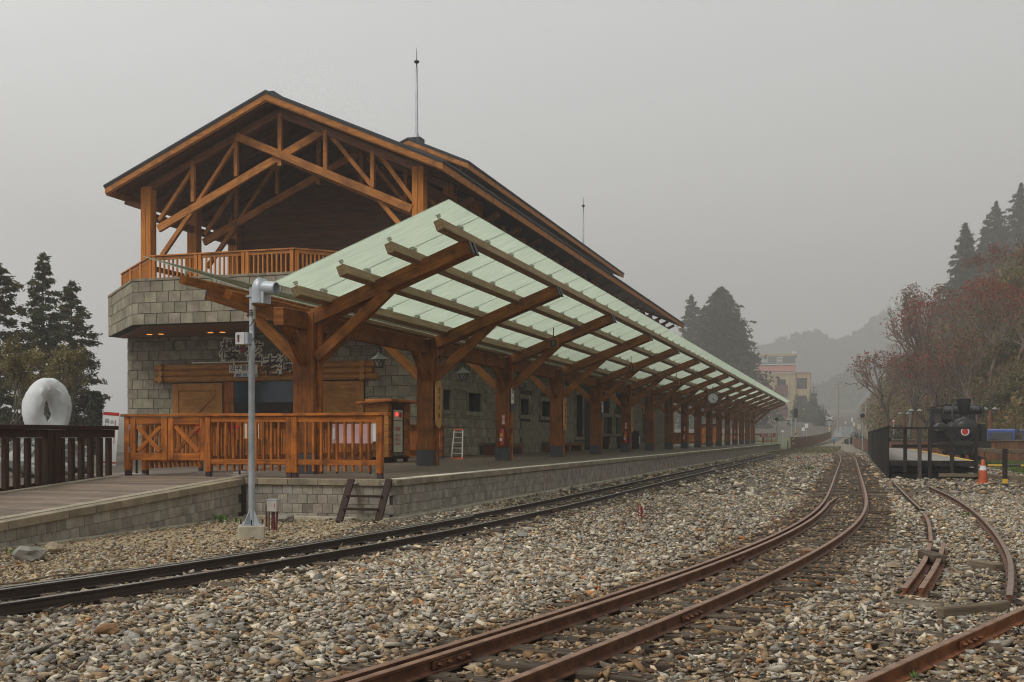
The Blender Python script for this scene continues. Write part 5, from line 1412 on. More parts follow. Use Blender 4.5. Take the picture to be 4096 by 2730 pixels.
def tuft(label, x, y, n, h, seed, col=(0.05, 0.16, 0.02)):
    p = P(x, y, z=0.0); r = random.Random(seed); vs, fs = [], []
    for i in range(n):
        a = r.uniform(0, 6.28); l = h * r.uniform(0.5, 1); b = Vector((p.x + r.gauss(0, h * 0.45), p.y + r.gauss(0, h * 0.3), -0.02)); d = Vector((math.cos(a), math.sin(a), 0)); wv = Vector((-d.y, d.x, 0)) * l * 0.13
        o = len(vs); e = b + d * l * r.uniform(0.3, 0.8) + Vector((0, 0, l)); mid = (b + e) / 2 + Vector((0, 0, l * 0.12))
        vs += [b, mid - wv, e, mid + wv]; fs.append((o, o + 1, o + 2, o + 3))
    return tag(mesh('weed', vs, fs, WEED), label, 'plant', 'weeds in the ballast')
WEED = mat('weed_leaf', (0.05, 0.13, 0.015), (0.10, 0.22, 0.03), 8.0, rough=0.6)
tuft('green weed at the corner of the ramp wall', 884, 2084, 26, 0.16, 1); tuft('small weed behind the horn pole base', 952, 2088, 14, 0.10, 2)
tuft('green weed at the far left by the slab stone', 78, 2218, 22, 0.12, 3); tuft('little green weed by the near right rail', 3655, 2712, 14, 0.07, 4)
tuft('weed beside the bent rail on the right', 3850, 2065, 16, 0.12, 5); tuft('weed patch far out between the two tracks', 3240, 1880, 26, 0.22, 6)

# ================================================================== LEFT SIDE: SCULPTURE, BANNER
sc_ = P(188, 1700, d=27.0)
zb_ = 0.55
t = thing('ring_sculpture', 'white carved stone ring sculpture on a rubble plinth behind the ramp fence', 'sculpture', (sc_.x, sc_.y, zb_))
s = 27.0 / FPX
vs, fs = [], []
nu, nvv = 40, 16
H, Wd = 1.06, 0.62
for i in range(nu):
    a = 2 * math.pi * i / nu
    oz, oy = 0.50 * math.sin(a), 0.36 * math.cos(a)
    for j in range(nvv):
        b = 2 * math.pi * j / nvv
        rr = 0.34 if abs(math.cos(b)) < 0.7 else 0.30
        tr = (0.60 + 0.08 * math.sin(a * 2 + 1)) * math.cos(b)
        lx = (0.27 + 0.04 * math.sin(3 * a)) * math.sin(b) * (1.0 if math.cos(b) > 0 else 0.85) + 0.02 * random.uniform(-1, 1) * (math.cos(b) > 0.3)
        kk = 1 + 0.05 * math.sin(a * 7 + b * 3) * math.sin(b * 5 + a) + random.uniform(-0.012, 0.012)
        vs.append((lx * kk, oy * (1 + tr * kk), oz * (1 + tr * kk) * (1.06 if math.sin(a) > 0 else 1.0)))
for i in range(nu):
    for j in range(nvv):
        fs.append((i * nvv + j, ((i + 1) % nu) * nvv + j, ((i + 1) % nu) * nvv + (j + 1) % nvv, i * nvv + (j + 1) % nvv))
mesh('stone_ring', vs, fs, MARBLE, t, Matrix.Translation((sc_.x, sc_.y, CH + 0.62)) @ Matrix.Rotation(R(-18), 4, 'Z'), True)
r = random.Random(4)
for k in range(46):
    a = r.uniform(0, 6.28); q = r.uniform(0, 1); z = zb_ + 0.1 + q * 0.75
    rad = 1.05 - q * 0.45
    rock('plinth_stone', None, (sc_.x + rad * math.cos(a), sc_.y + rad * math.sin(a) * 0.9, z), 0.26, 0.22, 0.17, BOULDER, 100 + k, t, 1)
rock('stone_foot', None, (sc_.x, sc_.y, 1.22), 0.42, 0.40, 0.34, MARBLE, 98, t, 2, 0.1)
rock('plinth_core', None, (sc_.x, sc_.y, zb_ + 0.35), 1.0, 0.95, 0.5, BOULDER, 99, t, 2, 0.1)
bn = P(422, 1700, d=28.0)
t = thing('promotion_banner', 'white banner with red top and black brush writing behind the ramp fence', 'banner', (bn.x, bn.y, 0.55))
MBn = Matrix.Translation((bn.x, bn.y, 0)) @ Matrix.Rotation(R(24), 4, 'Z') @ Matrix.Rotation(R(4), 4, 'Y')
def nb(nm, x0, x1, y0, y1, z0, z1, m): return link(bpy.data.objects.new(nm, boxmesh(x1 - x0, y1 - y0, z1 - z0, m)), t, MBn @ Matrix.Translation(((x0 + x1) / 2, (y0 + y1) / 2, (z0 + z1) / 2)))
nb('banner_cloth', -0.19, 0.19, -0.006, 0.006, 0.75, 2.07, WHITE); nb('red_band', -0.19, 0.19, -0.009, -0.0065, 1.99, 2.07, RED); nb('red_foot', -0.19, 0.19, -0.009, -0.0065, 0.80, 0.84, RED)
nb('banner_pole', -0.205, -0.19, -0.01, 0.01, 0.5, 2.12, GALV); nb('red_line', 0.10, 0.12, -0.009, -0.0065, 1.3, 1.88, RED)
for q, c in enumerate('香起來'): text('banner_lettering', t, c, 0.13, BLACK, MBn @ Matrix.Translation((-0.09, -0.008, 1.84 - q * 0.15)) @ face_cam(), 0.001)
for q, c in enumerate('永不'): text('banner_lettering', t, c, 0.11, BLACK, MBn @ Matrix.Translation((0.03, -0.008, 1.82 - q * 0.15)) @ face_cam(), 0.001)

# ================================================================== RIGHT SIDE: LOADING DOCK, LOCOMOTIVE, VEHICLES
DX0, DX1, DY0, DY1, DZT = 1.32, 4.12, 41.7, 88.5, 0.62
dk = thing('loading_dock', 'raised dark timber loading dock with boarded side fence', 'dock', (2.7, 60, 0))
x = DX0 + 0.02
while x < DX1 - 0.2:
    bx('deck_board', dk, x, x + 0.19, DY0, DY1, DZT - 0.06, DZT, W_GREY); x += 0.2
bx('yellow_edge', dk, DX1 - 0.19, DX1 - 0.01, DY0 + 0.05, DY1, DZT - 0.06, DZT + 0.012, YELLOW)
bx('deck_edge_beam', dk, DX0, DX1, DY0 - 0.06, DY0 - 0.002, DZT - 0.19, DZT + 0.01, W_BLACKX)
for z in (0.14, 0.36):
    bx('crib_timber', dk, DX0 + 0.05, DX1, DY0 + 0.1, DY0 + 0.3, z - 0.14, z + 0.02, W_BLACKX)
    for X in (1.5, 2.3, 3.0, 3.7): bx('crib_block', dk, X, X + 0.25, DY0 + 0.32, DY0 + 2.0, z - 0.1, z + 0.05, W_BLACK)
bx('under_deck', dk, DX0 + 0.06, DX1 - 0.05, DY0 + 2.1, DY1, -0.05, DZT - 0.07, W_BLACKX)
y = DY0 - 0.08
n = 0
while y < DY1:                                          # boarded side fence towards the track
    h = 1.78 + random.uniform(-0.02, 0.012); wdt = random.uniform(0.17, 0.21)
    if y > 75: wdt = 0.6
    bx('fence_board', dk, DX0 - 0.07 - random.uniform(0, 0.008), DX0 - 0.03, y, y + wdt - 0.008, 0.02 + 0.004 * (y - DY0), h, W_BLACK); y += wdt
bx('fence_cap', dk, DX0 - 0.10, DX0 + 0.04, DY0 - 0.1, DY1, 1.785, 1.83, W_BLACKX)
bx('fence_rail', dk, DX0 - 0.028, DX0 + 0.03, DY0, DY1, 1.3, 1.42, W_BLACKX)
YN = DY0 - 0.14                                         # railing across the near end
for x0, x1, zb, m in ((3613, 3628, 0.22, W_BLACK), (3670, 3686, -0.05, W_PALE), (3711, 3726, -0.05, W_BLACK), (3799, 3816, -0.05, W_BLACK), (3896, 3912, -0.05, W_BLACK)):
    a, b = P(x0, 1800, Y=YN), P(x1, 1800, Y=YN)
    bx('railing_post', dk, a.x, b.x, YN - 0.13, YN - 0.002, zb, 1.72, mat('worn_post', (0.035, 0.026, 0.024), (0.065, 0.05, 0.046), 2.0, GZ, 0.7) if m is W_PALE else m, 0.006)
bx('railing_top', dk, DX0 + 0.05, DX1 + 0.12, YN - 0.14, YN + 0.06, 1.722, 1.80, W_BLACKX, 0.006)
bx('railing_middle', dk, DX0 + 0.05, DX1 + 0.1, YN + 0.002, YN + 0.06, 1.08, 1.19, W_BLACKX, 0.006)
bx('railing_bottom', dk, 2.9, DX1 + 0.3, YN - 0.2, YN - 0.132, 0.08, 0.2, W_PALE, 0.006)

# ---- timber barrier to the right of the dock
br = thing('timber_barrier', 'low weathered post and rail barrier right of the dock', 'barrier', (5.6, 37, 0))
YB = 36.6
pa = P(4009, 1940, Y=YB)
for X in (pa.x, pa.x + 2.6, pa.x + 5.2): 
    p = bx('barrier_post', br, X, X + 0.13, YB - 0.14, YB, -0.05, 1.1, W_BLACK, 0.008); bx('yellow_band', p, X - 0.003, X + 0.133, YB - 0.143, YB + 0.003, 0.06, 0.2, YELLOW)
for z in (1.02, 0.22):
    beam('barrier_rail', br, (DX1 + 0.05, DY0 - 0.35, z + 0.0), (pa.x, YB + 0.05, z), 0.06, 0.13, W_PALE)
    beam('barrier_rail', br, (pa.x, YB + 0.05, z), (pa.x + 5.2, YB + 0.05, z), 0.06, 0.13, W_PALE)
pole = thing('striped_pole', 'yellow and black striped horizontal pole behind the cone', 'barrier', (8, 44, 0))
zp_ = 0.42
for k in range(9):
    X = 4.75 + k * 0.55
    tube('stripe', pole, [(X, 44.0, zp_), (X + 0.549, 44.0, zp_)], 0.035, YELLOW if k % 2 == 0 else BLACKM, 8)
for X in (5.3, 8.9): bx('support', pole, X - 0.03, X + 0.03, 44.04, 44.1, -0.05, zp_, W_BLACK)

def cone(x, y, label):
    b = P(x, y, z=0.0); t = thing('traffic_cone', label, 'traffic cone', b)
    M = Matrix.Translation(b)
    bx('cone_base', t, b.x - 0.2, b.x + 0.2, b.y - 0.2, b.y + 0.2, 0.0, 0.04, ORANGE, 0.01)
    spin('cone_body', t, [(0.15, 0.04), (0.128, 0.2), (0.105, 0.42)], ORANGE, M, 20); spin('reflective_band', t, [(0.106, 0.42), (0.082, 0.56)], WHITE, M, 20); spin('cone_top', t, [(0.082, 0.56), (0.045, 0.74), (0.03, 0.76)], ORANGE, M, 20)
cone(3932, 1936, 'orange traffic cone with white band beside the dock')

# ---- narrow gauge steam locomotive, facing the camera
LX, LY = 5.42, 60.0
lo = thing('steam_locomotive', 'black narrow gauge steam locomotive standing beside the dock', 'locomotive', (LX, LY + 4, 0))
ML = Matrix.Translation((LX, LY, 0))
def LB_(nm, x0, x1, y0, y1, z0, z1, m=None, bev=0.01): return bx(nm, lo, LX + x0, LX + x1, LY + y0, LY + y1, z0, z1, m or LOCO, bev)
def LC(nm, prof, c, ax, m=None, n=20):
    rot = {'z': Matrix.Identity(4), 'y': Matrix.Rotation(R(-90), 4, 'X'), 'x': Matrix.Rotation(R(90), 4, 'Y')}[ax]
    return spin(nm, lo, prof, m or LOCO, Matrix.Translation((LX + c[0], LY + c[1], c[2])) @ rot, n)
LB_('buffer_beam', -1.22, 1.22, 0.0, 0.22, 0.86, 1.24, W_BLACKX)
LB_('running_board', -1.1, 1.1, 0.22, 9.2, 0.98, 1.10)
LB_('frame', -0.42, 0.42, 0.3, 9.0, 0.55, 0.97)
LC('boiler', [(0.60, 0), (0.60, 4.9)], (0.05, 0.9, 1.78), 'y')
sb2 = LC('smokebox', [(0.62, 0), (0.66, 0.03), (0.66, 1.0), (0.62, 1.02)], (0.05, 0.45, 1.78), 'y')
for z in (1.6, 2.6, 3.6): LC('boiler_band', [(0.612, 0), (0.612, 0.05)], (0.05, z, 1.78), 'y', LOCO2)
LC('smokebox_door', [(0.52, -0.10), (0.50, -0.13), (0.34, -0.19), (0.15, -0.22)], (0.05, 0.55, 1.78), 'y', LOCO, 24)
LC('door_ring', [(0.56, -0.085), (0.56, -0.11), (0.50, -0.12)], (0.05, 0.55, 1.78), 'y', LOCO2, 24)
LC('number_plate_rim', [(0.20, -0.235), (0.20, -0.225)], (0.05, 0.55, 1.72), 'y', WHITE, 20); LC('number_plate', [(0.155, -0.245), (0.155, -0.236)], (0.05, 0.55, 1.72), 'y', RED, 20)
LC('chimney', [(0.22, 0), (0.22, 0.25), (0.26, 0.3), (0.34, 1.0), (0.36, 1.02), (0.36, 1.06), (0.30, 1.07)], (0.05, 1.0, 2.32), 'z')
LC('headlamp', [(0.10, -0.1), (0.12, 0), (0.12, 0.12)], (0.0, 0.6, 2.36), 'y', LOCO2, 16); LC('headlamp_glass', [(0.09, -0.108), (0.09, -0.102)], (0.0, 0.6, 2.36), 'y', CREAM, 16)
LC('cross_drum', [(0.20, -0.9), (0.2, 0.95)], (0.05, 1.75, 2.82), 'x', LOCO2, 18)
LC('dome', [(0.26, 0), (0.26, 0.4), (0.16, 0.55)], (0.05, 2.9, 2.32), 'z'); LC('dome', [(0.22, 0), (0.22, 0.35), (0.12, 0.45)], (0.05, 4.2, 2.32), 'z')
tube('exhaust_pipe', lo, [(LX - 0.35, LY + 0.9, 1.9), (LX - 0.52, LY + 0.8, 2.4), (LX - 0.50, LY + 0.9, 3.0), (LX - 0.25, LY + 1.0, 3.18), (LX, LY + 1.05, 3.2)], 0.055, LOCO2, 8)
tube('exhaust_pipe', lo, [(LX + 0.55, LY + 1.2, 3.2), (LX + 0.85, LY + 1.0, 2.95), (LX + 0.95, LY + 0.9, 2.5)], 0.05, LOCO, 8)
LC('whistle', [(0.09, 0), (0.12, 0.1), (0.12, 0.35), (0.06, 0.45)], (0.9, 1.0, 2.6), 'z')
for sx_ in (-1,):
    LC('side_tank', [(0.2, 0), (0.23, 0.05), (0.23, 3.2), (0.2, 3.25)], (-0.85, 3.0, 1.98), 'y', LOCO2, 16)
LB_('cylinder_block', 0.65, 1.15, 1.2, 2.6, 1.1, 1.95); LC('cylinder', [(0.16, 0), (0.16, 0.9)], (0.92, 1.3, 1.2), 'z'); LC('cylinder', [(0.16, 0), (0.16, 0.9)], (0.92, 1.9, 1.2), 'z')
cab = LB_('cab', -1.12, -1.06, 6.2, 8.6, 1.1, 3.02)
for nm, a in (('cab_side', (1.06, 1.12, 6.2, 8.6, 1.1, 3.02)), ('cab_front', (-1.06, -0.62, 6.2, 6.26, 1.1, 3.02)), ('cab_front', (0.70, 1.06, 6.2, 6.26, 1.1, 3.02)), ('cab_front', (-0.62, 0.70, 6.2, 6.26, 2.4, 3.02)), ('cab_back', (-1.06, 1.06, 8.5, 8.6, 1.1, 3.02))): LB_(nm, *a)
LB_('cab_window', -1.0, -0.68, 6.19, 6.199, 2.2, 2.75, mat('cab_window_glass', (0.05, 0.035, 0.03), (0.075, 0.05, 0.045), 2.0, rough=0.15), 0)
prism('cab_roof', lo, [(-1.25, 3.02), (-0.7, 3.16), (0, 3.22), (0.7, 3.16), (1.25, 3.02), (1.25, 3.07), (0.7, 3.21), (0, 3.27), (-0.7, 3.21), (-1.25, 3.07)], 2.8, LOCO, Matrix.Translation((LX, LY + 7.35, 0)))
LC('cab_post', [(0.05, 0), (0.05, 1.9)], (-1.2, 6.1, 1.1), 'z', LOCO2, 8)
for yy in (1.1, 2.2, 5.8, 6.9):
    for sx_ in (-0.46, 0.46):
        LC('wheel', [(0.30, -0.05), (0.34, -0.04), (0.34, 0.05), (0.30, 0.06)], (sx_, yy, 0.36), 'x', LOCO, 20)
for sx_ in (-0.75, 0.75): LB_('truck_frame', sx_ - 0.08, sx_ + 0.08, 0.7, 2.6, 0.28, 0.5)
tube('drive_shaft', lo, [(LX + 0.9, LY + 0.8, 0.4), (LX + 0.9, LY + 7.2, 0.4)], 0.05, LOCO2, 8)
LB_('coupler', -0.1, 0.1, -0.28, 0.0, 0.6, 0.8); LB_('step', -1.0, -0.6, -0.1, 0.15, 0.34, 0.40); LB_('step', 0.6, 1.0, -0.1, 0.15, 0.34, 0.40)
for X in (-0.9, 0.9): LB_('hanger', X - 0.02, X + 0.02, 0.0, 0.04, 0.36, 0.87, None, 0)
lt = thing('exhibit_track', 'short dark track under the locomotive', 'railway track', (LX, 60, 0))
for s in (-GA, GA):
    rail(lt, np.stack([np.full(60, LX + s), np.linspace(50, 72, 60)], 1), RAIL_A, RAIL_TOPB, -0.07)
for k in range(18): box('sleeper', lt, (LX, 51 + k * 1.15, -0.08), (1.7, 0.2, 0.1), W_SLEEPER)

# ---- brown fence behind, with vans over it
def board_fence(name, label, pts, z0, z1, step, m=W_FENCE, cap=True):
    t = thing(name, label, 'fence', (pts[0][0], pts[0][1], 0))
    for (a, b) in zip(pts[:-1], pts[1:]):
        A, B = Vector((*a, 0)), Vector((*b, 0)); d = B - A; L = d.length; d.normalize(); RZ = math.atan2(d.y, d.x)
        n = max(1, int(L / step))
        for k in range(n):
            c = A + d * (L * (k + 0.5) / n); g = float(zg(c.x, c.y))
            box('fence_board', t, (c.x, c.y, g + (z0 + z1) / 2), (L / n - 0.02, 0.05, z1 - z0), m, (0, 0, RZ))
        ga, gb = float(zg(A.x, A.y)), float(zg(B.x, B.y))
        beam('fence_cap', t, (A.x, A.y, ga + z1 + 0.04), (B.x, B.y, gb + z1 + 0.04), 0.2, 0.07, W_DARKX if not cap else W_PALE)
    return t
board_fence('yard_fence', 'brown board fence behind the locomotive and dock', [(16, 70.5), (11.6, 71.0), (8.5, 72.0), (4.5, 78), (2.8, 95), (1.6, 120), (0.6, 150), (0.2, 185)], 0.05, 1.20, 0.42)
board_fence('line_fence', 'brown board fence along the far left side of the line', [(-6.6, 133), (-5.6, 160), (-4.6, 190), (-3.6, 225)], 0.1, 1.35, 0.5, W_WALL, False)
def van(label, X, Y, paint, rz, s=1.0):
    t = thing('parked_van', label, 'van', (X, Y, float(zg(X, Y))), 'vans parked behind the brown fence', rz)
    M = WM[t]
    def part(nm, poly, wd, m, off=0.0): return prism(nm, t, poly, wd, m, M @ Matrix.Rotation(R(90), 4, 'Z') @ Matrix.Translation((0, off, 0)))
    part('van_body', [(-2.1, 0.35), (2.1, 0.35), (2.2, 0.6), (2.15, 1.0), (1.55, 1.12), (-2.1, 1.12)], 1.64, paint)
    part('van_cabin', [(-2.08, 1.12), (1.45, 1.12), (0.85, 1.84), (0.6, 1.93), (-1.75, 1.95), (-1.98, 1.86)], 1.54, paint)
    part('side_glass', [(-1.85, 1.22), (-0.75, 1.22), (-0.75, 1.72), (-1.75, 1.72)], 1.56, CARGLASS); part('side_glass', [(-0.65, 1.22), (0.25, 1.22), (0.25, 1.72), (-0.65, 1.72)], 1.56, CARGLASS); part('side_glass', [(0.35, 1.22), (1.15, 1.22), (0.78, 1.72), (0.35, 1.72)], 1.56, CARGLASS)
    link(bpy.data.objects.new('rear_window', boxmesh(1.30, 0.03, 0.52, CARGLASS)), t, M @ Matrix.Translation((0, -2.06, 1.48)) @ Matrix.Rotation(R(-8), 4, 'X'))
    for x_ in (-0.7, 0.7): link(bpy.data.objects.new('tail_light', boxmesh(0.12, 0.03, 0.3, RED)), t, M @ Matrix.Translation((x_, -2.115, 0.9)))
    for x_ in (-0.75, 0.75):
        for y_ in (-1.4, 1.4): spin('wheel', t, [(0.2, -0.09), (0.3, -0.08), (0.3, 0.08), (0.2, 0.09)], TYRE, M @ Matrix.Translation((x_, y_, 0.3)) @ Matrix.Rotation(R(90), 4, 'Y'), 16)
    link(bpy.data.objects.new('bumper', boxmesh(1.6, 0.12, 0.2, WHITE)), t, M @ Matrix.Translation((0, -2.15, 0.45)))
van('bright blue van parked behind the brown fence', 9.35, 77.0, BLUEP, R(-14)); van('dark blue van at the right frame edge behind the fence', 11.0, 82.5, NAVYCAR, R(-14))

# ---- lamp posts of brown timber
def lamp_post(x, ytop, ybot, d, label):
    b = P(x, ybot, d=d); top = P(x, ytop, d=d).z; g = float(zg(b.x, b.y))
    t = thing('lamp_post', label, 'lamp post', (b.x, b.y, g), 'brown timber lamp posts')
    spin('post', t, [(0.15, g - 0.1), (0.14, top - 0.15)], W_FENCE, Matrix.Translation((b.x, b.y, 0)), 12)
    for s in (-0.32, 0.32):
        spin('lamp_shade', t, [(0.25, top - 0.1), (0.09, top + 0.03), (0.03, top + 0.08)], HAIRG, Matrix.Translation((b.x + s, b.y, 0)), 14); spin('lamp_globe', t, [(0.07, top - 0.2), (0.09, top - 0.11)], FROST, Matrix.Translation((b.x + s, b.y, 0)), 10)
    bx('lamp_arm', t, b.x - 0.4, b.x + 0.4, b.y - 0.03, b.y + 0.03, top - 0.12, top - 0.06, BLACKM)
lamp_post(3960, 1633, 1720, 82, 'brown lamp post with shades right of the locomotive'); lamp_post(3662, 1640, 1740, 90, 'brown lamp post left of the locomotive cab'); lamp_post(3617, 1652, 1745, 102, 'brown lamp post farther left beyond the dock')

# ================================================================== FAR END: HOTEL, SIGNALS, SIGNS
HD = 430.0                                            # depth of the hotel
def H(x, y): return P(x, y, Y=HD)
ht = thing('hotel', 'ochre hotel with faded red roof and a grey lettered roof sign in the fog', 'hotel', (H(3100, 1700).x, HD, 0))
x0, x1 = H(2960, 1600).x, H(3182, 1600).x; x2 = H(3240, 1600).x
zb = float(zg(-40, HD)) - 2.0
zt, ze2 = H(3100, 1480).z, H(3100, 1492).z
bx('main_block', ht, x0, x1, HD, HD + 20, zb, ze2, HOTEL)
bx('side_block', ht, x1 + 0.001, x2, HD + 0.7, HD + 10, zb, H(3200, 1497).z, HOTEL)
bx('side_parapet', ht, x1, x2 + 0.15, HD + 0.6, HD + 10, H(3200, 1497).z, H(3200, 1490).z, HROOF)
bx('corner_pier', ht, x2 - 0.4, x2 + 0.1, HD + 0.4, HD + 1.5, zb, H(3200, 1488).z, HOTEL)
bx('cornice', ht, x0, x1 + 0.15, HD - 0.25, HD + 0.2, H(3100, 1500).z, H(3100, 1493).z, HOTEL)
rz0, rz1 = H(3100, 1486).z, H(3100, 1460).z
mesh('tiled_roof', [(x0, HD - 0.6, rz0), (x1 + 0.1, HD - 0.6, rz0), (x1 + 0.1, HD + 1.4, rz1), (x0, HD + 1.4, rz1), (x0, HD - 0.6, rz0 - 0.15), (x1 + 0.1, HD - 0.6, rz0 - 0.15), (x1 + 0.1, HD + 1.4, rz0 - 0.15), (x0, HD + 1.4, rz0 - 0.15)], [(0, 1, 2, 3), (4, 7, 6, 5), (0, 4, 5, 1), (1, 5, 6, 2), (2, 6, 7, 3), (3, 7, 4, 0)], HROOF, ht)
bx('roof_sign', ht, x0, x1 - 0.1, HD + 1.0, HD + 1.6, H(3100, 1456).z, H(3100, 1425).z, HSIGN)
bx('white_trim', ht, x0, x1 + 0.12, HD + 0.9, HD + 1.7, H(3100, 1460).z, H(3100, 1456).z, WHITE)
bx('roof_parapet', ht, x0, x1 + 0.1, HD + 1.2, HD + 11, H(3100, 1425).z, H(3100, 1416).z, HOTEL)
bx('roof_tank', ht, H(3166, 1410).x, x1 + 0.1, HD + 1.5, HD + 3, H(3100, 1416).z, H(3100, 1407).z, WHITE)
for c, x in (('飯', 3059), ('店', 3118)):
    text('sign_character', ht, c, 2.5, WHITE, Matrix.Translation((H(x, 1440).x, HD + 0.97, H(x, 1441).z)) @ face_cam(), 0.02, 0.02)
for xa, xb, ya, yb in ((3043, 3077, 1519, 1560), (3107, 3143, 1519, 1560), (3043, 3078, 1598, 1640), (3107, 3143, 1600, 1640), (3043, 3078, 1676, 1720), (3107, 3143, 1676, 1718), (2985, 3018, 1519, 1560)):
    wnd = bx('window', ht, H(xa, ya).x, H(xb, ya).x, HD - 0.06, HD - 0.002, H(xa, yb).z, H(xa, ya).z, PANE)
    bx('mullion', wnd, (H(xa, ya).x + H(xb, ya).x) / 2 - 0.04, (H(xa, ya).x + H(xb, ya).x) / 2 + 0.04, HD - 0.08, HD - 0.062, H(xa, yb).z, H(xa, ya).z, HSIGN)
for xa, xb, ya, yb in ((3187, 3228, 1513, 1556), (3187, 3228, 1583, 1633), (3187, 3228, 1660, 1705)):
    wnd = bx('window', ht, H(xa, ya).x, H(xb, ya).x, HD + 0.64, HD + 0.698, H(xa, yb).z, H(xa, ya).z, PANE)
    bx('mullion', wnd, H(xa, ya).x, H(xb, ya).x, HD + 0.62, HD + 0.638, (H(xa, yb).z + H(xa, ya).z) / 2, (H(xa, yb).z + H(xa, ya).z) / 2 + 0.1, HSIGN)
for xa, xb, ya, yb in ((3034, 3088, 1545, 1577), (3100, 3152, 1542, 1580), (3034, 3152, 1622, 1662), (3034, 3090, 1702, 1735), (3100, 3150, 1702, 1735)):
    b = bx('balcony', ht, H(xa, ya).x, H(xb, ya).x, HD - 1.0, HD - 0.9, H(xa, yb).z, H(xa, ya).z, HOTELR)
    bx('balcony_slab', b, H(xa, ya).x, H(xb, ya).x, HD - 1.0, HD - 0.08, H(xa, yb).z - 0.15, H(xa, yb).z - 0.01, HOTELR)
tube('drainpipe', ht, [(H(3153, 1500).x, HD - 0.1, H(3153, 1490).z), (H(3153, 1500).x, HD - 0.1, zb + 0.5)], 0.12, WHITE, 8)
for xa, xb in ((3240, 3262),):
    p = P(xa, 1700, Y=HD + 14); q = P(xb, 1640, Y=HD + 14)
    t = thing('grey_shed', 'pale grey sloping shed roof beside the hotel', 'shed', (p.x, HD + 14, 0)); bx('shed_wall', t, p.x, q.x + 0.6, HD + 14, HD + 18, float(zg(p.x, HD + 14)) - 0.2, P(xa, 1632, Y=HD + 14).z, HSIGN)
    zz = P(xa, 1632, Y=HD + 14).z; z2 = P(xa, 1600, Y=HD + 14).z
    mesh('shed_roof', [(p.x, HD + 13.9, zz), (q.x + 0.8, HD + 13.9, zz), (q.x + 0.3, HD + 16, z2), (p.x, HD + 16, z2), (p.x, HD + 18, zz), (q.x + 0.8, HD + 18, zz)], [(0, 1, 2, 3), (3, 2, 5, 4), (0, 3, 4), (1, 5, 2)], GALV, t)

def pole_at(x, ytop, ybot, d, r):
    b = P(x, ybot, d=d); g = float(zg(b.x, b.y)); return b, g, P(x, ytop, d=d).z
def far_signal(label, x, ytop, ybot, d, head='disc', stripe=False):
    b, g, zt = pole_at(x, ytop, ybot, d, 0)
    t = thing('line_signal', label, 'signal', (b.x, b.y, g), 'signals along the line')
    M = Matrix.Translation((b.x, b.y, 0))
    zb_ = ZP if (b.y < YEND and b.x < XE) else g
    if stripe:
        n = 8; hh = (zt - zb_) * 0.48
        for k in range(n): spin('pole_band', t, [(0.075, zb_ + hh * k / n), (0.075, zb_ + hh * (k + 1) / n)], YELLOW if k % 2 else BLACKM, M, 10)
        spin('pole', t, [(0.06, zb_ + hh), (0.06, zt)], GALV, M, 10)
        spin('pole_foot', t, [(0.22, g - 0.05), (0.22, g + 0.12), (0.1, g + 0.35)], CONC, M, 10)
    else: spin('pole', t, [(0.05, zb_ - 0.02), (0.05, zt)], GALV, M, 10)
    if head == 'disc':
        spin('signal_head', t, [(0.16, -0.14), (0.22, -0.1), (0.22, 0.14), (0.14, 0.2)], BLACKM, Matrix.Translation((b.x, b.y - 0.05, zt + 0.12)) @ Matrix.Rotation(R(90), 4, 'X'), 18)
        spin('signal_hood', t, [(0.235, -0.02), (0.235, 0.16)], GALV, Matrix.Translation((b.x, b.y, zt + 0.17)) @ Matrix.Rotation(R(90), 4, 'X'), 18)
    elif head == 'long':
        poly = [(0.26 * math.cos(a), 0.26 * math.sin(a) + (0.33 if math.sin(a) > 0 else -0.33)) for a in np.linspace(0, 2 * math.pi, 20, endpoint=False)]
        prism('signal_head', t, poly, 0.18, BLACKM, Matrix.Translation((b.x, b.y, zt - 0.25)))
        for dz in (0.3, -0.3): spin('signal_lens', t, [(0.12, 0), (0.12, 0.1)], STEEL, Matrix.Translation((b.x, b.y - 0.1, zt - 0.25 + dz)) @ Matrix.Rotation(R(90), 4, 'X'), 12)
    else:
        box('floodlight', t, (b.x + 0.1, b.y - 0.05, zt), (0.55, 0.25, 0.32), BLACKM, (0.5, 0, 0), 0.02); box('floodlight_glass', t, (b.x + 0.1, b.y - 0.2, zt - 0.06), (0.4, 0.02, 0.2), FROST, (0.5, 0, 0))
far_signal('round headed signal on a thin pole at the platform end', 3107, 1683, 1775, 122, 'disc')
far_signal('long black signal head on a yellow and black banded pole', 3183, 1645, 1778, 140, 'long', True)
far_signal('floodlight on a dark pole beside the banded signal', 3167, 1648, 1778, 141, 'flood')
far_signal('round headed signal on a grey pole beyond the dock', 3450, 1667, 1797, 105, 'disc')
def crossbuck(label, x, ytop, ybot, d):
    b, g, zt = pole_at(x, ytop, ybot, d, 0)
    t = thing('crossing_sign', label, 'crossing sign', (b.x, b.y, g), 'crossing signs at the far road')
    h = zt - g
    spin('post', t, [(0.16, g - 0.1), (0.16, g + h * 0.7)], WHITE, Matrix.Translation((b.x, b.y, 0)), 10)
    for k in range(3): spin('yellow_band', t, [(0.165, g + h * (0.12 + k * 0.14)), (0.165, g + h * (0.18 + k * 0.14))], YELLOW, Matrix.Translation((b.x, b.y, 0)), 10)
    for s in (-1, 1): beam('cross_board', t, (b.x - 0.75, b.y - 0.2, zt - 0.5 - 0.35 * s), (b.x + 0.75, b.y - 0.2, zt - 0.5 + 0.35 * s), 0.05, 0.22, WHITE, (0, 1, 0))
    box('light_box', t, (b.x, b.y - 0.2, g + h * 0.58), (1.3, 0.2, 0.35), GALV)
    prism('hood', t, [(-0.8, 0), (0.8, 0), (0.3, 0.3), (-0.3, 0.3)], 0.4, GALV, Matrix.Translation((b.x, b.y, g + h * 0.66)))
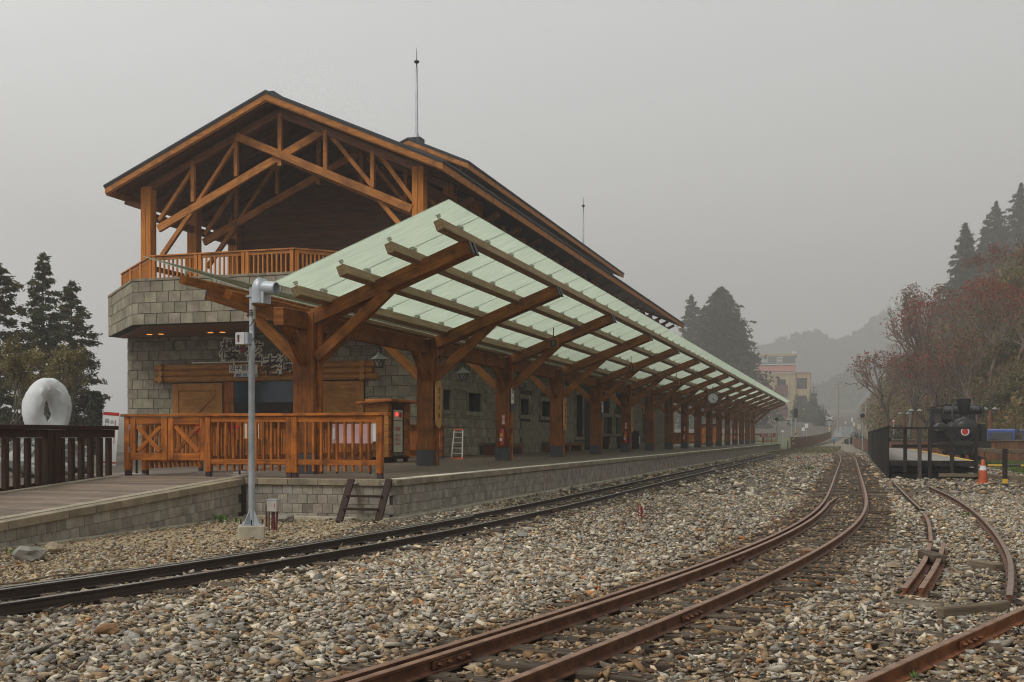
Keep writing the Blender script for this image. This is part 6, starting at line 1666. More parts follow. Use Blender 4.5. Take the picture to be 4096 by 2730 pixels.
crossbuck('white crossed board crossing sign left of the far road', 3318, 1664, 1742, 236); crossbuck('white crossed board crossing sign right of the far road', 3510, 1646, 1742, 190)
def plate(label, x, y, wpx, hpx, d, m=WHITE, legs=1, zfoot=None, shape='rect'):
    c = P(x, y, d=d); s = d / FPX; wd, hh = wpx * s, hpx * s; g = float(zg(c.x, c.y))
    t = thing('sign_board', label, 'sign', (c.x, c.y, g))
    if shape == 'rect': box('sign_panel', t, c, (wd, 0.04, hh), m)
    elif shape == 'disc':
        spin('sign_panel', t, [(wd / 2, 0), (wd / 2, 0.03)], WHITE, Matrix.Translation(c) @ Matrix.Rotation(R(90), 4, 'X'), 18); spin('sign_rim', t, [(wd / 2 * 1.15, -0.03), (wd / 2 * 1.15, -0.005)], RED, Matrix.Translation(c) @ Matrix.Rotation(R(90), 4, 'X'), 18)
    else:
        prism('sign_rim', t, [(-wd / 2, -hh / 2), (wd / 2, -hh / 2), (0, hh / 2)], 0.03, RED, Matrix.Translation(c)); prism('sign_panel', t, [(-wd / 3.4, -hh / 3), (wd / 3.4, -hh / 3), (0, hh / 4)], 0.05, WHITE, Matrix.Translation(c))
    for k in range(legs):
        X = c.x + (0 if legs == 1 else (-0.3 if k == 0 else 0.3) * wd)
        bx('leg', t, X - 0.04, X + 0.04, c.y + 0.03, c.y + 0.1, g - 0.05, c.z, GALV)
    return t
plate('white rectangular board standing above the far brown fence', 3226, 1704, 13, 17, 170); plate('smaller white board left of the taller board', 3213, 1718, 13, 14, 165); plate('small white and red plate low before the hotel', 3131, 1726, 11, 7, 150)
plate('back of a large grey board beside the far crossing', 3386, 1723, 35, 33, 130, GALV, 2); plate('cream board near the pole signal beyond the dock', 3436, 1707, 14, 19, 150, CREAM); plate('grey equipment cabinet board near the right crossing sign', 3493, 1694, 20, 18, 170, GALV)
plate('round red rimmed road sign beyond the crossing', 3382, 1691, 9, 9, 240, RED, 1, None, 'disc'); plate('red triangle road sign above the dock fence', 3574, 1682, 17, 17, 120, RED, 1, None, 'tri')
plate('pale upright plate beyond the cream board', 3408, 1680, 7, 17, 180); plate('pale lower plate beyond the cream board', 3416, 1697, 6, 16, 176)
t = thing('points_indicator', 'blue topped points indicator at the far junction', 'points indicator', (P(3336, 1768, d=180).x, P(3336, 1768, d=180).y, 0.3))
b = P(3336, 1768, d=180); g = float(zg(b.x, b.y)); bx('indicator_stand', t, b.x - 0.1, b.x + 0.1, b.y - 0.1, b.y + 0.1, g - 0.05, g + 0.4, BLACKM); bx('indicator_head', t, b.x - 0.2, b.x + 0.2, b.y - 0.15, b.y + 0.15, g + 0.4, g + 0.85, SKYBLUE, 0.05)
for k, (x, yt, d, lab) in enumerate(((3352, 1525, 255, 'tall utility pole with crossarm beyond the crossing'), (3463, 1600, 230, 'utility pole faint in the fog above the dock'))):
    b, g, zt = pole_at(x, yt, 1740, d, 0); t = thing('utility_pole', lab, 'utility pole', (b.x, b.y, g), 'utility poles in the fog')
    spin('pole', t, [(0.2, g - 0.2), (0.12, zt)], CONC, Matrix.Translation((b.x, b.y, 0)), 10)
    for dz in (0.9, 1.7): bx('crossarm', t, b.x - 0.9 + dz * 0.1, b.x + 0.9 - dz * 0.1, b.y - 0.16, b.y - 0.08, zt - dz, zt - dz + 0.12, CONC)
t = thing('track_block', 'pale stop block beside the far platform end', 'stop block', (-6.6, YEND + 3, 0))
for s in (-1, 1): beam('white_arm', t, (-7.0, YEND + 3, 0.95), (-6.2, YEND + 3, 0.95 + s * 0.35), 0.08, 0.12, WHITE, (0, 1, 0))
bx('block_post', t, -7.05, -6.95, YEND + 3.05, YEND + 3.2, -0.05, 1.1, W_BLACK)

# ================================================================== VEGETATION
def quads(name, C, U, V, cols, parent=None, m=LEAF):
    """many small leaf faces: centres C, half axes U and V, one colour each"""
    n = len(C)
    co = np.empty((n, 4, 3)); co[:, 0] = C - U; co[:, 1] = C - V * 0.6; co[:, 2] = C + U; co[:, 3] = C + V * 0.6
    me = bpy.data.meshes.new(name)
    me.vertices.add(n * 4); me.vertices.foreach_set('co', co.ravel())
    me.loops.add(n * 4); me.loops.foreach_set('vertex_index', np.arange(n * 4))
    me.polygons.add(n); me.polygons.foreach_set('loop_start', np.arange(n) * 4); me.polygons.foreach_set('loop_total', np.full(n, 4))
    a = me.color_attributes.new('Col', 'FLOAT_COLOR', 'POINT')
    cc = np.ones((n, 4, 4)); cc[:, :, :3] = cols[:, None, :]; a.data.foreach_set('color', cc.ravel())
    me.update(calc_edges=True); me.materials.append(m)
    return link(bpy.data.objects.new(name, me), parent)
def rdir(n, g):
    v = g.normal(size=(n, 3)); return v / np.linalg.norm(v, axis=1)[:, None]
PALC = np.array([[0.012, 0.026, 0.008], [0.020, 0.034, 0.010], [0.034, 0.044, 0.012], [0.050, 0.050, 0.016], [0.060, 0.046, 0.018]])
def conifer(label, x, ytop, wpx, d, seed, pal=PALC, group='conifers', nleaf=9000, bare=0.12, irregular=0.35, leaf=0.16, base=None, droop=0.25, shape=0.85, name='conifer_tree', zbase=None, dens=1.0):
    g = np.random.default_rng(seed)
    top = P(x, ytop, d=d); gx_, gy_ = top.x, top.y
    gz = float(zg(gx_, gy_)) if zbase is None else zbase
    Ht = top.z - gz; Rr = wpx / FPX * d / 2
    t = thing(name, label, 'tree', (gx_, gy_, gz), group)
    spin('trunk', t, [(0.028 * Ht * 0.55 + 0.06, gz - 0.3), (0.016 * Ht * 0.6 + 0.05, gz + Ht * 0.4), (0.01 * Ht * 0.5, gz + Ht * 0.8), (0.02, gz + Ht * 0.985)], BARK, Matrix.Translation((gx_, gy_, 0)), 9)
    nb = int(dens * (34 + Ht * 3.2))
    hh = bare + (1 - bare) * (np.arange(nb) + g.random(nb)) / nb
    az = np.arange(nb) * 2.4 + g.random(nb) * 1.3
    prof = np.clip((1 - hh) ** shape, 0.035, 1) * np.clip((hh - bare * 0.6) / 0.12 + 0.45, 0, 1)
    lob = 1 - irregular * g.random(nb) ** 1.6 + 0.12 * irregular * np.sin(az * 2 + seed)
    bl = Rr * prof * lob
    tot = bl.sum() + 0.25 * nb
    C, U, V, K = [], [], [], []
    bv = []
    for i in range(nb):
        z0 = gz + Ht * hh[i]; dr = np.array([math.cos(az[i]), math.sin(az[i]), 0]); L = bl[i]
        rise = 0.30 * (hh[i] - 0.45)
        if L > 0.4:
            bv.append(tube_vf([(gx_, gy_, z0), (gx_ + dr[0] * L * 0.5, gy_ + dr[1] * L * 0.5, z0 + (rise - droop * 0.25) * L), (gx_ + dr[0] * L * 0.94, gy_ + dr[1] * L * 0.94, z0 + (rise * 1.6 - droop * 0.9) * L)], [0.02 + 0.018 * L, 0.015 + 0.01 * L, 0.01], 4))
        per = max(20, int(nleaf * (L + 0.25) / tot))
        nsp = max(2, int(3 + L * 2.2)); sc_ = 0.2 + 0.8 * g.random(nsp) ** 0.7          # sprays along the bough
        so = g.normal(size=(nsp, 3)) * np.array([0.13, 0.13, 0.05]) * L * (0.35 + sc_[:, None])
        si = g.integers(0, nsp, per); s = sc_[si]
        rad = (0.09 + 0.042 * L)
        pos = np.array([gx_, gy_, z0]) + dr * (s * L)[:, None] + so[si] + g.normal(size=(per, 3)) * np.array([rad, rad, rad * 0.55])
        pos[:, 2] += rise * 1.6 * L * s - droop * L * s ** 2
        u = rdir(per, g) * 0.6 + dr * 0.6; u[:, 2] -= 0.25
        u /= np.linalg.norm(u, axis=1)[:, None]
        v = np.cross(u, rdir(per, g)); v /= np.linalg.norm(v, axis=1)[:, None] + 1e-6
        l = leaf * (0.6 + 0.8 * g.random(per))[:, None]
        C.append(pos); U.append(u * l); V.append(v * l * 0.6)
        bc = pal[g.integers(0, len(pal), nsp)][si]
        K.append(bc * (0.75 + 0.5 * g.random((per, 1))))
    quads('crown', np.concatenate(C), np.concatenate(U), np.concatenate(V), np.concatenate(K), t)
    if bv: tag(mesh('branches', *merge(bv), BARK, t), kind='stuff')
    return t
PALB = np.array([[0.055, 0.065, 0.016], [0.080, 0.068, 0.016], [0.040, 0.055, 0.016], [0.095, 0.066, 0.020]])
PALA = PALC * 1.9
conifer('tall dark conifer with an open crown behind the ring sculpture', 170, 1018, 430, 66, 3, PALA, nleaf=17000, irregular=0.6, leaf=0.13, droop=0.12, bare=0.10, shape=0.7)
conifer('shorter brownish conifer right of the tall dark one', 285, 1130, 360, 69, 5, PALB, nleaf=16000, irregular=0.55, leaf=0.13, droop=0.1, bare=0.06, shape=0.6)
conifer('broad olive brown conifer cut by the left frame edge', -30, 1040, 520, 62, 8, PALB, nleaf=19000, irregular=0.45, leaf=0.14, bare=0.1, shape=0.5, droop=0.05)
conifer('low dark conifer by the station wall corner', 385, 1570, 120, 60, 9, nleaf=6000, irregular=0.5, leaf=0.12, bare=0.02, shape=0.6)
conifer('thin pale conifer behind the canopy end', 2765, 1185, 230, 340, 21, nleaf=9000, irregular=0.5, leaf=0.58, bare=0.18, shape=0.6, group='conifers beside the hotel')
conifer('big dense cone shaped conifer left of the hotel', 2885, 1152, 470, 320, 22, dens=2.2, nleaf=34000, irregular=0.25, leaf=0.68, bare=0.03, shape=0.62, droop=0.3, group='conifers beside the hotel')
conifer('narrow dark conifer standing on the right hillside', 3862, 895, 250, 300, 31, nleaf=14000, irregular=0.55, leaf=0.55, dens=1.1, bare=0.05, group='conifers on the right hill')
conifer('tall dark conifer higher up the right hillside', 3985, 810, 340, 330, 32, nleaf=14000, irregular=0.55, leaf=0.55, dens=1.1, bare=0.05, group='conifers on the right hill')
conifer('conifer at the upper right frame corner', 4085, 735, 330, 330, 33, nleaf=14000, irregular=0.55, leaf=0.55, dens=1.1, bare=0.05, group='conifers on the right hill')
conifer('dark conifer between the narrow and tall hill conifers', 3925, 980, 280, 315, 34, nleaf=14000, irregular=0.55, leaf=0.55, dens=1.1, bare=0.05, group='conifers on the right hill')
conifer('lower dark conifer on the hill behind the red cherries', 3830, 1130, 320, 300, 35, nleaf=14000, irregular=0.55, leaf=0.55, dens=1.1, bare=0.05, group='conifers on the right hill')

def bare_tree(label, x, ybase, ytop, wpx, d, seed, red=0.3, group='bare cherry trees on the right bank', leafn=900, lean=0.0, greenish=0.0, zoff=0.0, name='cherry_tree', bark=None):
    rg = random.Random(seed); g = np.random.default_rng(seed)
    top = P(x, ytop, d=d); b = Vector((top.x, top.y, 0)); b.z = float(zg(b.x, b.y)) + zoff
    Ht = max(4.0, top.z - b.z); Rr = wpx / FPX * d / 2
    t = thing(name, label, 'tree', b, group)
    segs = []; tips = []
    def grow(p, dv, L, r, dep):
        n = 3 if dep < 3 else 2
        q = p
        for k in range(n):
            dv = (dv + Vector((rg.gauss(0, 0.12), rg.gauss(0, 0.12), rg.gauss(0.02, 0.10)))).normalized()
            e = q + dv * (L / n); segs.append((q, e, r * (1 - 0.25 * k / n), r * (1 - 0.25 * (k + 1) / n), dep)); q = e
        if dep >= 6: tips.append(q); return
        if dep >= 3: tips.append(q)
        nk = rg.choice((2, 3, 3)) if 0 < dep < 5 else (2 if dep else rg.choice((3, 4, 5)))
        for k in range(nk):
            ax = Vector((rg.gauss(0, 1), rg.gauss(0, 1), rg.gauss(0, 0.55))).normalized()
            sp = 0.9 if dep == 0 else 0.62
            nd = (dv * 0.85 + ax * sp + Vector((0, 0, 0.12))).normalized()
            grow(q, nd, L * rg.uniform(0.62, 0.86), r * 0.62, dep + 1)
    grow(Vector((0, 0, 0)), Vector((lean, 0, 1)).normalized(), 1.0, 0.09, 0)
    A = np.array([[*s[0], *s[1]] for s in segs])
    mxz = A[:, [2, 5]].max(); mxx = np.percentile(np.abs(A[:, [0, 3]]), 96)
    sc = np.array([Rr / mxx, Rr / mxx, Ht / mxz])
    n = len(segs); k = 4
    P0, P1 = A[:, :3] * sc + np.array(b), A[:, 3:] * sc + np.array(b)
    r0 = np.array([s[2] for s in segs]) * Ht / mxz * 0.8; r1 = np.array([s[3] for s in segs]) * Ht / mxz * 0.8
    r0 = np.maximum(r0, 0.0036 * d / 30); r1 = np.maximum(r1, 0.0026 * d / 30)
    T = P1 - P0; T /= np.linalg.norm(T, axis=1)[:, None] + 1e-9
    ref = np.where(np.abs(T[:, 2:3]) > 0.9, np.array([[1.0, 0, 0]]), np.array([[0, 0, 1.0]]))
    X = np.cross(T, ref); X /= np.linalg.norm(X, axis=1)[:, None]; Yv = np.cross(T, X)
    VV = np.zeros((n, 2, k, 3))
    for j in range(k):
        a = 2 * math.pi * j / k; o = X * math.cos(a) + Yv * math.sin(a)
        VV[:, 0, j] = P0 + o * r0[:, None]; VV[:, 1, j] = P1 + o * r1[:, None]
    idx = np.arange(n)[:, None] * (2 * k)
    F = np.stack([np.stack([idx[:, 0] + j, idx[:, 0] + (j + 1) % k, idx[:, 0] + k + (j + 1) % k, idx[:, 0] + k + j], 1) for j in range(k)], 1).reshape(-1, 4)
    dep = np.array([s[4] for s in segs])
    for nm, mk in (('trunk', dep <= 1), ('branches', dep > 1)):
        if mk.any():
            sel = np.where(mk)[0]; vv = VV[sel].reshape(-1, 3); ii = np.arange(len(sel))[:, None] * (2 * k)
            ff = np.stack([np.stack([ii[:, 0] + j, ii[:, 0] + (j + 1) % k, ii[:, 0] + k + (j + 1) % k, ii[:, 0] + k + j], 1) for j in range(k)], 1).reshape(-1, 4)
            me = bpy.data.meshes.new(nm); me.from_pydata(vv.tolist(), [], ff.tolist()); me.materials.append(bark or BARKG); o_ = link(bpy.data.objects.new(nm, me), t)
            if nm == 'branches': tag(o_, kind='stuff')
    tp = np.array([[*q] for q in tips]) * sc + np.array(b)
    if leafn and len(tp):
        w_ = np.clip((tp[:, 2] - b.z) / Ht, 0, 1) ** 6 + 0.02
        pick = g.choice(len(tp), leafn, p=w_ / w_.sum())
        C = tp[pick] + g.normal(size=(leafn, 3)) * 0.10 * Rr * 0.6
        u = rdir(leafn, g); v = np.cross(u, rdir(leafn, g)); v /= np.linalg.norm(v, axis=1)[:, None] + 1e-6
        l = (0.045 + 0.055 * g.random(leafn))[:, None] * d / 70
        pal = np.array([[0.36, 0.050, 0.026], [0.26, 0.055, 0.028], [0.11, 0.055, 0.022], [0.15, 0.095, 0.035]])
        if greenish: pal = np.array([[0.24, 0.21, 0.075], [0.32, 0.28, 0.10], [0.15, 0.14, 0.045], [0.20, 0.12, 0.06]])
        pr = np.array([red, red * 0.6, 0, 0]); pr[2:] = (1 - pr.sum()) / 2 if not greenish else 0.25
        if greenish: pr = np.full(4, 0.25)
        quads('leaves', C, u * l, v * l, pal[g.choice(4, leafn, p=pr / pr.sum())], t)
    return t
RB_ = mat('reddish_twig_bark', (0.120, 0.078, 0.056), (0.215, 0.155, 0.115), 6.0, rough=0.9)
for k, (x, yb_, yt_, wp, d, rd, lab) in enumerate((
        (3560, 1700, 1390, 260, 128, 0.35, 'leftmost low reddish cherry tree above the dock fence'), (3640, 1700, 1270, 300, 122, 0.45, 'reddish cherry tree second from the left of the bank'),
        (3700, 1640, 1130, 240, 140, 0.05, 'leafless grey tree rising behind the red cherries'), (3745, 1690, 1185, 360, 112, 0.45, 'wide cherry tree with red leaves left above the locomotive'),
        (3860, 1640, 1120, 400, 108, 0.55, 'spreading cherry tree with red crown directly above the locomotive'), (3960, 1600, 1080, 380, 106, 0.5, 'cherry tree with a fork trunk and red top right of the locomotive'),
        (4070, 1560, 1120, 400, 100, 0.3, 'cherry tree with twisted grey limbs at the right edge'), (4120, 1620, 1200, 380, 92, 0.15, 'nearest bare tree at the right frame edge'),
        (3790, 1680, 1330, 300, 100, 0.25, 'low bare cherry in front of the bank behind the cab'), (3905, 1660, 1330, 300, 96, 0.15, 'bare cherry with pale limbs behind the chimney'),
        (3690, 1720, 1400, 260, 104, 0.25, 'small reddish cherry left of the locomotive cab'), (4030, 1580, 1000, 300, 135, 0.2, 'tall brown tree high on the right bank'), (3780, 1650, 1150, 260, 132, 0.2, 'brown tree behind the wide cherry'))):
    bare_tree(lab, x, yb_, yt_, wp, d, 50 + k, rd, leafn=800, bark=RB_ if k % 3 != 1 else BARKG)
bare_tree('pale budding shrub tree at the left frame edge', 40, 1900, 1420, 330, 36, 81, 0, 'shrub trees behind the ramp fence', 5200, greenish=1, name='budding_tree')
bare_tree('budding brownish tree behind the ring sculpture', 190, 1900, 1500, 260, 40, 82, 0, 'shrub trees behind the ramp fence', 3200, greenish=1, name='budding_tree')
bare_tree('low spreading bush right of the ring sculpture', 270, 1900, 1600, 170, 38, 83, 0, 'shrub trees behind the ramp fence', 1600, greenish=1, name='budding_tree')

def bush(label, x, y, wpx, hpx, d, seed, pal, n=2500, group='shrubs', leaf=0.09, name='shrub'):
    g = np.random.default_rng(seed); c = P(x, y, d=d); s = d / FPX; gz = float(zg(c.x, c.y))
    t = thing(name, label, 'shrub', (c.x, c.y, gz), group)
    hh = max(0.4, hpx * s)
    p = rdir(n, g) * (0.55 + 0.45 * g.random((n, 1))) ; p[:, 2] = np.abs(p[:, 2])
    lump = 1 + 0.25 * np.sin(p[:, 0] * 4 + seed) * np.sin(p[:, 1] * 5 + seed) + 0.15 * np.sin(p[:, 2] * 7)
    C = np.array([c.x, c.y, gz]) + p * lump[:, None] * np.array([wpx * s / 2, wpx * s / 2, hh])
    u = rdir(n, g); v = np.cross(u, rdir(n, g)); v /= np.linalg.norm(v, axis=1)[:, None] + 1e-6
    l = (leaf * (0.6 + 0.8 * g.random(n)))[:, None]
    quads('foliage', C, u * l, v * l, pal[g.integers(0, len(pal), n)] * (0.7 + 0.6 * g.random((n, 1))), t)
    bv = [tube_vf([(c.x, c.y, gz - 0.1), (c.x + 0.3 * wpx * s * math.cos(a), c.y + 0.3 * wpx * s * math.sin(a), gz + hh * 0.7)], [0.03, 0.012], 4) for a in (0.3, 1.7, 3.0, 4.4, 5.5)]
    mesh('stems', *merge(bv), BARK, t)
PALG = np.array([[0.03, 0.055, 0.015], [0.045, 0.07, 0.02], [0.06, 0.075, 0.025], [0.07, 0.06, 0.03]])
PALD = np.array([[0.11, 0.10, 0.03], [0.16, 0.12, 0.045], [0.09, 0.10, 0.03], [0.20, 0.14, 0.06]])
bush('rounded green shrub right of the hotel', 3250, 1740, 70, 120, 390, 1, PALG, 3500, leaf=0.36); bush('green shrub below the crossing sign', 3290, 1745, 80, 70, 330, 2, PALG, 2500, leaf=0.22); bush('small round shrub at the hotel wall', 3190, 1740, 50, 100, 400, 3, PALG, 2200, leaf=0.36)
bush('shrub beside the right crossing sign', 3545, 1735, 90, 80, 130, 4, PALG, 2500, leaf=0.16); bush('green shrub behind the dock fence', 3600, 1720, 100, 90, 112, 5, PALG, 2500, leaf=0.15); bush('green low plants beyond the pole signal', 3425, 1745, 90, 40, 175, 6, PALG, 1800, leaf=0.16)
for k, (x, y, wp, hp, d) in enumerate(((3680, 1700, 140, 80, 100), (3760, 1690, 130, 90, 98), (3880, 1680, 160, 90, 96), (3990, 1660, 150, 110, 95), (4070, 1640, 140, 110, 93), (4060, 1500, 160, 110, 104), (3960, 1520, 140, 90, 108), (3850, 1560, 140, 80, 110), (4085, 1330, 140, 120, 122), (3990, 1380, 150, 110, 124))):
    bush(('grassy brown shrub on the bank left of the lamp post', 'olive shrub behind the locomotive cab roof', 'yellowish shrub behind the chimney', 'dry shrub above the blue van', 'olive shrub above the right frame fence', 'brown undergrowth halfway up the right edge', 'dry undergrowth above the forked cherry', 'undergrowth above the cab', 'brushwood high at the right edge', 'brushwood high above the chimney')[k], x, y, wp, hp, d, 30 + k, PALD, 2600, 'undergrowth on the right bank', 0.13, 'bank_shrub')
bush('green leafy plants behind the platform gates', 780, 1885, 120, 30, 24.5, 61, np.array([[0.05, 0.14, 0.02], [0.09, 0.2, 0.03]]), 500, 'plants behind the platform fence', 0.05, 'flower_bed')

# grass and undergrowth as masses
def grass(name, label, n, fx, h, pal, seed, wd=0.02):
    g = np.random.default_rng(seed); X, Y = fx(g, n); Z = zg(X, Y)
    hh = h * (0.5 + g.random(n)); a = g.random(n) * 6.283
    C = np.stack([X, Y, Z + hh * 0.4], 1); u = np.stack([np.cos(a) * hh * 0.25, np.sin(a) * hh * 0.25, hh * 0.5], 1); v = np.stack([-np.sin(a), np.cos(a), np.zeros(n)], 1) * wd
    o = quads(name, C, u, v * 1.6, pal[g.integers(0, len(pal), n)] * (0.7 + 0.6 * g.random((n, 1)))); tag(o, label, 'grass', kind='stuff')
grass('lawn_grass', 'short bright grass before the brown fence', 16000, lambda g, n: (6.6 + 4.6 * g.random(n), 46 + 25 * g.random(n)), 0.10, np.array([[0.06, 0.13, 0.015], [0.10, 0.16, 0.03], [0.16, 0.15, 0.05]]), 3, 0.018)
def bank(g, n):
    Y = 76 + 90 * g.random(n); X = toe(Y) + 0.1 + 26 * g.random(n) ** 1.2; return X, Y
grass('bank_grass', 'rough brown and green grass covering the right bank', 80000, bank, 0.6, np.array([[0.20, 0.13, 0.04], [0.28, 0.18, 0.06], [0.12, 0.14, 0.03], [0.18, 0.10, 0.035], [0.32, 0.19, 0.07]]), 4, 0.05)
grass('verge_grass', 'dry grass along the far platform track', 9000, lambda g, n: (-7.2 + 6.0 * g.random(n), 100 + 60 * g.random(n)), 0.12, np.array([[0.22, 0.18, 0.09], [0.17, 0.15, 0.06], [0.12, 0.13, 0.045]]), 5, 0.03)

def slope_wood():
    g = np.random.default_rng(77); n = 90000
    Y = 92 + 300 * g.random(n) ** 1.5; X = toe(Y) + 1 + 95 * g.random(n) ** 1.3
    cl = np.sin(X * 0.55 + 3 * np.sin(Y * 0.11)) * np.sin(Y * 0.31 + 2 * np.sin(X * 0.2))
    H_ = np.clip(2.0 + 2.4 * cl, 0.3, 6) * np.interp(Y, [92, 170], [0.55, 1.1]) * (0.25 + 0.75 * g.random(n) ** 0.6)
    C = np.stack([X, Y, zg(X, Y) + H_], 1) + g.normal(size=(n, 3)) * 0.25
    u = rdir(n, g); v = np.cross(u, rdir(n, g)); v /= np.linalg.norm(v, axis=1)[:, None] + 1e-6
    l = (0.16 + 0.24 * g.random(n))[:, None] * np.interp(Y, [92, 300], [0.6, 1.4])[:, None]
    pal = np.array([[0.08, 0.085, 0.025], [0.16, 0.12, 0.04], [0.26, 0.165, 0.06], [0.12, 0.12, 0.035], [0.22, 0.10, 0.045]])
    tag(quads('slope_wood', C, u * l, v * l, pal[g.integers(0, 5, n)] * (0.7 + 0.6 * g.random((n, 1)))), 'tangled brown and green wood covering the far slope on the right', 'wood', kind='stuff')
slope_wood()
# far wooded hills, lost in the fog
def far_hill(label, xs, ys, d, seed, n=9000):
    g = np.random.default_rng(seed); s = d / FPX
    pts = [P(x, y, d=d) for x, y in zip(xs, ys)]
    V_, F_ = [], []
    m = len(pts)
    for p in pts: V_ += [(p.x, p.y, -3), (p.x, p.y, p.z * 0.55), (p.x + 10, p.y + 30, p.z * 0.93), (p.x + 20, p.y + 90, p.z * 0.6), (p.x + 20, p.y + 91, -3)]
    for i in range(m - 1):
        for j in range(4): F_.append((i * 5 + j, (i + 1) * 5 + j, (i + 1) * 5 + j + 1, i * 5 + j + 1))
    o = mesh('hill', V_, F_, HILLM); tag(o, label, 'hill', kind='structure')
    u_ = g.random(n); xi = np.interp(u_, np.linspace(0, 1, m), np.arange(m)); i0 = np.clip(xi.astype(int), 0, m - 2); fr = xi - i0
    PA = np.array([[*p] for p in pts]); base = PA[i0] * (1 - fr[:, None]) + PA[i0 + 1] * fr[:, None]
    q = g.random(n) ** 0.6
    kx = np.floor(u_ * 55); hsh = np.modf(np.sin(kx * 12.9898 + seed) * 43758.5453)[0]; cone_ = 1 - np.abs(u_ * 55 - kx - 0.5) * 1.6
    lump = 1 + 0.07 * np.abs(hsh) * cone_ + 0.02 * np.sin(u_ * 17)
    C = base.copy(); C[:, 1] += 30 * (q - 0.6) + g.normal(size=n) * 2; C[:, 2] = base[:, 2] * q * lump * 1.0 + g.normal(size=n) * 0.8
    uu = rdir(n, g); vv = np.cross(uu, rdir(n, g)); vv /= np.linalg.norm(vv, axis=1)[:, None]
    l = (0.0028 * d * (0.6 + 0.8 * g.random(n)))[:, None]
    o = quads('far_forest', C, uu * l, vv * l, PALC[g.integers(0, 5, n)] * 1.2); tag(o, label.replace('hill', 'forest').replace('wooded ', ''), 'forest', kind='stuff')
far_hill('nearer wooded hill behind the hotel, grey in the fog', [2700, 2950, 3060, 3150, 3250, 3330, 3420, 3520, 3650, 3900], [1520, 1440, 1380, 1360, 1345, 1380, 1340, 1280, 1240, 1160], 1450, 7, 30000)
far_hill('lower wooded hill across the line behind the crossing', [3120, 3220, 3300, 3380, 3460, 3560, 3700], [1600, 1560, 1540, 1500, 1450, 1400, 1380], 1000, 9, 18000)
far_hill('thin strip of wooded hill seen under the canopy roof', [2500, 2650, 2750, 2850, 2980, 3100], [1640, 1620, 1600, 1610, 1640, 1660], 600, 10, 9000)

# ================================================================== BALLAST
RES = 0.03
BX0, BX1, BY0, BY1 = -14.0, 8.0, 4.0, 112.0
NXB, NYB = int((BX1 - BX0) / RES), int((BY1 - BY0) / RES)
MASK = np.zeros((NXB, NYB), np.uint8)
def ix(X, Y): return np.clip(((np.asarray(X) - BX0) / RES).astype(int), 0, NXB - 1), np.clip(((np.asarray(Y) - BY0) / RES).astype(int), 0, NYB - 1)
for (cx, cy, a, L, wd, cover) in SLEEP:
    if not (BY0 < cy < BY1): continue
    u, v = np.meshgrid(np.arange(-L / 2, L / 2, RES * 0.6), np.arange(-wd / 2, wd / 2 + 0.01, RES * 0.6))
    X = cx + u * math.cos(a) - v * math.sin(a); Y = cy + u * math.sin(a) + v * math.cos(a)
    ok = (X > BX0) & (X < BX1) & (Y > BY0) & (Y < BY1); i, j = ix(X[ok], Y[ok]); MASK[i, j] = cover
for C in RAILS:
    t_, nn_ = normals(C)
    for o in np.arange(-0.075, 0.076, 0.02):
        D = C + nn_ * o; n_ = len(D) * 12
        s = np.linspace(0, len(D) - 1, n_); X = np.interp(s, np.arange(len(D)), D[:, 0]); Y = np.interp(s, np.arange(len(D)), D[:, 1])
        ok = (X > BX0) & (X < BX1) & (Y > BY0) & (Y < BY1); i, j = ix(X[ok], Y[ok]); MASK[i, j] = 2
def hulls(n, pts, seed):
    out = []; r = random.Random(seed)
    for k in range(n):
        bm = bmesh.new(); fl = r.uniform(0.30, 0.62)
        for q in range(pts):
            v = Vector((r.gauss(0, 1), r.gauss(0, 1), r.gauss(0, 1))).normalized() * r.uniform(0.7, 1.2)
            bm.verts.new((v.x * 1.25, v.y * 0.82, v.z * fl))
        bmesh.ops.convex_hull(bm, input=list(bm.verts))
        bmesh.ops.delete(bm, geom=[v for v in bm.verts if not v.link_faces], context='VERTS')
        bmesh.ops.triangulate(bm, faces=list(bm.faces)); bm.verts.index_update()
        out.append((np.array([v.co[:] for v in bm.verts]), np.array([[v.index for v in f.verts] for f in bm.faces]))); bm.free()
    return out
PAL = np.array([[0.30, 0.285, 0.25], [0.235, 0.225, 0.20], [0.19, 0.195, 0.19], [0.25, 0.205, 0.14], [0.17, 0.125, 0.08], [0.105, 0.080, 0.06], [0.34, 0.32, 0.27], [0.14, 0.13, 0.115], [0.22, 0.115, 0.05], [0.29, 0.235, 0.155]])
PAL = PAL * np.array([1.42, 1.30, 1.14])
PRB = np.array([0.19, 0.17, 0.12, 0.14, 0.11, 0.09, 0.06, 0.08, 0.02, 0.04]); PRB /= PRB.sum()
PRT = np.array([0.16, 0.10, 0.05, 0.22, 0.12, 0.05, 0.08, 0.04, 0.03, 0.15]); PRT /= PRT.sum()
PRK = np.array([0.06, 0.10, 0.06, 0.16, 0.22, 0.20, 0.02, 0.10, 0.06, 0.02]); PRK /= PRK.sum()
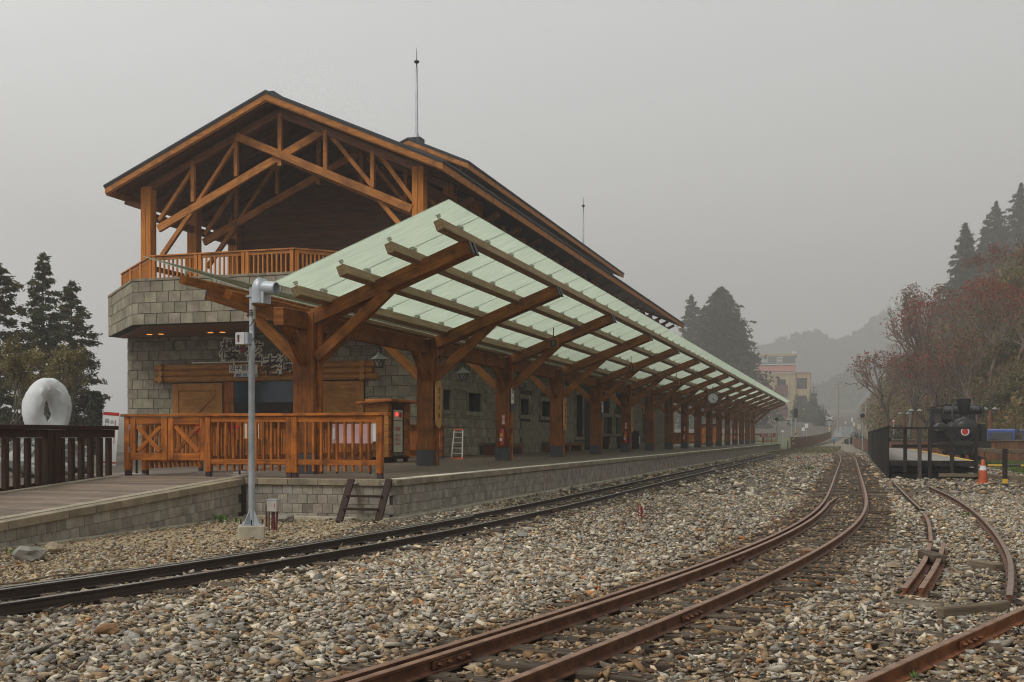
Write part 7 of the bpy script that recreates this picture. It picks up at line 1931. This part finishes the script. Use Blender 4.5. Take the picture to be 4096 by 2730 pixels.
def stones(name, label, n, d0, d1, size, H, seed, far=False):
    g = np.random.default_rng(seed)
    d = np.sqrt(d0 ** 2 + (d1 ** 2 - d0 ** 2) * g.random(n)); u = (g.random(n) * 2 - 1) * 0.475
    X = d * (-SA + u * CA); Y = d * (CA + u * SA)
    keep = (Y > BY0 + 0.1) & (Y < BY1 - 0.1) & (X > BX0) & (X < BX1)
    keep &= ~((X < XE + 0.13) & (Y > YF - 0.1)) & (X > RX1 + 0.09)
    keep &= ~((X > DX0 - 0.1) & (X < DX1 + 0.1) & (Y > DY0 - 0.1))
    keep &= ~((X > 6.4) & (Y > 46))
    X, Y, d = X[keep], Y[keep], d[keep]
    i, j = ix(X, Y); mk = MASK[i, j]
    rr = g.random(len(X))
    k2 = (mk == 0) | ((mk == 1) & (rr < 0.12)) | ((mk == 3) & (rr < 0.42)) | ((mk == 2) & (rr < 0.02))
    X, Y, mk = X[k2], Y[k2], mk[k2]; n = len(X)
    tan = (X < np.interp(Y, CAc[:, 1], CAc[:, 0]) - 0.6) & (Y < YF + 0.2)
    keep = ~tan | (g.random(n) < 0.5); X, Y, mk, tan = X[keep], Y[keep], mk[keep], tan[keep]; n = len(X)
    da = np.abs(X - np.interp(Y, CAc[:, 1], CAc[:, 0])); db = np.abs(X - np.interp(Y, CBx[:, 1], CBx[:, 0]))
    near = ((np.minimum(da, db) < 1.0) | ((X > -2.2) & (Y < 9.0))) & ~tan
    s = size * np.exp(g.normal(size=n) * 0.38) * 0.5
    s = np.clip(s, size * 0.22, size * 1.3); s[tan] *= 0.72; s[mk > 0] *= 0.75
    big = g.random(n) < 0.03; s[big] *= 1.35
    z = g.random(n) ** 1.1 * 0.056 - 0.050 + s * 0.15
    z[(da < 1.15) | (db < 1.0)] -= 0.018
    on_ = (mk == 1) | (mk == 3); z[on_] = 0.004 + s[on_] * 0.35
    col = np.where(tan[:, None], PAL[g.choice(10, n, p=PRT)], np.where((near & (g.random(n) < 0.6))[:, None], PAL[g.choice(10, n, p=PRK)], PAL[g.choice(10, n, p=PRB)]))
    col = col * np.clip(np.exp(g.normal(size=(n, 1)) * 0.32), 0.45, 1.55) * 0.98
    inb = (db < 0.95) & ~tan; col[inb] = col[inb] * np.array([0.80, 0.70, 0.60])
    # large patches: paler stone in the middle of the yard, browner towards the near right
    pat = 0.5 + 0.5 * np.sin(X * 0.55 + 1.0 + 0.4 * np.sin(Y * 0.5)) * np.sin(Y * 0.33 + 0.5)
    col = col * (0.86 + 0.26 * pat)[:, None]
    hv = g.integers(0, len(H), n)
    VA, FA, CA_ = [], [], []; off = 0
    for h, (hvts, hf) in enumerate(H):
        sel = np.where(hv == h)[0]
        if not len(sel): continue
        m = len(sel); a = g.random(m) * 6.283; tl, ta_ = g.normal(size=m) * 0.42, g.random(m) * 6.283
        sc = s[sel][:, None, None] * hvts[None]
        # tilt about a horizontal axis, then spin about z
        kx, ky = np.cos(ta_), np.sin(ta_); c, sn = np.cos(tl), np.sin(tl)
        x_, y_, z_ = sc[:, :, 0], sc[:, :, 1], sc[:, :, 2]
        dot = x_ * kx[:, None] + y_ * ky[:, None]
        x2 = x_ * c[:, None] + ky[:, None] * z_ * sn[:, None] + kx[:, None] * dot * (1 - c)[:, None]
        y2 = y_ * c[:, None] - kx[:, None] * z_ * sn[:, None] + ky[:, None] * dot * (1 - c)[:, None]
        z2 = z_ * c[:, None] + (kx[:, None] * y_ - ky[:, None] * x_) * sn[:, None]
        ca, sa = np.cos(a)[:, None], np.sin(a)[:, None]
        W = np.stack([x2 * ca - y2 * sa + X[sel][:, None], x2 * sa + y2 * ca + Y[sel][:, None], z2 + z[sel][:, None]], 2)
        nvh = len(hvts)
        VA.append(W.reshape(-1, 3)); FA.append((hf[None] + (off + np.arange(m) * nvh)[:, None, None]).reshape(-1, 3)); CA_.append(np.repeat(col[sel], nvh, 0)); off += m * nvh
    V3 = np.concatenate(VA); F3 = np.concatenate(FA); C3 = np.concatenate(CA_)
    me = bpy.data.meshes.new(name)
    me.vertices.add(len(V3)); me.vertices.foreach_set('co', V3.ravel()); me.loops.add(len(F3) * 3); me.loops.foreach_set('vertex_index', F3.ravel().astype(np.int32))
    me.polygons.add(len(F3)); me.polygons.foreach_set('loop_start', np.arange(len(F3)) * 3); me.polygons.foreach_set('loop_total', np.full(len(F3), 3))
    at_ = me.color_attributes.new('Col', 'FLOAT_COLOR', 'POINT'); c4 = np.ones((len(V3), 4)); c4[:, :3] = C3; at_.data.foreach_set('color', c4.ravel())
    me.update(calc_edges=True); me.materials.append(PEBBLE)
    o = link(bpy.data.objects.new(name, me)); tag(o, label, 'gravel', kind='stuff')
    print(name, n, len(F3))
H1, H2 = hulls(30, 9, 3), hulls(14, 7, 4)
stones('ballast_stones', 'broken grey and brown ballast stones of the near yard', 110000, 5.5, 15.0, 0.056, H1, 1)
stones('middle_ballast', 'broken ballast stones across the middle of the yard', 105000, 15.0, 28.0, 0.068, H2, 2)
stones('far_ballast', 'pale ballast stones reaching towards the far yard', 95000, 28.0, 112.0, 0.135, H2, 3)

# ================================================================== HAZE
hz = mesh('haze', *boxvf(-800, 800, -30, 1800, -60, 230), mat('unused_haze_surface', (0.5, 0.5, 0.5)))
hm = bpy.data.materials.new('fog_air'); hm.use_nodes = True
N = hm.node_tree.nodes; N.remove(N['Principled BSDF'])
pv = N.new('ShaderNodeVolumePrincipled'); pv.inputs['Color'].default_value = (0.76, 0.75, 0.725, 1); pv.inputs['Density'].default_value = 0.00125; pv.inputs['Anisotropy'].default_value = 0.1
hm.node_tree.links.new(pv.outputs[0], N['Material Output'].inputs['Volume'])
hz.data.materials.clear(); hz.data.materials.append(hm)
tag(hz, 'thin grey mountain fog filling the valley', 'haze', kind='stuff')
